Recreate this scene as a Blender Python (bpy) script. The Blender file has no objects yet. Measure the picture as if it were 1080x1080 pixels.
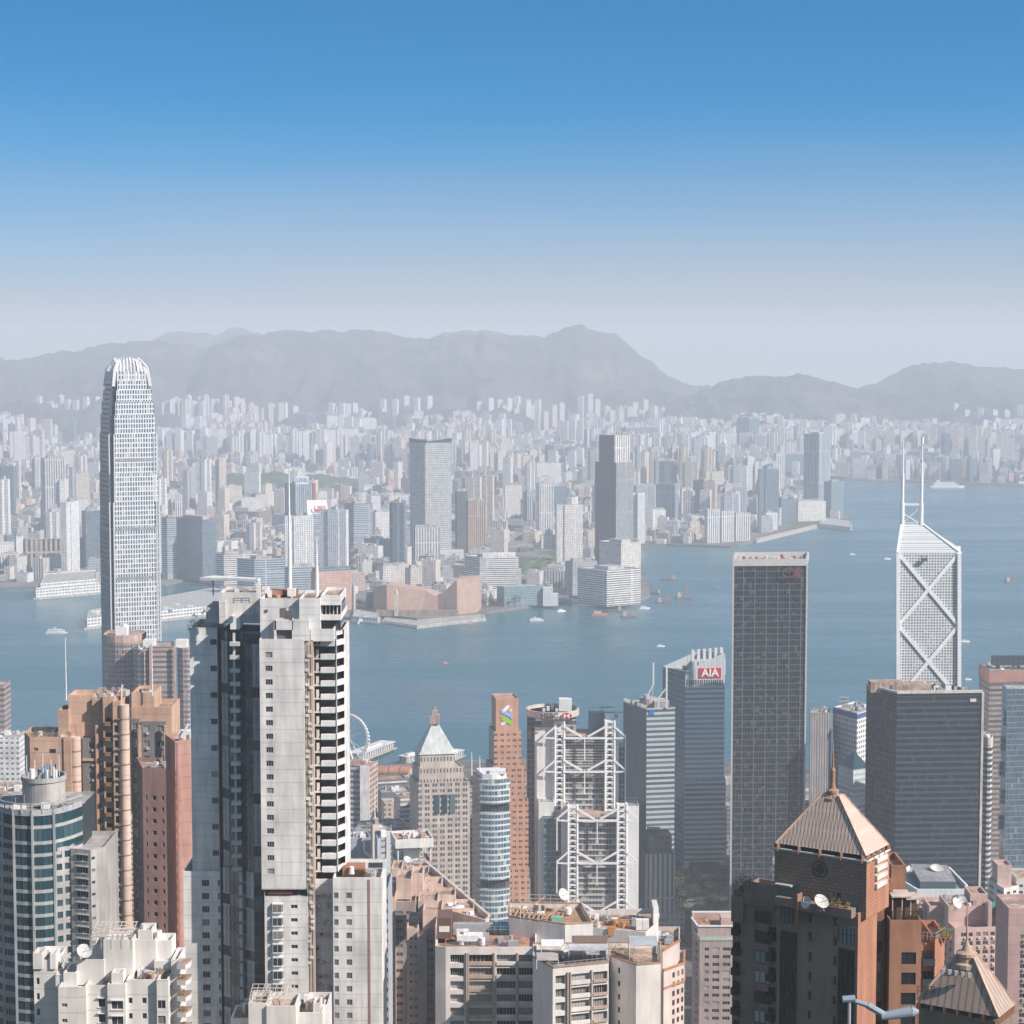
import bpy, math, random
from mathutils import Vector, Matrix
R = math.radians
rng = random.Random(7)
sc = bpy.context.scene
col = sc.collection
# ---------------------------------------------------------------- camera
F, CH = 2160.0, 420.0
HAZE_D = 1.12e-4
TH = math.atan(170 / F)
cd = bpy.data.cameras.new('camera')
cd.sensor_width = 36; cd.lens = F / 1080 * 36; cd.clip_start = 1; cd.clip_end = 60000
cam = bpy.data.objects.new('camera', cd); col.objects.link(cam)
cam.location = (0, 0, CH); cam.rotation_euler = (math.pi / 2 - TH, 0, 0)
sc.camera = cam
# ---------------------------------------------------------------- light
SUN_AZ, SUN_EL = R(121), R(37)          # clockwise from the view direction (+Y)
sdir = Vector((math.sin(SUN_AZ) * math.cos(SUN_EL), math.cos(SUN_AZ) * math.cos(SUN_EL), math.sin(SUN_EL)))
ld = bpy.data.lights.new('sun', 'SUN'); ld.energy = 5.0; ld.angle = R(0.5); ld.color = (1, 0.89, 0.8)
sun = bpy.data.objects.new('sun', ld); col.objects.link(sun)
sun.rotation_euler = sdir.to_track_quat('Z', 'Y').to_euler()
world = bpy.data.worlds.new('World'); sc.world = world; world.use_nodes = True
nt = world.node_tree; nt.nodes.clear()
wo = nt.nodes.new('ShaderNodeOutputWorld'); bg = nt.nodes.new('ShaderNodeBackground')
sky = nt.nodes.new('ShaderNodeTexSky'); sky.sky_type = 'NISHITA'; sky.sun_disc = False
sky.sun_elevation = SUN_EL; sky.sun_rotation = SUN_AZ; sky.altitude = 400
sky.air_density = 1.0; sky.dust_density = 0.6; sky.ozone_density = 1.5
tc = nt.nodes.new('ShaderNodeTexCoord'); sx = nt.nodes.new('ShaderNodeSeparateXYZ'); cx = nt.nodes.new('ShaderNodeCombineXYZ')
zz = nt.nodes.new('ShaderNodeMath'); zz.operation = 'MULTIPLY_ADD'; zz.inputs[1].default_value = 2.2; zz.inputs[2].default_value = 0.12
hs = nt.nodes.new('ShaderNodeHueSaturation'); hs.inputs['Saturation'].default_value = 1.45; hs.inputs['Value'].default_value = 1.0
nv = nt.nodes.new('ShaderNodeVectorMath'); nv.operation = 'NORMALIZE'
L = nt.links.new
L(tc.outputs['Generated'], sx.inputs[0]); L(sx.outputs[0], cx.inputs[0]); L(sx.outputs[1], cx.inputs[1])
L(sx.outputs[2], zz.inputs[0]); L(zz.outputs[0], cx.inputs[2]); L(cx.outputs[0], nv.inputs[0]); L(nv.outputs[0], sky.inputs[0])
L(sky.outputs[0], hs.inputs['Color'])
tn = nt.nodes.new('ShaderNodeMix'); tn.data_type = 'RGBA'; tn.blend_type = 'MULTIPLY'; tn.inputs[0].default_value = 1; tn.inputs[7].default_value = (.13, .88, .94, 1)
L(hs.outputs[0], tn.inputs[6])
mz = nt.nodes.new('ShaderNodeMapRange'); mz.inputs[1].default_value = .2; mz.inputs[2].default_value = .5; mz.inputs[3].default_value = 1; mz.inputs[4].default_value = .15
L(sx.outputs[2], mz.inputs[0]); L(mz.outputs[0], tn.inputs[0]); mh = nt.nodes.new('ShaderNodeMapRange'); mh.inputs[1].default_value = .2; mh.inputs[2].default_value = .5; mh.inputs[3].default_value = 1.3; mh.inputs[4].default_value = .7
L(sx.outputs[2], mh.inputs[0]); L(mh.outputs[0], hs.inputs['Saturation'])
mr = nt.nodes.new('ShaderNodeMapRange'); mr.interpolation_type = 'SMOOTHSTEP'; mr.inputs[1].default_value = -.03; mr.inputs[2].default_value = .132; mr.inputs[3].default_value = 1; mr.inputs[4].default_value = 0
sn = nt.nodes.new('ShaderNodeTexNoise'); sn.inputs['Scale'].default_value = 2.2; sn.inputs['Detail'].default_value = 3; sv = nt.nodes.new('ShaderNodeVectorMath'); sv.operation = 'MULTIPLY'; sv.inputs[1].default_value = (1, 1, 7)
L(tc.outputs['Generated'], sv.inputs[0]); L(sv.outputs[0], sn.inputs['Vector']); sa = nt.nodes.new('ShaderNodeMath'); sa.operation = 'MULTIPLY_ADD'; sa.inputs[1].default_value = .05; L(sn.outputs[0], sa.inputs[0]); L(sx.outputs[2], sa.inputs[2])
sb = nt.nodes.new('ShaderNodeMath'); sb.operation = 'SUBTRACT'; sb.inputs[1].default_value = .025; L(sa.outputs[0], sb.inputs[0]); L(sb.outputs[0], mr.inputs[0])
hz = nt.nodes.new('ShaderNodeMix'); hz.data_type = 'RGBA'; hz.inputs[7].default_value = (3.0, 2.76, 2.76, 1)
L(mr.outputs[0], hz.inputs[0]); L(tn.outputs[2], hz.inputs[6]); L(hz.outputs[2], bg.inputs[0]); L(bg.outputs[0], wo.inputs[0])
bg.inputs[1].default_value = 0.135
sc.view_settings.view_transform = 'Standard'; sc.view_settings.look = 'None'
sc.view_settings.exposure = 0.4; sc.view_settings.gamma = 1
sc.cycles.use_denoising = True
sc.cycles.max_bounces = 5; sc.cycles.diffuse_bounces = 2; sc.cycles.glossy_bounces = 3
sc.cycles.volume_bounces = 2; sc.cycles.transparent_max_bounces = 6
sc.cycles.sample_clamp_indirect = 6
# ---------------------------------------------------------------- pixel <-> place
def Zat(py, Y):
    a = (540 - py) / F
    return CH + Y * (-math.sin(TH) + a * math.cos(TH)) / (math.cos(TH) + a * math.sin(TH))
def Xat(px, Y, z):
    return (px - 540) / F * (Y * math.cos(TH) + (CH - z) * math.sin(TH))
def ground(px, py, z=0.0):
    a = (540 - py) / F
    s = (z - CH) / (-math.sin(TH) + a * math.cos(TH))
    return ((px - 540) / F * s, s * (math.cos(TH) + a * math.sin(TH)))
# ---------------------------------------------------------------- mesh builder
class MB:
    def __init__(s): s.v = []; s.f = []; s.m = []; s.uv = []; s.sm = []; s.items = []
    def item(s, name): b = MB(); s.items.append((name, b)); return b
    def face(s, pts, mat=0, uv=None, smooth=False):
        n = len(s.v); s.v += [tuple(p) for p in pts]
        s.f.append(tuple(range(n, n + len(pts)))); s.m.append(mat); s.sm.append(smooth)
        if uv is None:
            a = Vector(pts[0]); e = Vector(pts[1]) - a
            nn = e.cross(Vector(pts[-1]) - a)
            if abs(nn.z) > 0.7 * (nn.length + 1e-9): uv = [(p[0], p[1]) for p in pts]
            else:
                d = Vector((e.x, e.y, 0)); d = d.normalized() if d.length > 1e-6 else Vector((nn.y, -nn.x, 0)).normalized()
                uv = [((Vector(p) - a).dot(d), p[2]) for p in pts]
        s.uv += uv
    def wall(s, P, Q, z0, z1, mat=0, u0=0.0):
        l = math.hypot(Q[0] - P[0], Q[1] - P[1])
        s.face([(P[0], P[1], z0), (Q[0], Q[1], z0), (Q[0], Q[1], z1), (P[0], P[1], z1)], mat,
               [(u0, z0), (u0 + l, z0), (u0 + l, z1), (u0, z1)])
        return u0 + l
    def prism(s, poly, z0, z1, mat=0, top=None, bottom=False, skip=()):
        u = 0; n = len(poly)
        for i in range(n):
            if i in skip: u += math.dist(poly[i], poly[(i + 1) % n]); continue
            u = s.wall(poly[i], poly[(i + 1) % n], z0, z1, mat, u)
        t = mat if top is None else top
        if t >= 0: s.face([(p[0], p[1], z1) for p in poly], t)
        if bottom: s.face([(p[0], p[1], z0) for p in reversed(poly)], mat)
    def roofed(s, poly, z0, z1, mat=0, roof=1, par=0.35, drop=1.1, skip=()):
        """prism with a parapet round a sunken roof"""
        s.prism(poly, z0, z1, mat, -1, skip=skip)
        q = inset(poly, par); n = len(poly)
        for i in range(n):
            a, b, c, d = poly[i], poly[(i + 1) % n], q[(i + 1) % n], q[i]
            s.face([(a[0], a[1], z1), (b[0], b[1], z1), (c[0], c[1], z1), (d[0], d[1], z1)], mat)
            s.face([(c[0], c[1], z1 - drop), (d[0], d[1], z1 - drop), (d[0], d[1], z1), (c[0], c[1], z1)], mat)
        s.face([(p[0], p[1], z1 - drop) for p in q], roof)
    def box(s, c, d, h, z0, mat=0, ang=0.0, top=None):
        """c centre xy, d (dx,dy) size, h height"""
        ca, sa = math.cos(ang), math.sin(ang); hx, hy = d[0] / 2, d[1] / 2
        poly = [(c[0] + x * ca - y * sa, c[1] + x * sa + y * ca) for x, y in ((-hx, -hy), (hx, -hy), (hx, hy), (-hx, hy))]
        s.prism(poly, z0, z0 + h, mat, top, True)
    def bar(s, p, q, w, t=None, mat=0):
        """square bar between two points"""
        p, q = Vector(p), Vector(q); d = (q - p); 
        if d.length < 1e-6: return
        d.normalize(); up = Vector((0, 0, 1)) if abs(d.z) < 0.95 else Vector((0, 1, 0))
        a = d.cross(up).normalized() * w / 2; b = a.cross(d).normalized() * (t or w) / 2
        c = [p - a - b, p + a - b, p + a + b, p - a + b]; e = [x + (q - p) for x in c]
        for i in range(4):
            j = (i + 1) % 4; s.face([c[i], e[i], e[j], c[j]][::-1], mat)
        s.face(c[::-1][::-1], mat); s.face(e[::-1], mat)
    def tube(s, p, q, r0, r1=None, n=10, mat=0, caps=True, smooth=True):
        p, q = Vector(p), Vector(q); r1 = r0 if r1 is None else r1
        d = (q - p).normalized(); up = Vector((0, 0, 1)) if abs(d.z) < 0.95 else Vector((1, 0, 0))
        a = d.cross(up).normalized(); b = d.cross(a).normalized()
        ring = lambda c, r: [c + (a * math.cos(2 * math.pi * i / n) + b * math.sin(2 * math.pi * i / n)) * r for i in range(n)]
        A, B = ring(p, r0), ring(q, r1)
        for i in range(n):
            j = (i + 1) % n; s.face([A[i], B[i], B[j], A[j]][::-1], mat, smooth=smooth)
        if caps:
            if r0 > 0: s.face(A[::-1], mat)
            if r1 > 0: s.face(B, mat)
    def lathe(s, c, prof, n=20, mat=0, smooth=True, sx=1, sy=1):
        rings = [[(c[0] + r * sx * math.cos(2 * math.pi * i / n), c[1] + r * sy * math.sin(2 * math.pi * i / n), c[2] + z) for i in range(n)] for r, z in prof]
        for k in range(len(rings) - 1):
            for i in range(n):
                j = (i + 1) % n; s.face([rings[k][i], rings[k][j], rings[k + 1][j], rings[k + 1][i]], mat, smooth=smooth)
        if prof[-1][0] > 1e-3: s.face(rings[-1], mat)
    def holed(s, P, Q, z0, z1, ops, depth, mat=0, rmat=None, u0=0.0):
        """wall P->Q with rectangular openings (ua,ub,za,zb) and reveals"""
        l = math.hypot(Q[0] - P[0], Q[1] - P[1]); dx, dy = (Q[0] - P[0]) / l, (Q[1] - P[1]) / l
        rmat = mat if rmat is None else rmat
        W = lambda u, z, n=0.0: (P[0] + dx * u - dy * n, P[1] + dy * u + dx * n, z)   # n>0 goes inward
        us = sorted({0.0, l} | {round(x, 4) for o in ops for x in o[:2]}); ops = [tuple(round(x, 4) for x in o) for o in ops]
        # columns: merge ops by identical u-range
        zs = sorted({z0, z1} | {x for o in ops for x in o[2:]})
        occ = set()
        iu = {u: i for i, u in enumerate(us)}; iz = {z: i for i, z in enumerate(zs)}
        for a, b, c, d in ops:
            for i in range(iu[a], iu[b]):
                for k in range(iz[c], iz[d]): occ.add((i, k))
        for i in range(len(us) - 1):
            k = 0
            while k < len(zs) - 1:
                if (i, k) in occ: k += 1; continue
                k2 = k
                while k2 < len(zs) - 1 and (i, k2) not in occ: k2 += 1
                a, b, c, d = us[i], us[i + 1], zs[k], zs[k2]
                s.face([W(a, c), W(b, c), W(b, d), W(a, d)], mat, [(u0 + a, c), (u0 + b, c), (u0 + b, d), (u0 + a, d)])
                k = k2
        for a, b, c, d in ops:
            s.face([W(a, c), W(b, c), W(b, c, depth), W(a, c, depth)][::-1], rmat)
            s.face([W(a, d), W(b, d), W(b, d, depth), W(a, d, depth)], rmat)
            s.face([W(a, c), W(a, d), W(a, d, depth), W(a, c, depth)][::-1], rmat)
            s.face([W(b, c), W(b, d), W(b, d, depth), W(b, c, depth)], rmat)
            s.face([W(a, c, depth + .15), W(b, c, depth + .15), W(b, d, depth + .15), W(a, d, depth + .15)], rmat)
        return u0 + l
    def mesh(s, name, mats, off=(0, 0, 0)):
        me = bpy.data.meshes.new(name)
        me.from_pydata([(x - off[0], y - off[1], z - off[2]) for x, y, z in s.v], [], s.f)
        for m in mats: me.materials.append(m)
        me.polygons.foreach_set('material_index', s.m)
        me.polygons.foreach_set('use_smooth', s.sm)
        ul = me.uv_layers.new(name='UVMap')
        flat = [c for p in s.uv for c in p]
        ul.data.foreach_set('uv', flat)
        me.update()
        return me
    def build(s, name, mats, parent=None, off=None):
        if not isinstance(mats, (list, tuple)): mats = [mats]
        for nm_, b_ in s.items: b_.build(nm_, mats, parent)
        if not s.f: return None
        o0 = wloc(parent) if parent else (off or (0, 0, 0))
        o = bpy.data.objects.new(name, s.mesh(name, mats, o0)); col.objects.link(o)
        if parent: o.parent = parent; LOC[o.name] = o0
        elif off: o.location = off
        return o
LOC = {}
def wloc(o): return LOC.get(o.name, tuple(o.location))
def inset(poly, d):
    n = len(poly); out = []
    for i in range(n):
        a, b, c = Vector(poly[i - 1]), Vector(poly[i]), Vector(poly[(i + 1) % n])
        e1 = (b - a).normalized(); e2 = (c - b).normalized()
        n1 = Vector((-e1.y, e1.x)); n2 = Vector((-e2.y, e2.x))
        k = 1 + n1.dot(n2)
        m = (n1 + n2) / max(k, 0.25)
        out.append((b.x + m.x * d, b.y + m.y * d))
    return out
def tag(o, label=None, cat=None, group=None, kind=None):
    if label: o['label'] = label
    if cat: o['category'] = cat
    if group: o['group'] = group
    if kind: o['kind'] = kind
    return o
def root(name, label, cat, loc, group=None):
    o = bpy.data.objects.new(name, None); col.objects.link(o); o.location = loc; o.empty_display_size = 1
    LOC[o.name] = tuple(loc)
    return tag(o, label, cat, group)
# ---------------------------------------------------------------- materials
class N:
    """tiny node helper"""
    def __init__(s, name):
        s.m = bpy.data.materials.new(name); s.m.use_nodes = True; s.t = s.m.node_tree; s.t.nodes.clear()
        s.out = s.t.nodes.new('ShaderNodeOutputMaterial'); s.b = s.t.nodes.new('ShaderNodeBsdfPrincipled')
        s.t.links.new(s.b.outputs[0], s.out.inputs[0])
    def put(s, sock, v):
        if v is None: return
        if isinstance(v, bpy.types.NodeSocket): s.t.links.new(v, sock)
        elif isinstance(v, (tuple, list)): sock.default_value = tuple(v) + ((1,) if len(v) == 3 and len(sock.default_value) == 4 else ())
        else: sock.default_value = v
    def node(s, typ, **kw):
        n = s.t.nodes.new('ShaderNode' + typ)
        for k, v in kw.items(): setattr(n, k, v)
        return n
    def math(s, op, a, b=0.0, clamp=False):
        n = s.node('Math', operation=op, use_clamp=clamp); s.put(n.inputs[0], a); s.put(n.inputs[1], b); return n.outputs[0]
    def mix(s, f, a, b, blend='MIX'):
        n = s.node('Mix', data_type='RGBA', blend_type=blend); s.put(n.inputs[0], f)
        for k, v in ((6, a), (7, b)):
            s.put(n.inputs[k], (*v, 1) if isinstance(v, tuple) and len(v) == 3 else v)
        return n.outputs[2]
    def noise(s, vec, scale, detail=3, rough=.55, typ='3D'):
        n = s.node('TexNoise'); s.put(n.inputs['Vector'], vec); s.put(n.inputs['Scale'], scale); n.inputs['Detail'].default_value = detail
        n.inputs['Roughness'].default_value = rough; return n.outputs[0]
    def ramp(s, v, a, b, lo=0.0, hi=1.0):
        n = s.node('MapRange'); n.clamp = True; s.put(n.inputs[0], v); n.inputs[1].default_value = a; n.inputs[2].default_value = b
        n.inputs[3].default_value = lo; n.inputs[4].default_value = hi; return n.outputs[0]
    def xyz(s, vec, mul=(1, 1, 1)):
        n = s.node('VectorMath', operation='MULTIPLY'); s.put(n.inputs[0], vec); n.inputs[1].default_value = mul; return n.outputs[0]
    def sep(s, v): n = s.node('SeparateXYZ'); s.put(n.inputs[0], v); return n.outputs
    def comb(s, x, y, z=0.0): n = s.node('CombineXYZ'); s.put(n.inputs[0], x); s.put(n.inputs[1], y); s.put(n.inputs[2], z); return n.outputs[0]
    def white(s, v): n = s.node('TexWhiteNoise', noise_dimensions='3D'); s.put(n.inputs[0], v); return n.outputs
    def bump(s, h, dist=0.1, st=1.0):
        n = s.node('Bump'); s.put(n.inputs['Height'], h); n.inputs['Distance'].default_value = dist; n.inputs['Strength'].default_value = st; return n.outputs[0]
    def fin(s, colour=None, rough=None, metal=None, normal=None, spec=None):
        s.put(s.b.inputs['Base Color'], colour); s.put(s.b.inputs['Roughness'], rough); s.put(s.b.inputs['Metallic'], metal)
        s.put(s.b.inputs['Normal'], normal); s.put(s.b.inputs['Specular IOR Level'], spec); return s.m
def wear(n, base, amt, scale=0.12):
    """rain streaks and patchy weathering over a base colour"""
    P = n.node('TexCoord').outputs['Object']
    a = n.noise(n.xyz(P, (1, 1, .12)), scale * 5, 4)
    b = n.noise(P, scale, 3)
    k = n.math('ADD', n.ramp(a, .35, .7, -.5, .5), n.ramp(b, .3, .7, -.5, .5))
    k = n.math('MULTIPLY', k, amt * 1.35)
    dark = tuple(c * .55 for c in base[:3]); light = tuple(min(1, c * 1.25 + .01) for c in base[:3])
    return n.mix(n.math('ADD', k, .5, True), dark, light)
_mc = {}
def panes(n, cell, inside, amp, nm):
    w = n.node('VectorMath', operation='SUBTRACT'); n.put(w.inputs[0], n.white(cell)[1]); w.inputs[1].default_value = (.5, .5, .5)
    w2 = n.node('VectorMath', operation='SCALE'); n.put(w2.inputs[0], w.outputs[0]); n.put(w2.inputs['Scale'], n.math('MULTIPLY', inside, amp))
    ad = n.node('VectorMath', operation='ADD'); n.put(ad.inputs[0], nm); n.put(ad.inputs[1], w2.outputs[0])
    no = n.node('VectorMath', operation='NORMALIZE'); n.put(no.inputs[0], ad.outputs[0]); return no.outputs[0]
def paint(c, rough=.8, amt=.35, joints=None, jcol=.6, metal=0.0):
    key = ('p', tuple(c), rough, amt, joints, metal, jcol)
    if key in _mc: return _mc[key]
    n = N('weathered_paint'); cc = wear(n, tuple(c), amt)
    # wear() returns a mid tone at .5 : rebalance
    nm = None
    if joints:
        uv = n.sep(n.node('TexCoord').outputs['UV'])
        jx, jz = joints; js = []
        for v, p in ((uv[0], jx), (uv[1], jz)):
            if p: js.append(n.math('LESS_THAN', n.math('FRACT', n.math('DIVIDE', v, p)), .14 / p if p > 1 else .12))
        j = js[0] if len(js) == 1 else n.math('MAXIMUM', js[0], js[1])
        cc = n.mix(n.math('MULTIPLY', j, jcol), cc, tuple(x * .45 for x in c)); nm = n.bump(n.math('SUBTRACT', 1, j), .05)
    _mc[key] = n.fin(cc, rough, metal, nm); return _mc[key]
def glass(c=(.018, .024, .03), curtain=(.32, .3, .28), amt=.2, rough=.1):
    key = ('g', c, curtain, amt)
    if key in _mc: return _mc[key]
    n = N('window_glass'); oi = n.node('ObjectInfo').outputs['Random']; isl = n.node('NewGeometry').outputs['Random Per Island']
    r = n.math('FRACT', n.math('MULTIPLY', n.math('ADD', oi, isl), 37.13))
    r2 = n.math('FRACT', n.math('MULTIPLY', r, 17.7))
    k = n.math('MULTIPLY', n.math('LESS_THAN', r, amt), n.math('ADD', .3, n.math('MULTIPLY', r2, .7)))
    cc = n.mix(k, n.mix(r2, c, tuple(x * 1.9 for x in c)), curtain)
    _mc[key] = n.fin(cc, rough, 0, None, .7); return _mc[key]
def facade(wall, gl, pu, pv, wu=.6, wv=.55, wamt=.3, curtain=(.3, .3, .3), camt=.25, grough=.15, wrough=.75, u0=0.0, v0=0.0, sub=0, metal=0.0, refl=0.0):
    """wall with a grid of windows in metres of the UV map; every pane differs a little"""
    key = ('f', wall, gl, pu, pv, wu, wv, wamt, camt, u0, v0, sub, metal, refl, curtain)
    if key in _mc: return _mc[key]
    n = N('facade'); uv = n.sep(n.node('TexCoord').outputs['UV'])
    U = n.math('DIVIDE', n.math('ADD', uv[0], u0), pu); V = n.math('DIVIDE', n.math('ADD', uv[1], v0), pv)
    fu, fv = n.math('FRACT', U), n.math('FRACT', V)
    inside = n.math('MULTIPLY', n.math('LESS_THAN', n.math('ABSOLUTE', n.math('SUBTRACT', fu, .5)), wu / 2),
                    n.math('LESS_THAN', n.math('ABSOLUTE', n.math('SUBTRACT', fv, .5)), wv / 2))
    if sub:
        fs = n.math('FRACT', n.math('MULTIPLY', U, sub))
        inside = n.math('MULTIPLY', inside, n.math('GREATER_THAN', fs, .14))
    h = n.white(n.comb(n.math('FLOOR', n.math('MULTIPLY', U, sub or 1)), n.math('FLOOR', V), n.node('ObjectInfo').outputs['Random']))[0]
    h2 = n.math('FRACT', n.math('MULTIPLY', h, 31.7))
    P = n.node('TexCoord').outputs['Object']
    g = n.mix(h2, tuple(x * .7 for x in gl), tuple(x * 1.3 for x in gl))
    g = n.mix(n.math('MULTIPLY', n.math('LESS_THAN', h, camt), n.math('ADD', .25, n.math('MULTIPLY', h2, .6))), g, curtain)
    w = wear(n, wall, wamt)
    cc = n.mix(inside, w, g)
    rr = n.math('ADD', wrough, n.math('MULTIPLY', inside, grough - wrough))
    tilt = n.math('MULTIPLY', inside, h2)
    nm = n.bump(n.math('SUBTRACT', 1, inside), .35, .7)
    if refl:   # every pane sits a hair out of true, so each mirrors another bit of sky
        nm = panes(n, n.comb(n.math('FLOOR', n.math('MULTIPLY', U, sub or 1)), n.math('FLOOR', V)), inside, refl * .09, nm); n.b.inputs['IOR'].default_value = 1.7
    _mc[key] = n.fin(cc, rr, n.math('MULTIPLY', inside, metal) if metal else 0, nm); return _mc[key]
def plain(name, c, rough=.6, metal=0.0):
    key = ('pl', name, c, rough, metal)
    if key in _mc: return _mc[key]
    n = N(name); P = n.node('TexCoord').outputs['Object']
    cc = n.mix(n.ramp(n.noise(P, .8, 4), .3, .7), tuple(x * .85 for x in c), tuple(min(1, x * 1.1) for x in c))
    _mc[key] = n.fin(cc, rough, metal); return _mc[key]
def leafy(name, a, b, scale=.6):
    n = N(name); P = n.node('NewGeometry').outputs['Position']
    isl = n.node('NewGeometry').outputs['Random Per Island']
    cc = n.mix(n.ramp(n.noise(P, scale, 3), .35, .65), a, b)
    cc = n.mix(isl, cc, tuple(min(1, x * 1.5) for x in b)); return n.fin(cc, .75)
ROOF = paint((.36, .34, .32), .9, .8); ROOFP = paint((.42, .3, .24), .9, .8); ROOFT = paint((.4, .22, .14), .9, .7)
WHITE = plain('white_metal', (.75, .75, .75), .5); GREY = plain('grey_metal', (.35, .36, .38), .5); DARK = plain('dark_metal', (.05, .05, .055), .5)
GLASS = glass(); GLASSB = glass((.02, .05, .07), (.2, .26, .28), .25)
BARK = plain('bark', (.12, .09, .07), .9)
LEAF = leafy('tree_leaves', (.035, .055, .025), (.06, .085, .03)); LEAFO = leafy('autumn_leaves', (.25, .09, .03), (.1, .12, .03), 2)
# ================================================================ SETTING
def fbm(x, y, o=5):
    from mathutils import noise
    return noise.fractal(Vector((x, y, 0.37)), 1.0, 2.0, o)
# water
n = N('harbour_water'); P = n.node('TexCoord').outputs['Object']
w1 = n.noise(n.xyz(P, (1, 1.6, 1)), .035, 5, .6); w2 = n.noise(P, .3, 3, .6); big = n.noise(n.xyz(P, (.5, 1.6, 1)), .0022, 4, .6)
hh = n.math('ADD', n.math('MULTIPLY', w1, 1.0), n.math('MULTIPLY', w2, .25))
WATER = n.fin(n.mix(n.ramp(big, .35, .65), (.006, .095, .13), (.02, .12, .16)), n.ramp(big, .4, .6, .18, .4), 0, n.bump(hh, 1.6, 1.0), .5)
mb = MB(); mb.face([(-11500, -2500, 0), (11500, -2500, 0), (11500, 16000, 0), (-11500, 16000, 0)])
tag(mb.build('water', [WATER]), 'calm blue harbour water crossed by faint ripples', 'water', kind='structure')
# Hong Kong side terrain (hill falling to the shore)
PROF = [(-2500, 120), (-900, 300), (-250, 395), (-40, 414), (0, 411), (22, 404), (45, 392), (90, 368), (200, 290), (330, 225), (480, 165), (650, 115), (850, 62), (1050, 28), (1250, 12), (1450, 6), (1700, 4.5), (1980, 4), (2600, 4)]
def prof(y):
    for (a, za), (b, zb) in zip(PROF, PROF[1:]):
        if y <= b: return za + (zb - za) * (y - a) / (b - a)
    return 4
n = N('hillside_ground'); P = n.node('NewGeometry').outputs['Position']; yy = n.sep(P)[1]
gr = n.mix(n.ramp(n.noise(P, .03, 5), .35, .65), (.03, .05, .02), (.09, .1, .05))
ur = n.mix(n.ramp(n.noise(P, .05, 5, .7), .42, .6), (.16, .155, .15), (.07, .075, .07))
HILL = n.fin(n.mix(n.ramp(yy, 1050, 1400), gr, ur), .9)
SHORE = [(-11500, 1500), (-3000, 1650), (-900, 1880), (-560, 1905), (-330, 1930), (-215, 1955), (-150, 2040), (-120, 2040), (-60, 2060), (40, 2075), (190, 2060), (420, 1960), (600, 1880), (800, 1800), (1500, 1700), (4000, 1400), (11500, 1300)]
def shore(x):
    for (a, ya), (b, yb) in zip(SHORE, SHORE[1:]):
        if x <= b: return ya + (yb - ya) * (x - a) / (b - a)
xs = sorted(set([-11500, -8000, -5000, -3500, -2400, 2400, 3500, 5000, 8000, 11500] + list(range(-1800, 1801, 60)) + [p[0] for p in SHORE]))
ts = [-2500, -1700, -900, -600, -400, -250, -150, -80, -40, 0, 20, 45, 70, 100, 140, 190, 240, 300, 360, 430, 500, 600, 700, 800, 900, 1000, 1100, 1200, 1300, 1400]
mb = MB(); grid = []
def hill_z(x, y):
    z = prof(y)
    if y < 1200: z += fbm(x / 260, y / 260) * min(14, max(1, abs(y) / 16)) * (1 if y < 900 else (1200 - y) / 300)
    return max(3, z - abs(x) / 60 * (1 if y < 900 else 0) * min(1, abs(x) / 600))
for x in xs:
    rowp = [(x, t, hill_z(x, t)) for t in ts if t < shore(x) - 60]
    ny = len(ts) - len(rowp); s0 = rowp[-1][1]
    while len(rowp) < len(ts): rowp.append((x, s0 + (shore(x) - 40 - s0) * (len(rowp) - len(ts) + ny + 1) / (ny + 1), 4.5))
    rowp += [(x, shore(x), 4.0), (x, shore(x) + .5, -1)]
    grid.append(rowp)
for i in range(len(grid) - 1):
    for j in range(len(grid[0]) - 1):
        mb.face([grid[i][j], grid[i + 1][j], grid[i + 1][j + 1], grid[i][j + 1]], 0, smooth=True)
tag(mb.build('hillside_terrain', [HILL]), 'steep wooded hillside falling to the flat city shore', 'terrain', kind='structure')
# Kowloon peninsula
n = N('city_ground'); P = n.node('NewGeometry').outputs['Position']
a = n.noise(P, .012, 5, .65); b = n.noise(P, .003, 4)
c0 = n.mix(n.ramp(a, .4, .6), (.2, .19, .18), (.1, .1, .1)); c0 = n.mix(n.ramp(b, .52, .6), c0, (.06, .085, .04))
KGR = n.fin(c0, .9)
KS = [(-420, 640), (-60, 622), (60, 618), (175, 618), (200, 612), (300, 640), (345, 652), (392, 655), (400, 650), (412, 651), (440, 655), (478, 653), (512, 648), (560, 641), (594, 637), (600, 630), (622, 633), (640, 637), (672, 636), (686, 630), (682, 612), (677, 596), (676, 578), (702, 576), (745, 577), (770, 578), (790, 574), (800, 570), (834, 561), (862, 554), (895, 558), (896, 548), (880, 540), (878, 528), (838, 524), (800, 520), (788, 511), (806, 510), (786, 503), (870, 503), (905, 507), (960, 508), (1060, 512), (1200, 516), (1500, 520)]
kp = [ground(x, y) for x, y in KS] + [(11500, 6600), (11500, 12500), (-11500, 12500), (-11500, 3600)]
mb = MB(); mb.prism(kp[::1], -1, 4.0, 0, 0)
kp_o = mb.build('peninsula_ground', [KGR]); tag(kp_o, 'flat built up peninsula across the harbour', 'ground', kind='structure')
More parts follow.
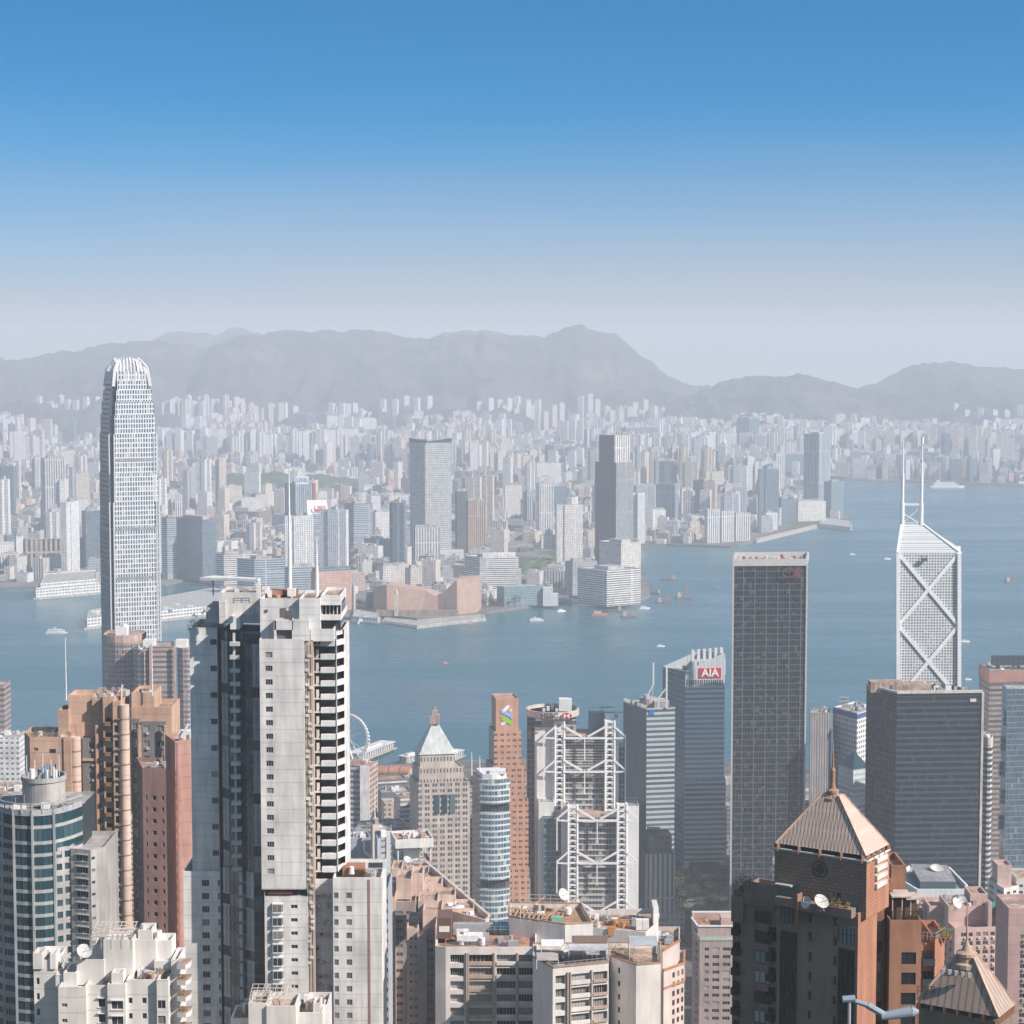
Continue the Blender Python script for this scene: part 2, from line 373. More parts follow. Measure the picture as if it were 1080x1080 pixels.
# mountains
n = N('mountain_slope'); P = n.node('NewGeometry').outputs['Position']
a = n.noise(n.xyz(P, (1, 1, 1)), .006, 8, .7); b = n.noise(P, .0016, 5)
cc = n.mix(n.ramp(a, .4, .62), (.03, .042, .034), (.1, .1, .075)); cc = n.mix(n.ramp(b, .56, .66, 0, .6), cc, (.2, .17, .13))
MTN = n.fin(cc, .95, 0, n.bump(a, 60, 1.0))
def ridge(name, label, prof_px, Yr, Yf, Yb, seed, gully=1.0, base_z=40):
    px0, px1 = prof_px[0][0], prof_px[-1][0]
    def rz(px):
        for (a, ya), (b, yb) in zip(prof_px, prof_px[1:]):
            if px <= b:
                return ya + (yb - ya) * (px - a) / (b - a)
        return prof_px[-1][1]
    mb = MB(); g = []
    NX = int((px1 - px0) / 3); NY = 44
    for i in range(NX + 1):
        px = px0 + (px1 - px0) * i / NX; row = []
        for j in range(-8, NY + 1):
            if j >= 0: t = j / NY; Y = Yr - (Yr - Yf) * t
            else: t = -j / 8; Y = Yr + (Yb - Yr) * t
            zr = Zat(rz(px), Yr); x = Xat(px, Yr, zr) * (1 if Yr < 1 else 1)
            zb = base_z if j >= 0 else -1
            s = (1 - t) ** 1.25 if j >= 0 else (1 - t) ** .8
            z = zb * (1 if j >= 0 else 0) + (zr - zb) * s
            # spurs and gullies running down the slope
            k = math.sin(min(1, t * 1.6) * math.pi * .5) * (1 - t * .6)
            z += gully * k * (fbm(x / 520 + seed, Y / 1500, 6) * 170 + fbm(x / 170 + seed, Y / 260, 4) * 40 - abs(fbm(x / 380 + Y / 1500 + seed * 2, Y / 1300 - x / 2500, 5)) * 190 + 45)
            if j < NY: z += fbm(x / 90, Y / 90 + seed, 3) * 10 + ((fbm(x / 45, seed, 3) * 9 + fbm(x / 130, seed + 4, 3) * 16) if j > -3 else 0)
            else: z = -1
            row.append((x + fbm(x / 700, Y / 700) * 90 * t, Y, max(-1, z)))
        g.append(row)
    for i in range(NX):
        for j in range(len(g[0]) - 1):
            mb.face([g[i][j], g[i][j + 1], g[i + 1][j + 1], g[i + 1][j]], 0, smooth=True)
    me = mb.build(name, [MTN]); 
    import bmesh
    bm = bmesh.new(); bm.from_mesh(me.data); bmesh.ops.remove_doubles(bm, verts=bm.verts, dist=.01); bmesh.ops.recalc_face_normals(bm, faces=bm.faces); bm.to_mesh(me.data); bm.free()
    tag(me, label, 'mountain', kind='structure'); return me
ridge('mountain_range', 'long hazy mountain ridge with a broad summit', [(-500, 420), (-200, 392), (-60, 380), (0, 377), (12, 379), (45, 373), (85, 369), (110, 363), (140, 359), (168, 357), (190, 364), (215, 366), (240, 358), (270, 353), (300, 349), (312, 346), (325, 350), (345, 348), (380, 351), (392, 349), (420, 354), (452, 358), (468, 350), (490, 348), (512, 346), (528, 352), (550, 357), (575, 353), (595, 346), (614, 343), (632, 348), (648, 350), (662, 361), (680, 377), (700, 393), (722, 403), (745, 410), (790, 418), (840, 426), (880, 445), (900, 460)], 11200, 8900, 13200, 3.1)
ridge('distant_mountain', 'pale faraway peaks showing faintly above the left ridge', [(120, 380), (150, 362), (180, 349), (205, 351), (225, 354), (250, 347), (265, 350), (290, 356), (340, 380), (380, 400)], 14000, 12800, 15200, 9.1, .3, 100)
ridge('low_hill', 'low hazy hill right of the main mountain ridge', [(690, 432), (735, 414), (770, 402), (800, 396), (828, 394), (850, 396), (875, 402), (900, 408), (930, 414), (960, 425), (1010, 440)], 9800, 8300, 11000, 5.5, .8)
ridge('eastern_hill', 'gently rounded hazy hill at the far right', [(840, 425), (890, 412), (915, 407), (945, 396), (965, 386), (985, 382), (1010, 381), (1030, 384), (1045, 389), (1060, 388), (1085, 391), (1130, 384), (1200, 392), (1300, 380), (1500, 400)], 11000, 8600, 12500, 7.7, .8)
# haze: one closed box of thin air
hn = bpy.data.materials.new('haze'); hn.use_nodes = True; t = hn.node_tree; t.nodes.clear()
o_ = t.nodes.new('ShaderNodeOutputMaterial'); pv = t.nodes.new('ShaderNodeVolumePrincipled')
pv.inputs['Color'].default_value = (.86, .9, .98, 1); pv.inputs['Density'].default_value = HAZE_D; pv.inputs['Anisotropy'].default_value = 0.0
t.links.new(pv.outputs[0], o_.inputs['Volume'])
mb = MB(); mb.prism([(-12000, -3000), (12000, -3000), (12000, 16500), (-12000, 16500)], -2.2, 600, 0, 0, True)
tag(mb.build('haze', [hn]), 'thin pale haze over the harbour and mountains', 'haze', kind='stuff')
# ================================================================ THE FAR SIDE OF THE HARBOUR
FM = {
 'pale': facade((.72, .69, .66), (.2, .22, .25), 3.2, 3.0, .5, .5),
 'white': facade((.84, .83, .82), (.22, .25, .28), 3.6, 3.1, .55, .5),
 'cream': facade((.72, .64, .54), (.16, .17, .19), 3.4, 3.0, .5, .5),
 'pink': facade((.62, .46, .4), (.1, .12, .14), 3.2, 3.0, .5, .5),
 'grey': facade((.45, .47, .5), (.07, .09, .11), 3.0, 3.0, .6, .55),
 'brown': facade((.32, .25, .21), (.06, .07, .08), 3.4, 3.2, .6, .5),
 'blue': facade((.22, .28, .33), (.05, .1, .15), 1.8, 3.6, .85, .75, camt=.12, refl=.6),
 'teal': facade((.3, .4, .42), (.07, .16, .2), 2.2, 3.6, .85, .7, camt=.12, refl=.5),
 'dark': facade((.1, .11, .12), (.03, .045, .06), 2.0, 3.6, .8, .7, camt=.08, refl=.6),
 'vert': facade((.72, .7, .68), (.13, .15, .17), 5.2, 60, .45, .97),
 'stripe': facade((.78, .76, .74), (.1, .1, .11), 60, 3.6, .97, .5),
 'stripeblue': facade((.5, .55, .6), (.08, .12, .17), 60, 3.8, .97, .55),
 'orange': facade((.6, .27, .16), (.1, .06, .05), 3.4, 3.3, .55, .5),
 'vertblue': facade((.5, .54, .57), (.07, .12, .17), 4.5, 80, .6, .98),
 'vertbrown': facade((.5, .35, .26), (.08, .08, .09), 4.5, 80, .5, .98),
}
KROOF = paint((.42, .41, .4), .9, .6)
def pip(x, y, poly):
    c = False; j = len(poly) - 1
    for i in range(len(poly)):
        a, b = poly[i], poly[j]
        if (a[1] > y) != (b[1] > y) and x < (b[0] - a[0]) * (y - a[1]) / (b[1] - a[1]) + a[0]: c = not c
        j = i
    return c
taken = []          # footprints of named far buildings (x0,x1,y0,y1)
def corner(px0, pxc, px1, Y, dl, dr, z):
    A = (Xat(px0, Y + dl, z), Y + dl); B = (Xat(pxc, Y, z), Y); C = (Xat(px1, Y + dr, z), Y + dr)
    return [A, B, C, (A[0] + C[0] - B[0], A[1] + C[1] - B[1])]
def kb(name, label, px0, pxc, px1, yt, yb, mat, cat='tower', dl=None, dr=None, plant=True, podium=None, group=None, crown=None, edge=0):
    """far building: left, front corner and right edge in the picture, roof and foot"""
    gx, Y = ground(pxc, yb, 4); z = Zat(yt, Y); s = Y / F
    dl = (pxc - px0) * s * .9 if dl is None else dl; dr = max(8, (px1 - pxc) * s * .35) if dr is None else dr
    if px0 >= pxc - .5: px0 = pxc; dl = 24
    P = corner(px0, pxc, px1, Y, dl, dr, z)
    if px0 == pxc: P[0] = (P[1][0] - dr * .25, P[1][1] + dl); P[3] = (P[0][0] + P[2][0] - P[1][0], P[0][1] + P[2][1] - P[1][1])
    cx_ = sum(p[0] for p in P) / 4; cy_ = sum(p[1] for p in P) / 4
    r = root(name, label, cat, (cx_, cy_, 4), group)
    w = MB(); w.roofed(P, 4, z, 0, 1, .5, 1.6); w.build('wall', [FM[mat] if isinstance(mat, str) else mat, KROOF], r)
    W_ = math.dist(P[1], P[2])
    if plant:
        q = inset(P, min(math.dist(P[0], P[1]), W_) * .27); m = MB(); m.prism(q, z - 1.6, z + 4.2, 0)
        m.box((cx_ + W_ * .1, cy_), (W_ * .16, 4), 7, z - 1.6, 0); m.build('plant_room', [KROOF], r)
    if podium:
        q = inset(P, -podium[0]); m = MB(); m.roofed(q, 3, 4 + podium[1], 0, 1, .5, 1); m.build('podium', [FM['pale'], KROOF], r)
    if crown:
        q = inset(P, -.4); m = MB(); m.prism(q, z - 1.4, z + crown[0], 0, -1); qq = inset(P, .5); m.prism(qq[::-1], z - 1.4, z + crown[0], 0, -1); m.build('crown', [crown[1]], r)
    taken.append((min(p[0] for p in P) - 12, max(p[0] for p in P) + 12, min(p[1] for p in P) - 12, max(p[1] for p in P) + 12))
    return r, P, z, Y
def sign(r, P, z, text, col_, size, board=None, u=.5, lift=1.0, name='rooftop_sign', nrm=.5, bw=1.15, bh=1.5, ext=.25):
    """lettering standing on the P[1]->P[2] side"""
    a, b = P; l = math.dist(a, b); d = ((b[0] - a[0]) / l, (b[1] - a[1]) / l); nx = (d[1], -d[0])
    c = bpy.data.curves.new(name, 'FONT'); c.body = text; c.size = size; c.extrude = ext; c.align_x = 'CENTER'; c.align_y = 'CENTER'; c.offset = size * .022
    o = bpy.data.objects.new('tmp', c); col.objects.link(o); bpy.context.view_layer.update()
    me = bpy.data.meshes.new_from_object(o.evaluated_get(bpy.context.evaluated_depsgraph_get())); bpy.data.objects.remove(o)
    me.materials.clear(); me.materials.append(col_)
    t = bpy.data.objects.new('lettering', me); col.objects.link(t)
    zc = z + lift + size * .5; x = a[0] + d[0] * l * u; y = a[1] + d[1] * l * u
    L0 = wloc(r)
    par = r
    if board:
        ws = len(text) * size * .42 * bw; m = MB(); cxy = (x + nx[0] * nrm * .5, y + nx[1] * nrm * .5)
        m.box(cxy, (ws, .4), size * bh, zc - size * bh / 2, 0, math.atan2(d[1], d[0])); par = m.build(name, [board], r)
    t.parent = par
    k = nrm * .5 + .2 + ext if board else nrm
    t.matrix_local = Matrix.Translation((x + nx[0] * k - L0[0], y + nx[1] * k - L0[1], zc - L0[2])) @ Matrix.Rotation(math.atan2(d[1], d[0]), 4, 'Z') @ Matrix.Rotation(math.pi / 2, 4, 'X')
    return t
RED = plain('red_paint', (.55, .02, .03)); BLUEP = plain('blue_paint', (.02, .15, .55)); ORNG = plain('orange_paint', (.6, .16, .05))
SALM = paint((.5, .33, .26), .85, .25, (3.5, 2.4), .35); CONC = paint((.4, .38, .36), .9, .5)
kb('apartment_tower', 'tall slender pale tower with fine vertical ribs, left of the tallest white skyscraper', 43, 47, 69, 483, 569, 'vert', dl=20, dr=6, podium=(8, 10))
kb('office_block', 'white office block right behind the slender ribbed tower', 70, 72, 91, 529, 563, 'white')
kb('office_tower', 'plain blue glass tower touching the left side of the tallest skyscraper', 86, 90, 109, 539, 603, 'blue', dl=14)
kb('office_block', 'long low dark brown block with tall pale bays near the west shore', 24, 26, 88, 569, 603, facade((.42, .36, .31), (.04, .04, .045), 9, 40, .5, .9), dr=30, plant=False)
kb('office_block', 'white narrow block beside the shed roofed hall at the left edge', 15, 17, 25, 566, 596, 'white')
kb('station_hall', 'low white hall with a pitched shed roof at the left edge', -30, -28, 15, 575, 592, 'white', cat='hall', plant=False)
kb('office_tower', 'narrow dark banded tower close right of the tallest skyscraper', 170, 176, 186, 546, 611, 'stripeblue')
kb('office_tower', 'broad blue glass tower with a pale right side, right of the tallest skyscraper', 185, 213, 228, 548, 613, 'blue', dl=60, dr=30)
kb('shopping_block', 'long white banded low block beside the harbour terminal', 227, 236, 272, 585, 618, 'stripe', cat='block', dr=30)
kb('shopping_block', 'grey banded office block behind the twin masts of the white tower', 250, 268, 300, 590, 636, 'stripeblue', cat='block')
kb('shopping_block', 'pale banded block between the two roof masts', 300, 306, 334, 598, 640, 'stripeblue', cat='block')
r, P, z, Y = kb('office_tower', 'tower with orange edges and a pale rooftop billboard with blue letters', 300, 311, 333, 510, 588, 'vertblue', dl=18)
sign(r, (P[1], P[2]), z, 'LIXIL', BLUEP, 11, plain('pale_board', (.6, .62, .65)), .35, 1)
m = MB(); m.tube((P[1][0], P[1][1], z), (P[1][0], P[1][1], z + 50), .8, .4); m.build('mast', [WHITE], r)
m = MB(); m.box((P[2][0] - 2, P[2][1]), (5, 5), 60, z - 60, 0); m.build('orange_panel', [ORNG], r)
r, P, z, Y = kb('office_tower', 'slanted white topped tower with red letters on its sloping roof panel', 320, 331, 346, 542, 606, 'stripeblue', dl=30, plant=False)
m = MB(); a, b, c, d = P; zt = Zat(529, Y)
m.face([(b[0] - 12, b[1] - 1.5, z - 2), (c[0], c[1] - 1.5, z - 2), (c[0] - 3, c[1] + 6, zt + 2), (b[0] - 14, b[1] + 6, zt + 2)]); m.face([(b[0] - 12, b[1] + 2, z - 2), (b[0] - 14, b[1] + 9, zt + 2), (c[0] - 3, c[1] + 9, zt + 2), (c[0], c[1] + 2, z - 2)])
m.face([(b[0] - 14, b[1] + 6, zt + 2), (c[0] - 3, c[1] + 6, zt + 2), (c[0] - 3, c[1] + 9, zt + 2), (b[0] - 14, b[1] + 9, zt + 2)])
m.build('sloping_panel', [paint((.8, .8, .8), .5, .1)], r); sign(r, ((b[0] - 12, b[1] - 1), (c[0], c[1] - 1)), z, 'UBS', RED, 13, None, .6, 3, nrm=3.5)
r, P, z, Y = kb('hotel', 'orange brick hotel with a dense grid of recessed windows', 328, 336, 371, 603, 646, facade((.62, .38, .28), (.14, .1, .09), 2.6, 3.2, .55, .5), cat='hotel', dr=30)
m = MB(); q = inset(P, 1); m.prism(q, z - 1, z + 6, 0); m.build('roof_band', [FM['blue']], r)
kb('office_block', 'small beige annexe just right of the orange brick hotel', 371, 373, 375, 618, 646, 'cream')
kb('office_tower', 'dark glass tower with a pale striped right side above the orange hotel', 363, 373, 393, 531, 583, 'stripeblue')
kb('office_block', 'white framed office block beside the dark glass tower', 390, 396, 416, 540, 572, 'white')
kb('office_block', 'low teal glass block behind the salmon cultural centre', 384, 397, 411, 569, 593, 'teal', dl=30)
kb('office_tower', 'slim dark blue tower left of the tallest waterfront skyscraper', 415, 417, 428, 528, 566, 'dark')
r, P, z, Y = kb('residential_skyscraper', 'tall faceted glass skyscraper with a pointed open crown on the far waterfront', 432, 449, 476, 466, 596, facade((.6, .6, .58), (.12, .17, .22), 3, 3.6, .7, .5, camt=.1), dl=22, dr=12, podium=(10, 30))
m = MB(); q = inset(P, -.3)
for i in range(4):
    e, f = q[i], q[(i + 1) % 4]; h0, h1 = (7, 1) if i % 2 == 0 else (1, 6)
    m.face([(e[0], e[1], z - 2), (f[0], f[1], z - 2), (f[0], f[1], z + h1), (e[0], e[1], z + h0)])
m.build('crown', [DARK], r); m = MB(); m.box((P[1][0], P[1][1] - .4), (3, 1), z - 60, 55, 0); m.build('corner_strip', [FM['cream']], r)
kb('hotel', 'white tower with twin vertical window stripes below the faceted skyscraper', 434, 438, 464, 556, 604, 'vert', cat='hotel', dr=8)
r, P, z, Y = kb('office_block', 'blue grey banded block with a blue roof sign beside the white striped tower', 455, 463, 475, 552, 590, 'stripeblue')
m = MB(); m.box((P[1][0] - 4, P[1][1]), (20, 1), 11, z - 2, 0); m.build('roof_sign', [BLUEP], r)
kb('office_tower', 'dark gridded office tower right of the faceted skyscraper', 480, 482, 493, 518, 580, 'dark'); kb('apartment_tower', 'cream tower with brown vertical stripes beside the dark gridded tower', 491, 494, 512, 528, 583, 'vertbrown')
kb('office_block', 'beige gridded block behind the cultural centre', 400, 404, 430, 597, 622, 'pale', cat='block'); kb('hotel', 'old beige hotel block with two wings near the clock tower', 427, 433, 449, 599, 624, 'cream', cat='hotel')
kb('office_block', 'small grey office block squeezed behind the salmon wedge', 446, 449, 478, 600, 622, 'grey', cat='block')
r, P, z, Y = kb('hotel', 'wide white gridded hotel with a long rooftop signboard', 490, 506, 547, 588, 628, facade((.82, .8, .78), (.1, .11, .13), 60, 3.4, .99, .55), cat='hotel', dl=40, dr=14)
m = MB(); m.box(((P[1][0] + P[2][0]) / 2, (P[1][1] + P[2][1]) / 2 + 1), (math.dist(P[1], P[2]) * .85, 1.2), 8, z, 0, math.atan2(P[2][1] - P[1][1], P[2][0] - P[1][0])); m.build('signboard', [paint((.68, .68, .7), .6, .5, (7, None))], r)
# cultural centre : two windowless wedges
gx, Y = ground(440, 647, 4); r = root('cultural_centre', 'windowless salmon tiled building with a sweeping saddle roof on the shore', 'building', (gx, Y, 4))
def kpt(px, py, dy=0, z=4): return (Xat(px, Y + dy, z), Y + dy, Zat(py, Y + dy))
m = MB(); T = [(394, 618, 30), (408, 617, -8), (448, 623, 2), (462, 630, 2), (482, 611, -12), (503, 608, 10)]
pts = [(Xat(p, Y + d, 15), Y + d, Zat(y, Y + d)) for p, y, d in T]
for a, b in zip(pts, pts[1:]): m.face([(a[0], a[1], 3.5), (b[0], b[1], 3.5), b, a], 0, [(a[0], 3.5), (b[0], 3.5), (b[0], b[2]), (a[0], a[2])])
bk = [(p[0] + 6, Y + 62, p[2] - 3) for p in pts]
for (a, b), (c, d) in zip(zip(pts, pts[1:]), zip(bk, bk[1:])): m.face([a, b, d, c], 0)
m.face([(pts[-1][0], pts[-1][1], 3.5), (bk[-1][0], bk[-1][1], 3.5), bk[-1], pts[-1]]); m.face([(bk[0][0], bk[0][1], 3.5), (pts[0][0], pts[0][1], 3.5), pts[0], bk[0]])
m.build('tiled_shell', [SALM], r); m = MB(); m.box((Xat(440, Y - 22, 5), Y - 22), (130, 10), 9, 3, 0); m.build('arcade', [paint((.3, .22, .18), .9, .6, (4, None))], r)
taken.append((pts[0][0] - 5, pts[-1][0] + 10, Y - 60, Y + 70))
r = root('clock_tower', 'slim old clock tower on the tip of the far waterfront', 'tower', (Xat(418, Y - 26, 5), Y - 26, 4)); m = MB(); q = r.location
m.prism([(q.x - 3, q.y - 3), (q.x + 3, q.y - 3), (q.x + 3, q.y + 3), (q.x - 3, q.y + 3)], 3.5, 38, 0); m.lathe((q.x, q.y, 38), [(3.2, 0), (2.6, 4), (1.2, 7), (.1, 9)], 12, 0); m.build('shaft', [paint((.6, .5, .42))], r)
gx, Y = ground(526, 634, 4); r = root('museum_dome', 'low white egg shaped dome in front of the gridded hotel', 'dome', (gx, Y, 4)); m = MB(); m.lathe((gx, Y, 4), [(26, 0), (25, 8), (20, 15), (12, 19), (.1, 21)], 28, 0); m.build('shell', [paint((.72, .7, .68), .7, .15)], r)
r, P, z, Y = kb('art_museum', 'low teal glass museum with a stepped white end by the water', 524, 532, 574, 619, 640, 'teal', cat='museum', dl=20, dr=22, plant=False)
m = MB(); m.box((P[2][0] + 6, P[2][1]), (16, 20), 30, 3.5, 0); m.box((P[2][0] + 18, P[2][1]), (10, 16), 20, 3.5, 0); m.build('stair_tower', [FM['white']], r)
# tall stepped skyscraper with a dark left side
r, P, z, Y = kb('skyscraper', 'tall stepped skyscraper with a dark glass left side on the east waterfront', 628, 650, 668, 488, 606, facade((.42, .41, .4), (.07, .1, .13), 2.6, 60, .5, .985, camt=.05), dl=36, dr=26, plant=False)
q = corner(632, 648, 664, Y + 4, 26, 20, z); m = MB(); zt = Zat(459, Y); m.roofed(q, z - 2, zt, 0, 1); m.box((q[1][0] + 8, q[1][1] + 14), (14, 10), 7, zt - 2, 0); m.build('upper_tower', [FM['vert'], KROOF], r)
m = MB(); m.wall((P[0][0] - .6, P[0][1] - .4), (P[1][0] - .6, P[1][1] - .4), 4, z, 0); m.wall((q[0][0] - .5, q[0][1] - .4), (q[1][0] - .5, q[1][1] - .4), z, zt, 0); m.build('dark_glazing', [facade((.15, .13, .12), (.045, .04, .045), 2.4, 3.6, .7, .6, camt=.05)], r)
kb('hotel', 'stepped cream hotel with banded balconies wrapping the waterfront corner', 609, 640, 676, 602, 640, 'stripe', cat='hotel', dl=50, dr=40)
kb('hotel', 'upper pale hotel wing behind the banded waterfront corner', 632, 655, 676, 573, 622, facade((.68, .64, .6), (.16, .15, .15), 4, 3.4, .5, .45), cat='hotel', dl=46, dr=30)
kb('hotel', 'low grey stepped wing left of the banded corner hotel', 596, 604, 630, 592, 628, 'grey', cat='hotel')
kb('office_tower', 'teal glass block with white vertical fins mid city', 552, 556, 571, 519, 556, 'vertblue'); kb('office_tower', 'broad blue tower behind the teal finned block', 571, 580, 598, 513, 540, 'blue')
kb('apartment_tower', 'wide pale apartment slab high behind the stepped skyscraper', 562, 566, 592, 489, 519, 'pale')
kb('office_tower', 'left one of two similar blue office blocks near the east shore', 668, 671, 692, 512, 543, 'vertblue'); kb('office_tower', 'right one of two similar blue office blocks with a white edge', 692, 712, 716, 512, 552, 'vertblue', dr=12)
kb('office_block', 'low white block under the pair of blue office blocks', 669, 672, 702, 538, 560, 'white', cat='block')
kb('office_tower', 'small white capped block with a big pale sign face right of the blue offices', 717, 719, 731, 516, 545, 'pale'); kb('apartment_tower', 'brown apartment tower beside the white capped block', 731, 742, 754, 507, 552, 'brown', dl=30)
kb('office_block', 'very wide pale blue block below the mountain foot', 655, 660, 694, 451, 489, 'blue', dr=60)
for i, (a, b, t) in enumerate([(743, 760, 537), (758, 775, 539), (773, 792, 541)]):
    kb('apartment_block', ['westmost', 'middle', 'eastmost'][i] + ' grey ribbed apartment block of the row behind the eastern pier', a, a + 3, b, t, 573 - i, 'vert', cat='block', dr=12, plant=False)
kb('apartment_tower', 'pale blue double tower behind the ribbed row', 757, 765, 788, 512, 545, 'vertblue'); kb('apartment_block', 'stepped white apartment block at the east end of the row', 790, 797, 812, 527, 556, 'white')
kb('apartment_block', 'small white harbour block descending to the promenade', 800, 803, 815, 546, 562, 'grey'); kb('office_block', 'dark blue glass block near the eastern promenade', 812, 824, 838, 526, 552, 'blue', dl=30)
kb('hotel', 'row of three joined white hotel slabs near the eastern pier', 837, 842, 871, 529, 550, facade((.75, .73, .7), (.15, .17, .2), 4, 3.2, .4, .5), cat='hotel')
kb('residential_skyscraper', 'tallest eastern waterfront tower of ribbed blue glass', 848, 864, 876, 458, 540, 'vertblue', dl=34, dr=26); kb('residential_tower', 'shorter blue glass tower against the tallest eastern tower', 869, 877, 890, 508, 547, 'teal')
kb('office_block', 'pink red panelled building low in the eastern haze', 758, 761, 777, 464, 490, facade((.5, .16, .18), (.5, .3, .3), 6, 6, .5, .5)); kb('office_tower', 'dark blue paired towers behind the pink red building', 777, 790, 801, 441, 488, 'blue')
kb('office_block', 'blue grey waterfront block at the far east, left of the triangular tower masts', 822, 825, 850, 479, 500, 'blue')
for i, a in enumerate((723, 739)): 
    kb('apartment_tower', ['left', 'right'][i] + ' one of two white topped towers standing alone at the hill saddle', a, a + 2, a + 12, 413, 452, 'pale', plant=True)
# ---- residential towers by the hundred
def proto(kind, h, mat):
    m = MB()
    if kind == 'cross':
        a, b = 14, 5; P = [(-b, -a), (b, -a), (b, -b), (a, -b), (a, b), (b, b), (b, a), (-b, a), (-b, b), (-a, b), (-a, -b), (-b, -b)]
    elif kind == 'slab': P = [(-24, -6), (-10, -6), (-10, -8), (10, -8), (10, -6), (24, -6), (24, 6), (-24, 6)]
    elif kind == 'ell': P = [(-16, -16), (16, -16), (16, 2), (2, 2), (2, 16), (-16, 16)]
    else: P = [(-13, -11), (13, -11), (13, 11), (-13, 11)]
    m.prism(P, -30, h, 0, 1); me = m.mesh('tower', [FM[mat], KROOF])
    q = MB(); q.box((0, 0), (10, 8), 5, h, 0); q.box((3, 2), (4, 4), 3.5, h + 5, 0)
    return me, q.mesh('plant_room', [KROOF]), h
protos = {}
def getp(kind, h, mat):
    k = (kind, h, mat)
    if k not in protos: protos[k] = proto(*k)
    return protos[k]
cand = []
def free(x, y, m=0):
    return not any(a - m < x < b + m and c - m < y < d + m for a, b, c, d in taken)
def inframe(x, y): return abs(x) < y * .262 + 60
yard = 52; ca, sa = math.cos(R(-17)), math.sin(R(-17))
hillsx = [(ground(290, 520)[0], ground(290, 520)[1], 380), (ground(575, 600)[0] , ground(575, 606)[1], 120), (ground(610, 560)[0], ground(450, 520)[1], 200), (ground(120, 470)[0], ground(120, 470)[1], 420), (ground(835, 470)[0], ground(835, 462)[1], 500)]
for i in range(-75, 76):
    for j in range(-10, 160):
        x0 = i * yard + (9 if i % 3 else 0); y0 = j * yard * .8; x = x0 * ca - y0 * sa; y = 3200 + x0 * sa + y0 * ca
        if not (inframe(x, y) and 3250 < y < 9300): continue
        if not pip(x, y - 30, kp) or not pip(x - 25, y - 35, kp) or not pip(x + 25, y - 35, kp) or not free(x, y, 8): continue
        if any(math.hypot(x - a, y - b) < c for a, b, c in hillsx): continue
        if fbm(x / 420 + 5, y / 420, 2) > .34: continue       # open ground, railway yards, parks
        if 4900 < y < 5150 and rng.random() < .8: continue
        q = rng.random(); far = min(1, max(0, (y - 5200) / 3000)); zone = fbm(x / 600 + 2, y / 600 + 8, 2)
        if y > 6500 and x > 350: q = q * .9
        tall = q < .10 + far * .30 + zone * 1.3
        if y < 4500: tall = q < .06
        elif y < 5900: tall = q < .13
        if -560 < x < 160 and 4100 < y < 5600 and rng.random() < .45: continue
        h = rng.choice((65, 80, 95, 110, 125, 140)) if tall else rng.choice((14, 18, 24, 30, 38, 46, 55)) * (1 + .35 * far)
        if y < 3800: h *= .7
        elif y < 5600 and not tall: h *= .75
        kind = rng.choice(('box', 'slab', 'ell', 'box')) if not tall else rng.choice(('cross', 'cross', 'box', 'slab', 'ell'))
        mat = rng.choice(('pale', 'white', 'cream', 'pale', 'grey', 'pink', 'white', 'vert', 'blue', 'brown') if not tall else ('pale', 'white', 'vert', 'cream', 'pale', 'white', 'grey', 'blue'))
        if tall: cl_ = random.Random(int(x // 190) * 91 + int(y // 260)); mat = cl_.choice(('pale', 'white', 'white', 'cream', 'vert', 'blue', 'cream')) if rng.random() < .8 else mat; kind = cl_.choice(('cross', 'cross', 'box', 'slab', 'slab')) if rng.random() < .8 else kind; h = cl_.choice((70, 85, 100, 120, 140)) + rng.uniform(-6, 6)
        cand.append((x + rng.uniform(-8, 8), y + rng.uniform(-8, 8), 4, h, kind, mat, R(-17) + rng.choice((0, 0, math.pi / 2, .5))))
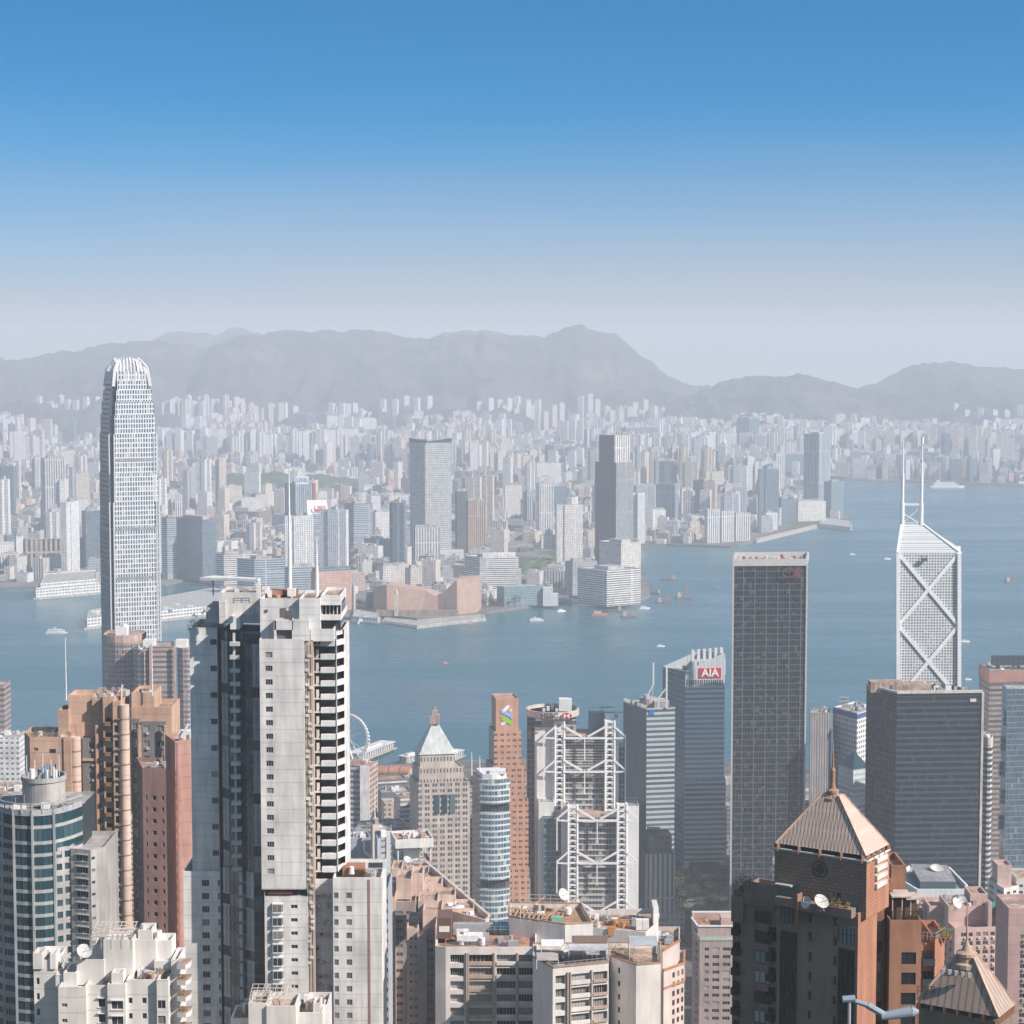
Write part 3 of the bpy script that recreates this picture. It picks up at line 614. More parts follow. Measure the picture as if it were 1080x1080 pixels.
# housing estates : rows of equal towers climbing the foot of the mountains
for px, yb, nrow, ncol, dx, h, mat, z in [(8, 447, 2, 6, 9, 115, 'white', 20), (40, 434, 1, 4, 8, 125, 'pale', 60), (82, 430, 1, 5, 8, 120, 'white', 70), (172, 440, 2, 9, 7, 120, 'pale', 60), (240, 452, 2, 6, 8, 110, 'cream', 30), (268, 455, 1, 5, 8, 115, 'white', 40),
                              (345, 452, 2, 6, 9, 105, 'pale', 30), (405, 438, 1, 5, 9, 115, 'white', 80), (352, 446, 1, 6, 8, 100, 'white', 40), (505, 443, 1, 7, 8, 115, 'white', 70), (500, 455, 1, 9, 8, 100, 'cream', 30), (612, 443, 1, 3, 7, 120, 'pale', 75), (640, 453, 2, 6, 8, 110, 'cream', 45), (548, 456, 1, 6, 8, 110, 'pale', 30),
                              (700, 452, 1, 4, 9, 100, 'white', 40), (860, 447, 1, 3, 10, 70, 'white', 40), (888, 452, 1, 5, 12, 110, 'pale', 40), (925, 450, 1, 5, 9, 115, 'white', 45), (965, 458, 1, 5, 12, 120, 'pale', 30), (1005, 462, 1, 6, 12, 110, 'pale', 30), (1040, 470, 2, 5, 9, 100, 'white', 20), (900, 472, 2, 8, 9, 80, 'cream', 12), (975, 480, 2, 8, 12, 75, 'white', 8), (800, 470, 1, 6, 9, 80, 'pale', 10), (880, 490, 1, 14, 13, 55, 'grey', 6), (440, 466, 1, 8, 8, 100, 'vert', 10)]:
    for i in range(nrow):
        for k in range(ncol):
            g = ground(px + k * (dx + 2.5) + i * 5 + rng.uniform(-1.5, 1.5), yb + i * 6, z); g2 = min(9550, g[1]); hh_ = rng.choice((0, 8, 16, 25, 38))
            x = g[0] * g2 / g[1]; 
            cand.append((x + rng.uniform(-6, 6), g2 + rng.uniform(-30, 30), z, h + hh_, 'cross' if mat != 'vert' else 'slab', mat, R(rng.choice((-20, 20, 10)))))
cand.sort(key=lambda c: -(c[3] + c[2] * .3) / c[1] * (1 if c[3] > 60 else .6))
KC = {'white': 'white', 'pale': 'pale grey', 'cream': 'cream', 'pink': 'pinkish', 'grey': 'grey', 'vert': 'ribbed white', 'blue': 'blue glass', 'brown': 'brown'}
KK = {'cross': 'cross shaped', 'slab': 'broad slab', 'ell': 'angled', 'box': 'square'}
cnt = 0; rest = []
for c in cand:
    x, y, z, h, kind, mat, a = c
    if cnt < 225 and h > 70 and abs(x) < y * .25:
        hq = min((80, 95, 110, 125, 140, 155), key=lambda v: abs(v - h)); me, pm, _ = getp(kind, hq, mat)
        o = bpy.data.objects.new('residential_tower', me); col.objects.link(o); o.location = (x, y, z); o.rotation_euler = (0, 0, a)
        p_ = bpy.data.objects.new('plant_room', pm); col.objects.link(p_); p_.parent = o
        where = 'under the mountains' if y > 8200 else 'mid city' if y > 6000 else 'near the far shore'
        side = 'on the west side' if x < -y * .09 else 'on the east side' if x > y * .09 else 'in the centre'
        lab = f'{KC[mat]} {KK[kind]} tower {where}, {side}'
        tag(o, lab, 'tower', 'far ' + lab.replace('tower', 'towers')); cnt += 1
    else: rest.append(c)
mats = list(FM.values()) + [KROOF]; idx = {k: i for i, k in enumerate(FM)}
mb = MB(); ri = len(mats) - 1
for x, y, z, h, kind, mat, a in rest:
    w, d = {'cross': (24, 24), 'slab': (rng.uniform(32, 52), 13), 'ell': (22, 22), 'box': (rng.uniform(15, 32), rng.uniform(14, 28))}[kind]
    if h < 45 and rng.random() < .14: w, d = w * 2.2, d * 1.3
    mb.box((x, y), (w, d), h + z, 0, idx[mat], a, ri); mb.box((x + rng.uniform(-4, 4), y), (w * .35, d * .35), 4, h + z, ri, a)
    if kind == 'box' and h < 60: mb.box((x - w * .3, y - d * .9), (w * .8, d * .7), h * rng.uniform(.4, .9), 0, idx[rng.choice(('pale', 'cream', 'white', 'grey'))], a, ri)
tag(mb.build('distant_city', mats), 'dense mass of small hazy buildings filling the far city', 'city', kind='stuff')
# wooded mounds inside the far city
WOOD = leafy('woodland', (.03, .05, .025), (.055, .075, .03), .02)
mb = MB()
for (hx, hy, hr), hh_ in zip(hillsx, (62, 25, 30, 50, 70)):
    nn_ = 26
    for i in range(nn_):
        for j in range(nn_):
            q4 = []
            for di, dj in ((0, 0), (1, 0), (1, 1), (0, 1)):
                u, v = (i + di) / nn_ * 2 - 1, (j + dj) / nn_ * 2 - 1; rr = max(0, 1 - math.hypot(u, v))
                q4.append((hx + u * hr * 1.15, hy + v * hr * .9, 2 + hh_ * (rr ** .8) + (fbm(u * 3 + hx, v * 3, 3) * 12 + fbm(u * 17, v * 17 + hx, 2) * 7) * min(1, rr * 5)))
            mb.face(q4, 0, smooth=False)
for i in range(900):
    x, y = rng.uniform(-1900, 1900), rng.uniform(3320, 8200)
    if not inframe(x, y) or not pip(x, y - 12, kp) or not free(x, y) or fbm(x / 420 + 5, y / 420, 2) < .2: continue
    for k in range(7):
        px_, py_, s = x + rng.uniform(-22, 22), y + rng.uniform(-22, 22), rng.uniform(4, 9)
        P5 = [(px_ + s * math.cos(t * 1.256 + k), py_ + s * math.sin(t * 1.256 + k)) for t in range(5)]; hh2 = rng.uniform(6, 13)
        mb.prism(P5, 3, 3 + hh2 * .7, 0, -1); [mb.face([(*P5[t], 3 + hh2 * .7), (*P5[(t + 1) % 5], 3 + hh2 * .7), (px_, py_, 3 + hh2)]) for t in range(5)]
tag(mb.build('woodland', [WOOD]), 'dark wooded mounds between the far city blocks', 'woods', kind='stuff')
# ================================================================ DOWNTOWN, NEAR SHORE
def quad(px0, pxc, px1, Y, dl, dr, py=800):
    return corner(px0, pxc, px1, Y, dl, dr, Zat(py, Y))
def ctr(P): return (sum(p[0] for p in P) / len(P), sum(p[1] for p in P) / len(P))
def clutter(m, P, z, n=8, hmax=4, seed=0):
    """lift houses, tanks, ducts on a roof"""
    r_ = random.Random(len(P) + (seed if seed != 'infill' else round(P[0][0]))); c = ctr(P); q = inset(P, 2.0)
    ang = math.atan2(P[2][1] - P[1][1], P[2][0] - P[1][0])
    for i in range(n):
        a, b = r_.random(), r_.random(); k = r_.choice(range(len(q)))
        x = c[0] + (q[k][0] - c[0]) * a * .8 + (q[(k + 1) % len(q)][0] - c[0]) * b * .15; y = c[1] + (q[k][1] - c[1]) * a * .8 + (q[(k + 1) % len(q)][1] - c[1]) * b * .15
        t = r_.random(); w = r_.uniform(1.2, 4)
        mm = (lambda nm: m) if seed == 'infill' else m.item
        if t < .6: mm('plant_box').box((x, y), (w, r_.uniform(1.2, 4)), r_.uniform(1, hmax), z, r_.choice((0, 1)), ang)
        elif t < .8: mm('water_tank').tube((x, y, z), (x, y, z + r_.uniform(1, 2.5)), w * .35, n=10, mat=0)
        else: mm('roof_pipe').bar((x - w, y, z + .6), (x + w, y + 1, z + .6), .4, mat=1)
def dt(name, label, P, ztop, mat, cat='building', base=3, roofm=None, clut=8, group=None, seed=1, par=.6):
    c = ctr(P); r = root(name, label, cat, (c[0], c[1], base), group)
    w = MB(); w.roofed(P, base, ztop, 0, 1, par, 1.4); w.build('wall', [mat, roofm or ROOF], r)
    if clut:
        m = MB(); clutter(m, P, ztop - 1.4, clut, 4, seed); m.build('rooftop_plant', [ROOF, WHITE], r)
    return r
# --- white skyscraper with a clawed crown
Y = 1770; s_ = Y / F; yaw = R(25); cxw = Xat(141, Y + 26, 0); cyw = Y + 26
IFCF = facade((.72, .73, .74), (.06, .11, .17), 2.3, 4.2, .62, .76, .1, (.4, .43, .45), .25, refl=.5); 
IFC_SHADE = facade((.07, .12, .18), (.008, .025, .055), 3.0, 4.2, .85, .8, .1, camt=.05)  # dark copy for the left faces, shade and dark reflections put into the colour
r = root('skyscraper', 'tallest white gridded skyscraper with a rounded clawed crown, by the water', 'skyscraper', (cxw, cyw, 4))
def rotp(x, y, c=(cxw, cyw), a=yaw): return (c[0] + x * math.cos(a) - y * math.sin(a), c[1] + x * math.sin(a) + y * math.cos(a))
def notched(h, nt_): return [rotp(x, y) for x, y in ((-h + nt_, -h), (h - nt_, -h), (h - nt_, -h + nt_), (h, -h + nt_), (h, h - nt_), (h - nt_, h - nt_), (h - nt_, h), (-h + nt_, h), (-h + nt_, h - nt_), (-h, h - nt_), (-h, -h + nt_), (-h + nt_, -h + nt_))]
tiers_ = [(4, 560, 21.6, 2.8), (560, 500, 21.3, 2.9), (500, 458, 20.8, 3.1), (458, 438, 20.1, 3.4), (438, 424, 19.2, 3.6), (424, 412, 18.1, 3.8), (412, 402, 16.8, 3.8), (402, 392, 15.2, 3.6)]
w = MB(); zprev = 4
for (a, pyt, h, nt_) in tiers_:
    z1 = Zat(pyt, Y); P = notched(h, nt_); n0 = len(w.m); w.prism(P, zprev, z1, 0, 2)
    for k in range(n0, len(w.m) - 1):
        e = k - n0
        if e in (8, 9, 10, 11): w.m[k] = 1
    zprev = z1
w.build('wall', [IFCF, IFC_SHADE, GREY], r)
m = MB(); ztop = Zat(377, Y); zc = Zat(393, Y)
for side in range(4):
    a = yaw + side * math.pi / 2; nfin = 9
    for k in range(nfin):
        u = (k / (nfin - 1) * 2 - 1) * 12.4; zt = ztop - abs(k - 4) ** 1.6 * .7
        p0 = rotp(u, -15.3, a=a); p1 = rotp(u * .93, -12.8, a=a); p2 = rotp(u * .85, -10, a=a)
        m.bar((*p0, zc - 9), (*p0, zc + 1), 1.0, .8); m.bar((*p0, zc), (*p1, (zc + zt) / 2 + 1.5), 1.0, .8); m.bar((*p1, (zc + zt) / 2 + 1.5), (*p2, zt), .9, .7)
for x, y in ((-1, -1), (1, -1), (1, 1), (-1, 1)):
    p0, p1, p2 = rotp(x * 16.2, y * 16.2), rotp(x * 14, y * 14), rotp(x * 9, y * 9)
    m.bar((*p0, zc - 12), (*p1, zc + 4), 2.2); m.bar((*p1, zc + 4), (*p2, ztop - 2), 1.8)
m.build('crown', [plain('crown_metal', (.8, .8, .8), .4)], r)
m = MB()
for x, y in ((-1, -1), (1, -1), (1, 1)):
    for dx_, dy_ in ((0, 3.2), (3.2, 0)):
        p = rotp(x * (21.8 - dx_ * .88), y * (21.8 - dy_ * .88)); m.bar((*p, 4), (*p, Zat(530, Y)), 1.1)
        p = rotp(x * (21.1 - dx_ * 1.1), y * (21.1 - dy_ * 1.1)); m.bar((*p, Zat(530, Y)), (*p, Zat(458, Y)), 1.0)
m.build('corner_mullion', [plain('pale_metal', (.72, .73, .74), .4)], r)
m = MB()
for pyb in (487, 560, 612): m.item('plant_floor_band').prism(notched(21.75 if pyb > 530 else 21.15, 2.9 if pyb > 530 else 3.6), Zat(pyb, Y), Zat(pyb - 3, Y), 0, -1)
m.build('plant_floor_band', [facade((.45, .47, .49), (.08, .1, .12), 1.3, 20, .5, .99)], r)
# --- twin brown granite and glass office towers below it
BG = facade((.45, .31, .26), (.12, .16, .2), 60, 4.0, 1.1, .5, camt=.1); BG2 = facade((.42, .3, .26), (.07, .11, .15), 2.2, 4.0, .8, .72, camt=.2, refl=.4)
def rounded(px0, px1, Y, depth, py, n=7):
    z = Zat(py, Y); x0, x1 = Xat(px0, Y, z), Xat(px1, Y, z); c = (x0 + x1) / 2; w_ = (x1 - x0) / 2
    pts = [(c - w_ * math.cos(math.pi * i / n), Y + depth * .45 - depth * .45 * math.sin(math.pi * i / n)) for i in range(n + 1)]
    return pts + [(x1, Y + depth), (x0, Y + depth)]
Y = 1610
P = rounded(105, 146, Y, 36, 672); z = Zat(672, Y)
r = dt('office_tower', 'pink granite office tower with curved glass ends, at the foot of the tallest skyscraper', P, z, BG2, seed=3)
m = MB(); m.roofed([(x, y - .4) for x, y in P[:8]] + P[8:], z - 5, z + .8, 0, 1, .5, 1); m.build('parapet', [paint((.5, .34, .28)), ROOFP], r)
m = MB(); c = ctr(P); m.box(c, (9, 9), 7, z, 0); m.tube((c[0] + 2, c[1], z + 7), (c[0] + 2, c[1], z + 9), 2.5); m.build('plant_room', [WHITE], r)
P = rounded(137, 160, 1585, 36, 685); z = Zat(685, 1585); r = dt('office_tower', 'second pink and glass office tower with pale horizontal bands, nearer than its twin', P, z, facade((.5, .36, .31), (.1, .15, .2), 2.5, 4.0, .9, .6, camt=.2), seed=5)
P = quad(159, 160, 184, 1583, 30, 1, 682); m = MB(); m.roofed(P, 3, Zat(682, 1583), 0, 1); m.build('banded_wing', [BG, ROOFP], r)
P = rounded(184, 206, 1586, 34, 684); m = MB(); m.roofed(P, 3, Zat(684, 1586), 0, 1); m.build('glass_wing', [facade((.5, .36, .31), (.12, .18, .23), 2.5, 4.0, .9, .62, camt=.25), ROOFP], r)
m = MB(); [m.box((Xat(p, 1600, 190), 1600), (9, 8), 6, Zat(683, 1590) - 1, 0) for p in (158, 192)]; m.build('plant_room', [WHITE], r)
m = MB(); [m.bar((Xat(p, 1581, 190), 1581, 4), (Xat(p, 1581, 190), 1581, Zat(681, 1581)), 1.6) for p in (158.5, 184)]; m.build('corner_pier', [paint((.5, .34, .28))], r)
# --- grey green pyramid topped office
Y = 1330; P = quad(432, 441, 495.5, Y, 26, 6, 826); z = Zat(826, Y)
SB = facade((.54, .46, .41), (.08, .1, .12), 5.05, 3.9, .62, .56, camt=.15, sub=2)
r = dt('office_tower', 'stepped stone office tower topped by a green pyramid roof and a spike', P, z, SB, clut=0)
m = MB(); 
for ins, a, b in ((2.4, 826, 811), (5.6, 811, 797)):
    q = inset(P, ins); 
    q = [(x - (3 if ins > 5 else 1), y) for x, y in q]
    m.roofed(q, Zat(a, Y) - 1.4, Zat(b, Y), 0, 1, .5, .8); top = q
m.build('upper_storeys', [facade((.54, .46, .41), (.1, .11, .12), 2.2, 7, .45, .4), ROOF], r)
m = MB(); za, zb = Zat(798, Y), Zat(766, Y); c = ctr(top); q = inset(top, -.8)
for i in range(4):
    e, f = q[i], q[(i + 1) % 4]; e2 = (c[0] + (e[0] - c[0]) * .13, c[1] + (e[1] - c[1]) * .13); f2 = (c[0] + (f[0] - c[0]) * .13, c[1] + (f[1] - c[1]) * .13)
    m.face([(*e, za), (*f, za), (*f2, zb), (*e2, zb)])
m.face([(*p, za) for p in q][::-1]); m.build('pyramid_roof', [paint((.58, .62, .6), .6, .3, (1.6, None))], r)
m = MB(); m.box(c, (6, 6), 6, zb - 1, 0); m.box(c, (3.5, 3.5), 9, zb - 1, 0); m.tube((*c, zb + 7), (*c, Zat(749, Y)), .8, .25); m.build('finial', [paint((.45, .35, .3))], r)
for k in range(3):
    m = MB(); a = Vector(P[1]); b = Vector(P[2]); dd = (b - a).normalized(); p = a + dd * ((b - a).length * (.36 + .15 * k)); nrm_ = Vector((dd.y, -dd.x))
    m.box((p.x + nrm_.x * .25, p.y + nrm_.y * .25), (3.4, .5), Zat(839, Y) - Zat(859, Y), Zat(859, Y), 0, math.atan2(dd.y, dd.x)); m.build('tall_window', [GLASSB], r)
# --- white curved glass bank
Y = 1255; P = quad(498, 506, 538, Y, 22, 3, 822); z = Zat(822, Y)
P = [P[0], P[1]] + [((P[1][0] + (P[2][0] - P[1][0]) * t), (P[1][1] + (P[2][1] - P[1][1]) * t) - 3.2 * math.sin(t * math.pi)) for t in (.2, .4, .6, .8)] + [P[2], P[3]]
CW = facade((.62, .65, .66), (.07, .14, .2), 2.0, 3.7, .9, .66, .1, (.55, .58, .55), .2, refl=.5)
r = root('office_tower', 'slim white banded office tower with a bowed glass front and dark recessed floors', 'building', (*ctr(P), 4)); m = MB(); 
zz_ = [4, Zat(938, Y), Zat(928, Y), Zat(857, Y), Zat(848, Y), z]
for k in range(5):
    q = P if k % 2 == 0 else [P[0], (P[1][0] + .5, P[1][1] + 1.5)] + [(x, y + 3.4) for x, y in P[2:6]] + [(P[6][0] - .5, P[6][1] + 1.5), P[7]]
    n0 = len(m.m); m.prism(q, zz_[k], zz_[k + 1], 0 if k % 2 == 0 else 1, 2, True); m.m[n0] = 1
m.build('wall', [CW, facade((.12, .15, .18), (.03, .05, .07), 2.2, 3.7, .9, .9, camt=.05), ROOF], r)
m = MB(); q = [P[0], P[1], P[3], P[4], P[6], P[7]]; m.prism(inset(q, 2), z, z + 3, 0); m.box((ctr(P)[0] + 3, ctr(P)[1]), (10, 9), 2, z + 3, 0); m.build('roof_canopy', [WHITE], r)
m = MB(); [m.tube((Xat(p, Y + 12, z), Y + 12, z), (Xat(p, Y + 12, z), Y + 12, Zat(t, Y + 12)), .45, .2) for p, t in ((497.5, 793), (506, 797))]; m.build('roof_mast', [WHITE], r)
# --- salmon stepped bank tower with an emblem
Y = 1387; SC = facade((.56, .3, .2), (.05, .04, .045), 4.3, 4.1, .55, .36, .2, sub=2); SCP = paint((.58, .31, .21), .8, .2, (2.2, 2.2), .2); SCB = facade((.4, .3, .27), (.16, .15, .16), 60, 4.1, 1.1, .5)
r = root('bank_tower', 'salmon stepped bank tower with a blue and green ribbon emblem at its top', 'building', (Xat(536, Y + 12, 0), Y + 12, 4))
blocks = [(518.5, 523, 547, 737, 771, 0), (515.5, 521, 550, 771, 807, -1), (512, 520, 554, 807, 842, -2), (514, 521, 557.5, 842, 915, -3), (514, 524, 558.5, 915, 1000, -4)]
m = MB(); m2 = MB()
for k, (a, b, c_, t, u, dy) in enumerate(blocks):
    P = quad(a, b, c_, Y + dy, 22, 2, t); zb_ = Zat(u, Y) - 6 if k < 4 else 4; zt = Zat(t, Y)
    if k == 0: m2.roofed(P, zb_, zt, 0, 1); top = P; ztp = zt
    else:
        n0 = len(m.m); m.roofed(P, zb_, zt, 0, 1, .5, 1); m.m[n0] = 2
m.build('wall', [SC, ROOFP, SCB], r); m2.build('top_block', [SCP, ROOFP], r)
a, b = Vector(top[1]), Vector(top[2]); d = (b - a).normalized(); nn = Vector((d.y, -d.x)); ang = math.atan2(d.y, d.x)
def logo(pts, mat, nm, k):
    m = MB(); f = [(a + d * ((px - 523) / 24 * (b - a).length) + nn * (.3 + k * .12)) for px, py in pts]
    front = [(p.x, p.y, Zat(py, Y)) for p, (px, py) in zip(f, pts)]; back = [(p[0] - nn.x * .28, p[1] - nn.y * .28, p[2]) for p in front]
    m.face(front); 
    for i in range(len(front)): j = (i + 1) % len(front); m.face([front[i], back[i], back[j], front[j]])
    m.build(nm, [mat], r)
def lg(x, y): return (505 + x / 12, 725 + y / 12)
logo([lg(*p) for p in ((285, 300), (350, 232), (385, 230), (385, 262), (320, 318))], plain('emblem_white', (.8, .82, .85)), 'emblem_ribbon', 0)
logo([lg(*p) for p in ((280, 290), (425, 345), (430, 375), (415, 410), (385, 375), (280, 322))], plain('emblem_blue', (.2, .5, .8)), 'emblem_ribbon', 1)
logo([lg(*p) for p in ((375, 300), (420, 262), (425, 300), (400, 325))], plain('emblem_cream', (.7, .62, .45)), 'emblem_ribbon', 0)
logo([lg(*p) for p in ((285, 368), (420, 425), (425, 470), (400, 475), (285, 415))], plain('emblem_green', (.28, .55, .04)), 'emblem_ribbon', 1)
logo([lg(*p) for p in ((280, 455), (330, 430), (350, 440), (305, 485), (282, 478))], plain('emblem_white', (.8, .82, .85)), 'emblem_ribbon', 0)
# --- exposed frame bank headquarters
Y = 1400; HB = Y
def X_(px, y=Y): return Xat(px, y, 120)
r = root('bank_headquarters', 'white bank tower with exposed V shaped hangers and ladder like masts', 'building', (X_(615), Y + 20, 4))
HW = plain('white_cladding', (.82, .82, .82), .45); HG = facade((.5, .47, .44), (.045, .075, .1), 2.3, 3.85, .92, .74, .1, (.42, .47, .48), .22, v0=-Zat(780, Y) + 385)
HWP = paint((.84, .84, .84), .55, .12, (3.6, 3.6), .25)
m = MB(); zt = Zat(777, Y)
m.prism([(X_(586), Y + 3), (X_(648), Y + 3), (X_(648), Y + 30), (X_(586), Y + 30)], 4, zt, 0, 1)
m.prism([(X_(600, Y - 22), Y - 18), (X_(661, Y - 22), Y - 18), (X_(661), Y + 3), (X_(600), Y + 3)], 4, Zat(862, Y - 20), 0, 1)
m.build('glazed_floors', [HG, ROOFP], r)
m = MB()
for px0, px1, yy0, yy1, t in ((564, 583.5, Y + 2, Y + 26, 767), (648.5, 652.5, Y + 4, Y + 20, 757), (661, 674, Y - 17, Y + 10, 850), (568, 584, Y - 12, Y + 2, 846), (592, 600, Y - 16, Y, 850)):
    q = [(X_(px0, yy0), yy0), (X_(px1, yy0), yy0), (X_(px1, yy0), yy1), (X_(px0, yy0), yy1)]; m.roofed(q, 4, Zat(t, yy0), 0, 1, .4, .8)
m.build('service_tower', [HWP, ROOF], r)
m = MB(); m.prism([(X_(652.5), Y + 5), (X_(660), Y + 5), (X_(660), Y + 24), (X_(652.5), Y + 24)], 4, Zat(790, Y), 0, 1)
m.prism([(X_(556), Y + 16), (X_(565), Y + 16), (X_(565), Y + 40), (X_(556), Y + 40)], 4, Zat(762, Y), 0, 1); m.prism([(X_(573), Y - 14), (X_(592), Y - 14), (X_(592), Y + 2), (X_(573), Y + 2)], 4, Zat(856, Y), 0, 1)
m.build('side_glazing', [facade((.2, .26, .3), (.04, .08, .11), 2.6, 3.85, .8, .75, camt=.1), ROOF], r)
def ladder(px, pyt, pyb, yy, par=r):
    m = MB(); w_ = 3.1; zt, zb_ = Zat(pyt, yy), Zat(pyb, yy); x = X_(px, yy)
    for s in (-1, 1): m.tube((x + s * w_, yy, zb_), (x + s * w_, yy, zt), .85, n=8); m.tube((x + s * w_, yy + 4.5, zb_), (x + s * w_, yy + 4.5, zt), .85, n=8)
    z = zt - 1
    while z > zb_:
        m.box((x, yy), (2 * w_, 1.0), 1.3, z - .65, 0); m.box((x, yy + 4.5), (2 * w_, 1.0), 1.3, z - .65, 0); 
        for s in (-1, 1): m.box((x + s * w_, yy + 2.2), (.9, 4), 1.3, z - .65, 0); m.bar((x + s * w_, yy, z - .6), (x + s * 1.2, yy, z - 2), .7); 
        z -= 3.85
    m.build('ladder_mast', [HW], par)
ladder(590, 761, 870, Y - 1); ladder(643, 760, 870, Y - 1); ladder(604, 850, 1010, Y - 22); ladder(656, 848, 1010, Y - 22)
def truss(pl, pr, py, yy, out=True):
    m = MB(); T = lambda px, y: (X_(px, yy), yy, Zat(y, yy)); mid = (pl + pr) / 2; 
    for a, b in (((pl + 4, py), (mid - 3, py + 11)), ((pr - 4, py), (mid + 3, py + 11)), ((pl + 4, py + 12.5), (pr - 4, py + 12.5)), ((mid, py + 11), (mid, py + 36))):
        m.bar(T(*a), T(*b), 1.5 if a[0] != mid else .7, 1.3)
    if out:
        for s, p in ((-1, pl), (1, pr)):
            m.bar(T(p + s * 4, py), T(p + s * 17, py + 11), 1.2); m.bar(T(p + s * 4, py + 13), T(p + s * 17, py + 12), 1.0); m.bar(T(p + s * 16.5, py + 11), T(p + s * 16.5, py + 44), .8)
    m.build('suspension_truss', [HW], r)
truss(590, 643, 766, Y - 1.5); truss(590, 643, 801.5, Y - 1.5); truss(604, 656, 853, Y - 22.5); truss(604, 656, 898, Y - 22.5); truss(604, 656, 950, Y - 22.5)
m = MB(); T2 = [(X_(a, Y + b), Y + b) for a, b in ((596, -2), (640, -2), (640, 6), (596, 6))]; 
for k in range(7):
    for py in (783 + k * 5.95, 821 + k * 5.95):
        if py < 852: m.item('floor_slab').box((X_(616.5), Y + 2.75), (29, .6), .45, Zat(py, Y), 0)
for k in range(26): m.item('floor_slab').box((X_(630, Y - 20), Y - 18.25), (29, .6), .45, Zat(868 + k * 5.95, Y - 20), 0)
m.build('floor_slab', [paint((.6, .5, .44), .7, .1)], r)
cx0, cy0 = X_(583), Y + 14; zr = Zat(757, Y)
m = MB(); m.lathe((cx0, cy0, zr), [(9, -3), (18.6, 0), (18.6, 4.4), (17.6, 4.4), (17.6, 2)], 32); m.lathe((cx0, cy0, zr + 2), [(17.6, 0), (.1, 0)], 32, 1); m.tube((cx0, cy0, zr - 14), (cx0, cy0, zr), 8, n=14)
m.build('rooftop_disc', [paint((.6, .56, .52), .6, .3), ROOF], r)
m = MB(); m.box((cx0 + 9, cy0 + 4), (9, 8), 8.5, zr + 2, 0); m.box((cx0 + 12, cy0 + 2), (9, 8), 16, zr - 16, 1); [m.box((cx0 - 6 + 3 * i, cy0 + 3 * (i % 3)), (2, 2), 2 + i % 3, zr + 2, 0) for i in range(4)]; m.build('lift_house', [HWP, HG], r)
sign(r, ((cx0 - 9, cy0 - 17.2), (cx0 + 9, cy0 - 17.2)), zr, 'HSBC', plain('brown_letter', (.05, .02, .018)), 5.0, None, .36, -.2, nrm=3.2, ext=.4)
m = MB(); hx, hy, hz = cx0 + 9.4, cy0 - 19.3, zr + 2.3; w_, h_ = 3.9, 2.1
def lf(pts, k, mat=0): m.face([(hx + x, hy - k, hz + z_) for x, z_ in pts], mat); m.face([(hx + x, hy - k + .3, hz + z_) for x, z_ in pts][::-1], mat)
lf([(-w_ / 2, -h_), (w_ / 2, -h_), (w_ / 2, h_), (-w_ / 2, h_)], 0, 1); lf([(-w_, 0), (-w_ / 2, -h_), (-w_ / 2, h_)], 0); lf([(w_, 0), (w_ / 2, h_), (w_ / 2, -h_)], 0); lf([(0, 0), (w_ / 2, h_), (-w_ / 2, h_)], .05); lf([(0, 0), (-w_ / 2, -h_), (w_ / 2, -h_)], .05)
m.build('hexagon_emblem', [RED, plain('emblem_white', (.8, .82, .85))], r)
m = MB(); zk = Zat(757, Y)
m.bar((X_(622), Y + 8, zk + 6), (X_(648), Y + 8, zk + 6), .6); m.bar((X_(636), Y + 8, zk + 2.5), (X_(660), Y + 8, zk + 2.5), .6); m.box((X_(643), Y + 8), (5, 4), 8, zk - 6, 1)
for k in range(5): m.bar((X_(622 + k * 3), Y + 8, zk - 12), (X_(625 + k * 3), Y + 8, zk + 6), .35)
m.box((X_(630), Y + 18), (11, 8), 15, zk - 14, 0); m.build('maintenance_crane', [plain('blue_steel', (.12, .18, .24)), HW], r)
# --- glass tower with a saw edged crown and two bent masts
Y = 1500; P = quad(657.5, 682, 712, Y, 34, 4, 746); z = Zat(747, Y)
GB = facade((.5, .55, .56), (.1, .15, .19), 60, 3.9, 1.1, .52, .1, camt=0.0); GS = facade((.22, .25, .28), (.05, .08, .1), 1.4, 60, .6, 1.1, .1, camt=0, refl=.5)
r = root('office_tower', 'blue banded glass tower with two thin bent roof masts', 'building', (*ctr(P), 4)); m = MB()
n0 = len(m.m); m.roofed(P, 4, z, 0, 2, .6, 3.5); m.m[n0] = 1; m.m[n0 + 3] = 1; m.build('wall', [GB, GS, ROOF], r)
m = MB(); a, b = Vector(P[0]), Vector(P[1])
for k in range(10):
    p = a + (b - a) * (k + .5) / 10; m.box((p.x, p.y), (1.6, 1.6), 3.0, z - 1, 0)
m.build('battlement', [paint((.6, .58, .55))], r)
m = MB(); c = ctr(P); m.tube((c[0], c[1] + 4, z - 3), (c[0], c[1] + 4, z + 4), 7, n=18); m.tube((c[0] - 2, c[1], z + 4), (c[0] - 2, c[1], z + 7), 2.4); m.box((c[0] + 9, c[1] - 4), (11, 8), 6, z - 3, 0); m.build('plant_room', [paint((.42, .4, .4))], r)
m = MB(); Q = lambda px, py, yy=Y + 12: (Xat(px, yy, 160), yy, Zat(py, yy))
for a, b, w_ in ((Q(689, 699), Q(689, 722), 1.2), (Q(689, 722), Q(681, 737), .8), (Q(689, 722), Q(687, 742), .3), (Q(703, 704, Y + 2), Q(703, 747, Y + 2), 1.3), (Q(703, 725, Y + 2), Q(694.5, 736, Y + 2), .9), (Q(694.5, 736, Y + 2), Q(694.5, 748, Y + 2), 1.0), (Q(694.5, 737, Y + 2), Q(703, 737, Y + 2), .9)): m.bar(a, b, w_)
m.build('roof_mast', [WHITE], r)
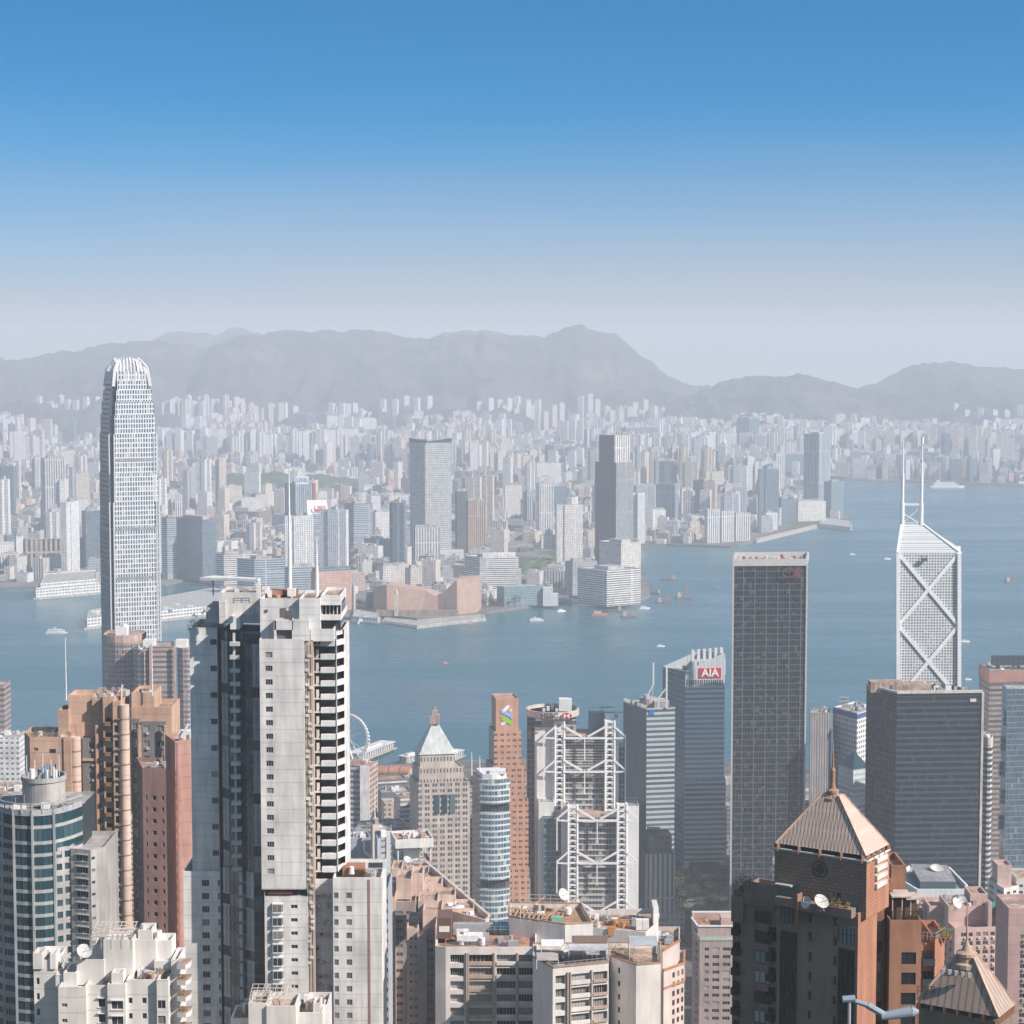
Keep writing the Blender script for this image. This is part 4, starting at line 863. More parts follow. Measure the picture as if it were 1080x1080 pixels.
m = MB(); d = (Vector(P[2]) - Vector(P[1])).normalized(); m.box((P[1][0] + d.x * 3.6 + d.y * .3, P[1][1] + d.y * 3.6 - d.x * .3), (3.6, .4), 3.6, z - 5.2, 0, math.atan2(d.y, d.x)); m.build('blue_emblem', [BLUEP], r)
# --- sloping roofed glass tower with the red sign
Y = 1600; P = quad(699, 723, 764.5, Y, 40, 3, 705)
r = root('office_tower', 'pale glass tower with a slanted top carrying a red and white sign', 'building', (*ctr(P), 4))
AG = facade((.66, .7, .72), (.2, .27, .32), 60, 4.0, 1.1, .38, .08, camt=0); AS = facade((.25, .31, .36), (.05, .09, .12), 2, 4.0, .8, .8, camt=.05, refl=.5)
AV = facade((.64, .7, .72), (.4, .46, .48), 1.2, 60, .4, 1.1, .05, camt=0)
zl, zf, zr_ = Zat(703, Y + 40), Zat(708, Y), Zat(690, Y); zb2 = zl + (zr_ - zf)
m = MB(); A, B, C, D = P; K = [(A, B, zl, zf, 1), (B, C, zf, zr_, 0), (C, D, zr_, zb2, 1), (D, A, zb2, zl, 0)]
zs_ = Zat(726, Y)
for a, b, za, zb_, k in K:
    l = math.dist(a, b); m.face([(*a, 4), (*b, 4), (*b, zs_), (*a, zs_)], k, [(0, 4), (l, 4), (l, zs_), (0, zs_)]); m.face([(*a, zs_), (*b, zs_), (*b, zb_), (*a, za)], 3 if k == 0 else 1, [(0, zs_), (l, zs_), (l, zb_), (0, za)])
q = inset(P, 1.2); rz = zf - 4
m.face([(*q[0], rz), (*q[1], rz), (*q[2], rz), (*q[3], rz)], 2)
for (a, b, za, zb_, k), i in zip(K, range(4)): m.face([(*q[(i + 1) % 4], rz), (*q[i], rz), (*q[i], za), (*q[(i + 1) % 4], zb_)], 3); m.face([(*a, za), (*b, zb_), (*q[(i + 1) % 4], zb_), (*q[i], za)], 3)
m.build('wall', [AG, AS, ROOF, AV], r)
d = (Vector(C) - Vector(B)).normalized(); nn = Vector((d.y, -d.x)); ang = math.atan2(d.y, d.x)
m = MB()
for k in range(6):
    p = Vector(C) - d * (1 + k * 4.6) + Vector((-d.y, d.x)) * 9; m.bar((p.x, p.y, rz), (p.x, p.y, zr_ + 3.5 - k * .3), 2.2, 3.5); m.bar((p.x + 2, p.y - 4, rz), (p.x + 2, p.y - 4, zr_ - 5), 1.6)
m.build('roof_fin', [WHITE], r)
m = MB(); clutter(m, P, rz, 22, 5, 5); m.build('rooftop_plant', [ROOF, WHITE], r)
pa = Vector(B) + d * ((737 - 723) / 41.5 * (C[0] - B[0]) / d.x); pb = Vector(B) + d * ((760.5 - 723) / 41.5 * (C[0] - B[0]) / d.x)
m = MB(); mid = (pa + pb) / 2 + nn * .3; m.box(mid, ((pb - pa).length, .5), Zat(705, Y) - Zat(715.3, Y), Zat(715.3, Y), 0, ang); bd = m.build('sign_board', [RED], r)
LOC[bd.name] = wloc(r)
t = sign(bd, (tuple(pa + nn * .5), tuple(pb + nn * .5)), Zat(715.3, Y), 'AIA', plain('emblem_white', (.8, .82, .85)), 8.6, None, .5, -.35, nrm=.35)
m = MB()
for k in range(17):
    p = Vector(B) + d * (1.5 + k * 1.75) + nn * .12; m.box(p, (.8, .3), 4, Zat(722.5, Y), 0, ang)
m.build('ventilation_slot', [DARK], r)
m = MB(); P2 = quad(719.5, 722, 765.5, Y - 4, 30, 3, 822); m.roofed(P2, 16, Zat(822, Y), 0, 1, .5, 1); m.build('lower_facade', [facade((.62, .6, .57), (.12, .15, .17), 60, 4.0, 1.1, .45, .1, camt=0), ROOF], r)
m = MB(); m.box((P2[1][0] + 2, P2[1][1] + 8), (4, 18), 13, 3.5, 0); m.box((P2[2][0] - 6, P2[2][1] + 8), (9, 18), 12.6, 3.5, 0); m.build('portal', [paint((.55, .52, .48))], r)
m = MB(); m.box((P2[1][0] + 15, P2[1][1] + 6), (26, 12), 12.5, 3.5, 0); m.build('lobby_glazing', [GLASSB], r)
# --- old stone bank
Y = 1400; P = quad(676, 681, 712, Y, 20, 3, 901); ST = facade((.44, .45, .46), (.1, .11, .13), 3.4, 40, .4, .97, .2, camt=0)
r = dt('old_bank', 'old grey stone bank with tall window strips between the frame tower and the park', P, Zat(901, Y), ST, clut=0)
m = MB(); q = inset(P, 2); m.roofed(q, Zat(901, Y) - 1.4, Zat(882, Y), 0, 1); m.box((ctr(q)[0] - 3, ctr(q)[1]), (9, 8), 4, Zat(882, Y) - 1, 0); m.build('attic', [facade((.16, .17, .18), (.08, .08, .09), 4, 4, .5, .5), ROOFT], r)
m = MB(); q = inset(P, -6); m.roofed(q, 3, 30, 0, 1); m.build('podium', [facade((.36, .36, .36), (.1, .11, .13), 3.4, 4, .4, .5), ROOF], r)
# --- dark square tower with the frame top
Y = 1357; P = quad(772.5, 774, 850.5, Y, 48, 3, 590); P[3] = (P[2][0] * 1.035 + 1.2, P[2][1] + 48); P[0] = (P[1][0] * 1.035 + .8, P[1][1] + 48); z = Zat(597, Y)
n = N('dark_curtain_wall'); uv = n.sep(n.node('TexCoord').outputs['UV']); Pn = n.node('TexCoord').outputs['Object']
fu = n.math('FRACT', n.math('DIVIDE', uv[0], 1.95)); fV = n.math('FRACT', n.math('DIVIDE', uv[1], 2.1)); fu4 = n.math('FRACT', n.math('DIVIDE', uv[0], 7.8)); fv4 = n.math('FRACT', n.math('DIVIDE', uv[1], 4.2))
cellv = n.comb(n.math('FLOOR', n.math('DIVIDE', uv[0], 1.95)), n.math('FLOOR', n.math('DIVIDE', uv[1], 2.1))); cell = n.white(cellv)[0]
g = n.mix(cell, (.008, .014, .024), (.022, .035, .05)); g = n.mix(n.math('MULTIPLY', n.math('GREATER_THAN', cell, .93), .35), g, (.2, .2, .2))
l1 = n.math('MAXIMUM', n.math('LESS_THAN', fu, .1), n.math('LESS_THAN', fv4, .2)); l2 = n.math('LESS_THAN', fu4, .09)
cc = n.mix(l1, g, (.06, .068, .078)); cc = n.mix(l2, cc, (.1, .105, .11)); CK = n.fin(cc, n.ramp(n.math('MAXIMUM', l1, l2), 0, 1, .06, .5), 0, panes(n, cellv, n.math('SUBTRACT', 1, n.math('MAXIMUM', l1, l2)), .08, n.bump(n.noise(Pn, .03, 4), 1.2, .6)), .6); n.b.inputs['IOR'].default_value = 1.6
r = root('office_tower', 'tall dark square glass tower with a pale framed roof edge', 'building', (*ctr(P), 4)); m = MB(); m.roofed(P, 4, z, 0, 1, 1.2, 3); m.build('wall', [CK, ROOF], r)
m = MB(); q = inset(P, -.7); m.roofed(q, z, z + 4.5, 0, 1, 1.4, 4.5)
m.build('roof_frame', [plain('pale_steel', (.5, .48, .46)), ROOF], r)
m = MB(); a, b = Vector(P[1]), Vector(P[2]); 
for k in range(2): c = (P[1], P[2])[k]; m.bar((c[0] + (-.4, .4)[k], c[1] - .4, 4), (c[0] + (-.4, .4)[k], c[1] - .4, z), 1.1)
m.build('corner_trim', [plain('pale_steel', (.5, .48, .46))], r)
m = MB(); zr2 = z + 1
for k in range(16): m.box((P[1][0] + 3 + k * 2.9, P[1][1] + 6 + (k * 7) % 20), (1.8, 2.6), 1.5 + (k * 5) % 4, zr2, k % 3)
for k in range(7): m.bar((P[1][0] + 4 + k * 6, P[1][1] + 3, zr2 + 4), (P[1][0] + 4 + k * 6, P[1][1] + 12, zr2 + 4.5), .5, mat=k % 3)
m.build('rooftop_plant', [ROOF, WHITE, plain('rust_paint', (.35, .12, .06))], r)
m = MB()
for k in range(10): aa = k / 10 * 2 * math.pi; m.bar((Xat(832, Y, z) + 4 * math.cos(aa), P[1][1] - .5 + .01, Zat(604, Y) + 3.2 * math.sin(aa)), (Xat(832, Y, z) + 4 * math.cos(aa + .63), P[1][1] - .5 + .01, Zat(604, Y) + 3.2 * math.sin(aa + .63)), .9)
[m.box((Xat(840 + 1.5 * k, Y, z), P[1][1] - .2), (1, .8), 6, Zat(608, Y), 0) for k in range(3)]; m.build('faint_emblem', [plain('dark_red', (.16, .05, .05))], r)
# --- white triangulated tower with twin masts
Y = 1480; z = Zat(583, Y); x0, x1 = Xat(946.5, Y, z), Xat(1012, Y, z); W_ = x1 - x0
r = root('bank_tower', 'white gridded tower with bold diagonal cross bracing and twin masts', 'skyscraper', ((x0 + x1) / 2, Y + 15, 4))
BC = facade((.72, .73, .74), (.1, .14, .18), 2.05, 2.05, .6, .55, .1, (.4, .42, .44), .2); BCR = facade((.62, .64, .65), (.4, .43, .45), 60, 2.2, 1.1, .4, .05, camt=0)
m = MB(); 
xb0, xb1 = x0 * (Y + 44) / Y + 2, x1 * (Y + 44) / Y - 1; pts = [(x0, Y), (x1, Y), (xb1, Y + 44), (xb0, Y + 44)]; m.prism(pts, 4, z, 0, -1)
Yb = Y + 24; zA = Zat(553, Yb); a0, a1 = (Xat(951, Yb, zA), Yb, zA), (Xat(973, Yb, zA), Yb, zA)
m.face([(x0, Y, z), (x1, Y, z), a1, a0], 1, [(0, 0), (W_, 0), (W_ * .6, 30), (W_ * .2, 30)]); m.face([(x1, Y, z), (xb1, Y + 44, z), a1], 1); m.face([(xb1, Y + 44, z), (xb0, Y + 44, z), a0, a1], 1); m.face([(xb0, Y + 44, z), (x0, Y, z), a0], 1)
m.build('wall', [BC, BCR], r)
m = MB(); T = lambda px, py: (Xat(px, Y - .5, Zat(py, Y)), Y - .6, Zat(py, Y)); BW = 2.7
xc = 979.3; ys = [583.5, 659.5, 735.5, 811.5, 887.5, 963]
for a, b in zip(ys, ys[1:]):
    m.bar(T(947.5, a), T(1011, b), .8, BW); m.bar(T(1011, a), T(947.5, b), .7, BW)
m.bar(T(947, 583.5), T(947, 960), BW); m.bar(T(1011.5, 583.5), T(1011.5, 960), BW)
m.bar((x0, Y - .2, z), a0, 1.6); m.bar((x1, Y - .2, z), a1, 1.6); m.bar(a0, a1, 1.2); m.bar((xb1, Y + 44, z), (xb1, Y + 44, 4), BW); m.bar((x1 + .5, Y, z), (xb1 + .5, Y + 44, z - 44), 2)
for k in range(5): m.bar((x1 + .5, Y, z - 52 * k), (xb1 + .5, Y + 44, z - 52 * (k + 1)), 2); m.bar((xb1 + .6, Y + 44, z - 52 * k), (x1 + .6, Y, z - 52 * (k + 1)), 2)
m.build('diagonal_bracing', [plain('bright_cladding', (.82, .83, .84), .35)], r)
for px, pt in ((951.5, 463), (971.5, 463)):
    m = MB(); xx = Xat(px, Yb, zA); m.tube((xx, Yb, zA - 1), (xx, Yb, Zat(530, Yb)), 1.5); m.tube((xx, Yb, Zat(530, Yb)), (xx, Yb, Zat(500, Yb)), 1.1); m.tube((xx, Yb, Zat(500, Yb)), (xx, Yb, Zat(pt, Yb)), .8, .35)
    if px > 960: m.tube((xx, Yb, Zat(468, Yb)), (xx, Yb, Zat(461, Yb)), 1.1)
    m.build('mast', [plain('bright_cladding', (.82, .83, .84), .35)], r)
m = MB(); G = lambda px, py: (Xat(px, Yb, zA), Yb, Zat(py, Yb)); m.bar(G(951.5, 532), G(971.5, 532), 1.5); m.bar(G(951.5, 541), G(971.5, 553), .9); m.bar(G(951.5, 552), G(968, 537), .5); m.bar(G(950, 552), G(974, 552), 1.2); m.build('mast_brace', [WHITE], r)
m = MB(); m.box((Xat(975, Y - 2, z), Y - 2.5), (4, 2), 1.6, Zat(591, Y), 0); [m.bar((Xat(975 + s, Y - 2, z), Y - 2.5, Zat(591, Y)), (Xat(975 + s, Y + 2, z), Y + 2, Zat(582, Y)), .3) for s in (-2, 2)]; m.build('cleaning_cradle', [DARK], r)
# --- broad dark glass block in front of it
Y = 1320; A = quad(914, 946, 1036, Y, 30, 4, 731); z = Zat(731, Y); DG = facade((.022, .036, .055), (.01, .022, .04), 1.9, 4.0, 1.2, .62, .1, (.05, .06, .07), .1, refl=.35)
DGL = facade((.04, .05, .065), (.018, .028, .042), 3.2, 4.0, .75, .7, .1, (.12, .12, .13), .25, refl=.8)
r = root('office_block', 'broad dark navy glass block in front of the cross braced white tower', 'building', (*ctr(A), 4)); m = MB(); n0 = 0; m.roofed(A, 4, z, 0, 2, 1.0, 2.5); m.m[0] = 1; m.build('wall', [DG, DGL, ROOF], r)
m = MB(); a, b, c_ = A[0], A[1], A[2]; m.bar((a[0], a[1] - .3, z + .6), (b[0], b[1] - .4, z + .6), 1.4); m.bar((b[0], b[1] - .4, z + .6), (c_[0], c_[1] - .4, z + .6), 1.8); m.bar((c_[0] + .4, c_[1], 4), (c_[0] + .4, c_[1], z), 1.5); m.build('pale_edge', [paint((.62, .57, .54))], r)
m = MB(); clutter(m, A, z - 2.5, 46, 6, 9); q = inset(A, 6); m.box((Xat(962, Y + 15, z), Y + 22), (26, 14), 5.5, z - 2.5, 2); m.box((Xat(935, Y + 20, z), Y + 22), (22, 12), 7, z - 2.5, 2); m.build('rooftop_plant', [ROOF, WHITE, ROOFP], r)
d = (Vector(A[2]) - Vector(A[1])).normalized(); m = MB()
for k in range(3): m.box((Xat(1025.5 + 2.2 * k, Y, z), A[2][1] - .9), (1.1, .5), 2, Zat(741, Y), 0, math.atan2(d.y, d.x))
m.build('small_emblem', [WHITE], r)
# --- right edge towers
Y = 1335; P = rounded(1037, 1050, Y, 22, 780); r = dt('office_tower', 'slim tower with pale slab edges and a curved parapet, tight right of the dark block', P, Zat(780, Y), facade((.6, .57, .55), (.06, .07, .09), 60, 3.8, 1.1, .55, camt=0), seed=8)
m = MB(); q = P; m.roofed([(x, y - .4) for x, y in P], Zat(786, Y), Zat(778, Y), 0, 1, .4, 3); m.build('curved_parapet', [paint((.62, .58, .55))], r)
Y = 1500; P = quad(1033, 1044, 1100, Y, 30, 6, 707); r = dt('office_tower', 'brown banded tower with a red top storey and rooftop panels at the right edge', P, Zat(707, Y), facade((.34, .28, .25), (.12, .12, .13), 60, 3.9, 1.1, .5, camt=0), seed=11)
m = MB(); q = inset(P, -.5); m.prism(q, Zat(720, Y), Zat(708, Y), 0, -1); m.build('top_band', [paint((.42, .22, .17), .7, .2, (2, None))], r)
m = MB()
for k in range(9):
    for j in range(2): x = Xat(1048 + k * 5.5, Y + 16, 170); m.box((x, Y + 14 + j * 5), (3.2, .8), 7, Zat(705, Y) , 0); m.bar((x, Y + 12, Zat(707, Y)), (x, Y + 18, Zat(700, Y)), .4, mat=1)
m.build('rooftop_panel', [plain('panel_blue', (.05, .07, .1), .3), WHITE], r)
Y = 1400; P = quad(1057, 1062, 1110, Y, 26, 5, 727); r = dt('office_tower', 'mirror glass tower with an irregular notched left edge at the right border', P, Zat(727, Y), facade((.2, .26, .3), (.07, .12, .17), 1.6, 3.9, .9, .85, camt=.04, refl=.7, grough=.06), seed=13, clut=14)
m = MB(); [m.item('notched_bay').box((P[1][0] - .8, P[1][1] + 3 + (k * 3) % 7), (3, 3.5), 10, Zat(765 + 28 * k, Y), 0) for k in range(5)]; m.build('notched_bay', [facade((.4, .44, .46), (.12, .18, .22), 1.6, 3.9, .9, .8)], r)
# --- white gridded slab and neighbours
Y = 1650; P = quad(854, 855, 877, Y, 24, 3, 752); r = dt('office_block', 'grey ribbed office slab left of the white gridded block', P, Zat(752, Y), facade((.38, .36, .37), (.16, .16, .18), 2.2, 60, .45, 1.1, camt=0), seed=2)
Y = 1640; P = quad(876, 904, 925, Y, 50, 26, 757); P = quad(878.5, 879, 904, Y, 20, -2, 757); P = [(Xat(879, Y + 30, 130), Y + 30), (Xat(904, Y, 130), Y), (Xat(926, Y + 28, 130), Y + 28), (Xat(902, Y + 58, 130), Y + 58)]
WG = facade((.72, .72, .72), (.06, .07, .09), 3.6, 4.2, .5, .42, .1, camt=.1); z = Zat(752, Y)
r = dt('office_block', 'white block punched with a regular grid of small square windows and a blue roof strip', P, z, WG, seed=4, clut=12)
m = MB(); a, b, c_ = P[0], P[1], P[2]; q = inset(P, -.4); m.wall(q[0], q[1], z - 5, z - 1, 0); m.wall(q[1], q[2], z - 5, z - 1, 0); m.build('blue_strip', [plain('strip_blue', (.04, .1, .28))], r)
m = MB(); c = ctr(P); [m.bar((Xat(888 + k * 1.5, Y + 20, z), Y + 20, z), (Xat(888 + k * 1.5, Y + 20, z), Y + 20, Zat(738 + k % 2 * 3, Y)), .5) for k in range(5)]; [m.box((Xat(890, Y + 20, z), Y + 20), (8, 3), .6, z + 3 + k * 3, 0) for k in range(3)]; m.build('roof_antenna', [GREY], r)
Y = 1480; P = quad(884, 900, 918, Y, 20, 8, 808); r = dt('glass_pavilion', 'small glass roofed building between the white gridded block and the dark block', P, Zat(812, Y), facade((.62, .65, .66), (.35, .42, .45), 60, 4, 1.1, .5, camt=0), clut=3)
m = MB(); z = Zat(812, Y); c = ctr(P); [m.face([(*P[i], z), (*P[(i + 1) % 4], z), (c[0], c[1], z + 11)]) for i in range(4)]; m.build('glass_roof', [GLASSB], r)
# --- lower blocks round the wheel
Y = 1500; P = quad(362, 389, 398.5, Y, 14, 20, 808); z = Zat(808, Y); r = root('office_block', 'office block with dark bands, a blank white pier and a pink side, below the wheel', 'building', (*ctr(P), 4)); m = MB()
P = [(Xat(362, Y, z), Y + 3), (Xat(389, Y, z), Y), (Xat(398.5, Y + 24, z), Y + 24), (Xat(372, Y + 27, z), Y + 27)]
m.roofed(P, 4, z, 0, 2, .5, 1); m.m[1] = 1; m.build('wall', [facade((.6, .58, .56), (.12, .13, .16), 60, 4.1, 1.1, .55, camt=0), facade((.55, .42, .36), (.12, .1, .1), 4.2, 4.1, .6, .5, camt=0), ROOFP], r)
m = MB(); m.box((Xat(384.5, Y, z), Y), (6.8, 2.5), z - 8, 8, 0); m.build('blank_pier', [paint((.72, .72, .72))], r); m = MB(); clutter(m, P, z - 1, 10, 3, 4); m.box((Xat(374, Y + 8, z), Y + 12), (10, 8), 3, z - 1, 0); m.build('rooftop_plant', [ROOFP, WHITE], r)
P = quad(402, 405, 434, 1620, 14, 3, 846); r = dt('civic_building', 'cream stone building with small square windows and a long loggia', P, Zat(846, 1620), facade((.58, .48, .4), (.14, .12, .11), 4.2, 3.9, .5, .5, camt=0), seed=4)
P = quad(398, 402, 434, 1720, 24, 4, 838); dt('market_hall', 'low dark hall with broken glass roofs behind the cream stone building', P, Zat(836, 1720), plain('dark_hall', (.13, .16, .19)), clut=16, seed=7, cat='hall')
Y = 1180; P = quad(366, 369, 391, Y, 16, 2, 884); r = dt('office_block', 'blue grey blank sided block with a white stepped staircase edge', P, Zat(884, Y), paint((.3, .34, .4), .8, .3, (None, 3.4)), seed=3)
m = MB(); T = lambda px, py: (Xat(px, P[1][1] - 1, 130), P[1][1] - .8, Zat(py, Y)); 
for a, b in (((384, 881), (384, 897)), ((384, 897), (390, 903)), ((390, 903), (390, 925))): m.bar(T(*a), T(*b), 1.2)
m.build('stair_edge', [WHITE], r)
P = quad(391, 393, 399.5, 1200, 12, 2, 870); r = dt('office_block', 'narrow cream tower with roof gear and a white flagpole', P, Zat(870, 1200), paint((.55, .46, .4), .8, .3, (None, 3.4)), seed=5, clut=9); m = MB(); c = ctr(P); m.tube((c[0], c[1], Zat(870, 1200) - 1), (c[0], c[1], Zat(832, 1200)), .5, .25); m.build('flagpole', [WHITE], r)
P = quad(395, 398, 411, 1160, 16, 3, 884); r = dt('office_block', 'blue shaded slab with white side fins next to the narrow cream tower', P, Zat(884, 1160), facade((.4, .44, .5), (.12, .15, .2), 8, 3.6, .4, .3, camt=0), seed=6); m = MB(); m.box((P[2][0] - .8, P[2][1] - .4), (2.2, 2.2), Zat(878, 1160) - 4, 4, 0); m.build('side_fin', [WHITE], r)
P = quad(413, 418, 456, 1120, 20, 4, 893); z = Zat(893, 1120); r = dt('rooftop_house', 'building with a broad white roof canopy on thin posts and a round dish', P, z - 9, facade((.52, .4, .34), (.1, .1, .12), 3.6, 3.5, .5, .5), seed=12, clut=5)
m = MB(); q = inset(P, -.6); m.roofed(q, z - 1, z + 4, 0, 1, .6, 1.2); m.build('canopy', [paint((.78, .77, .75), .6, .2), ROOFP], r); m = MB(); [m.tube((*p, z - 10), (*p, z - 1), .4) for p in inset(P, 1)]; m.box(ctr(P), (9, 7), 8, z - 10, 0); m.build('post', [WHITE], r)
m = MB(); clutter(m, P, z + 3, 16, 3, 21); m.build('canopy_plant', [ROOFP, WHITE], r)
# --- infill blocks of downtown
taken2 = []
r2 = random.Random(21); nb = 0
INF = [facade((.5, .47, .44), (.1, .11, .12), 3.4, 3.5, .55, .5), facade((.62, .6, .58), (.12, .13, .15), 60, 3.6, 1.1, .5), facade((.36, .38, .4), (.07, .09, .11), 2.2, 3.7, .8, .7), facade((.55, .4, .32), (.1, .1, .1), 3.6, 3.4, .5, .5), facade((.3, .33, .37), (.05, .08, .1), 1.8, 3.8, .85, .75)]
ICOL = ['pale grey', 'white banded', 'grey glazed', 'pinkish', 'blue grey']
for j in range(17):
    for i in range(-15, 16):
        y = 1110 + j * 56; x = i * 46 + (j % 2) * 20
        if abs(x) > y * .27 or y > shore(x) - 90: continue
        if 650 < 540 + x / y * F < 800 and 1100 < y < 1640: continue       # park
        if 470 < 540 + x / y * F < 700 and y < 1400: continue
        lim = CH - (842 - 370) * y / F
        if y > 1750: h = r2.uniform(6, 14); h = min(h, max(7, lim))
        else: h = min(lim - r2.uniform(0, 25), r2.uniform(25, 105))
        if 540 + x / y * F > 1040 or 345 < 540 + x / y * F < 440 and y < 1300: h = min(h, 50)
        if h < 6: continue
        # keep off named towers
        if any(o.parent is None and o.get('category') and 1100 < o.location.y < 1950 and math.hypot(o.location.x - x, o.location.y - y) < 44 for o in list(bpy.data.objects)[-0:] if o.type == 'EMPTY'): continue
        w_, d_ = r2.uniform(20, 32), r2.uniform(20, 30); k = r2.randrange(5); a = r2.choice((-.12, .1, .3))
        P = [(x + u * math.cos(a) - v * math.sin(a), y + u * math.sin(a) + v * math.cos(a)) for u, v in ((-w_ / 2, -d_ / 2), (w_ / 2, -d_ / 2), (w_ / 2, d_ / 2), (-w_ / 2, d_ / 2))]
        zone_ = 'close to the harbour' if y > 1700 else 'among the downtown towers'
        if not (y < 1700 or True): continue
        dt('city_block', f'{ICOL[k]} {"low" if h < 30 else "mid height"} block {zone_}', P, h + 3, INF[k], clut=5 if y < 1950 else 0, seed='infill', group=f'{ICOL[k]} {"low" if h < 30 else "mid height"} blocks {zone_}', roofm=r2.choice((ROOF, ROOFP, ROOF, ROOFT))); nb += 1
# --- ferris wheel and the piers
Y = 2040; c = (Xat(366, Y, 25), Y, Zat(777, Y)); RR = 23.5
r = root('ferris_wheel', 'white observation wheel standing on the waterfront', 'ferris wheel', (c[0], c[1], 4))
ax = Vector((.93, -.36, 0)); nx_ = Vector((.36, .93, 0)); C3 = Vector(c)
pt = lambda a, rad, off: C3 + ax * (rad * math.cos(a)) + Vector((0, 0, rad * math.sin(a))) + nx_ * off
m = MB(); NS = 42
for off in (-1.1, 1.1):
    for k in range(NS): m.bar(pt(k * 2 * math.pi / NS, RR, off), pt((k + 1) * 2 * math.pi / NS, RR, off), .6); 
    for k in range(NS): m.bar(pt(k * 2 * math.pi / NS, RR - 1.6, off), pt((k + 1) * 2 * math.pi / NS, RR - 1.6, off), .35)
for k in range(NS): m.bar(pt(k * 2 * math.pi / NS, RR, -1.1), pt(k * 2 * math.pi / NS, RR, 1.1), .4)
m.build('rim', [plain('wheel_white', (.8, .78, .78))], r); m = MB()
for k in range(21): m.bar(pt(k * 2 * math.pi / 21, 1, -1.4 if k % 2 else 1.4), pt(k * 2 * math.pi / 21, RR, 0), .28)
m.build('spoke', [plain('wheel_white', (.8, .78, .78))], r)
m = MB(); m.tube(C3 - nx_ * 4, C3 + nx_ * 4, 1.6, n=12); m.build('hub', [WHITE], r)
for s in (-1, 1):
    m = MB()
    for t in (-1, 1): b_ = C3 + ax * (13 * t) + nx_ * (9 * s); m.bar(C3 + nx_ * (3.2 * s), (b_.x, b_.y, 4), 1.3)
    m.build('leg', [WHITE], r)
gm = MB(); gm.lathe((0, 0, -1.6), [(.1, -1.2), (1.1, -.9), (1.3, 0), (1.1, .9), (.1, 1.2)], 8); gme = gm.mesh('gondola', [plain('gondola_white', (.75, .72, .72))])
for k in range(NS):
    o = bpy.data.objects.new('gondola', gme); col.objects.link(o); o.parent = r; p = pt(k * 2 * math.pi / NS, RR + 1, 0); o.location = p - Vector(wloc(r))
def pier(name, label, x0p, y0p, x1p, y1p, w, h=6, roof=None, piles=True, wall=None):
    a = Vector(ground(x0p, y0p, 5)); b = Vector(ground(x1p, y1p, 5)); l = (b - a).length; d = (b - a) / l; ang = math.atan2(d.y, d.x); mid = (a + b) / 2
    r = root(name, label, 'pier', (mid.x, mid.y, 0)); m = MB(); m.box(mid, (l, w), 1.2, 2.2, 0, ang); m.build('deck', [CONC], r)
    m = MB(); m.box(mid, (l * .92, w * .72), h - 1, 3.4, 0, ang); m.build('shed', [wall or facade((.66, .63, .6), (.15, .16, .18), 5, 20, .6, .7)], r)
    m = MB(); m.box(mid, (l * .96, w * .86), .8, 2.4 + h, 0, ang); m.box(mid, (l * .5, w * .3), 1.6, 3.2 + h, 0, ang); m.build('roof', [roof or paint((.68, .68, .68), .7, .3)], r)
    if piles:
        m = MB(); nn_ = Vector((-d.y, d.x)); k = 0
        while k <= l: 
            for s in (-.45, .45): p = a + d * k + nn_ * w * s; m.tube((p.x, p.y, -1), (p.x, p.y, 2.3), .6, n=6)
            k += 9
        m.build('pile', [plain('pile_grey', (.12, .12, .12))], r)
    return r
pier('pier', 'white roofed ferry pier on dark piles beside the wheel', 373, 800, 410, 786, 20, 7)
pier('pier', 'white roofed pier poking out right of the green pyramid tower', 470, 800, 484, 794, 16, 6)
pier('pier', 'small pale pier shed left of the green pyramid tower', 424, 802, 440, 798, 14, 6)
m = MB(); a, b = ground(388, 812, 5), ground(432, 815, 5)
r = root('market_pavilion', 'long terracotta roofed promenade pavilion behind the piers', 'pavilion', (a[0] + 20, a[1], 4)); m.box(((a[0] + b[0]) / 2, a[1] - 20), (46, 22), 5, 3.5, 0, -.03); m.build('wall', [FM['cream']], r)
m = MB(); [m.box(((a[0] + b[0]) / 2 + k * 11 - 16, a[1] - 20), (9, 26), 2, 8.5, 0, -.03) for k in range(4)]; m.build('roof', [paint((.5, .2, .12), .8, .4)], r)
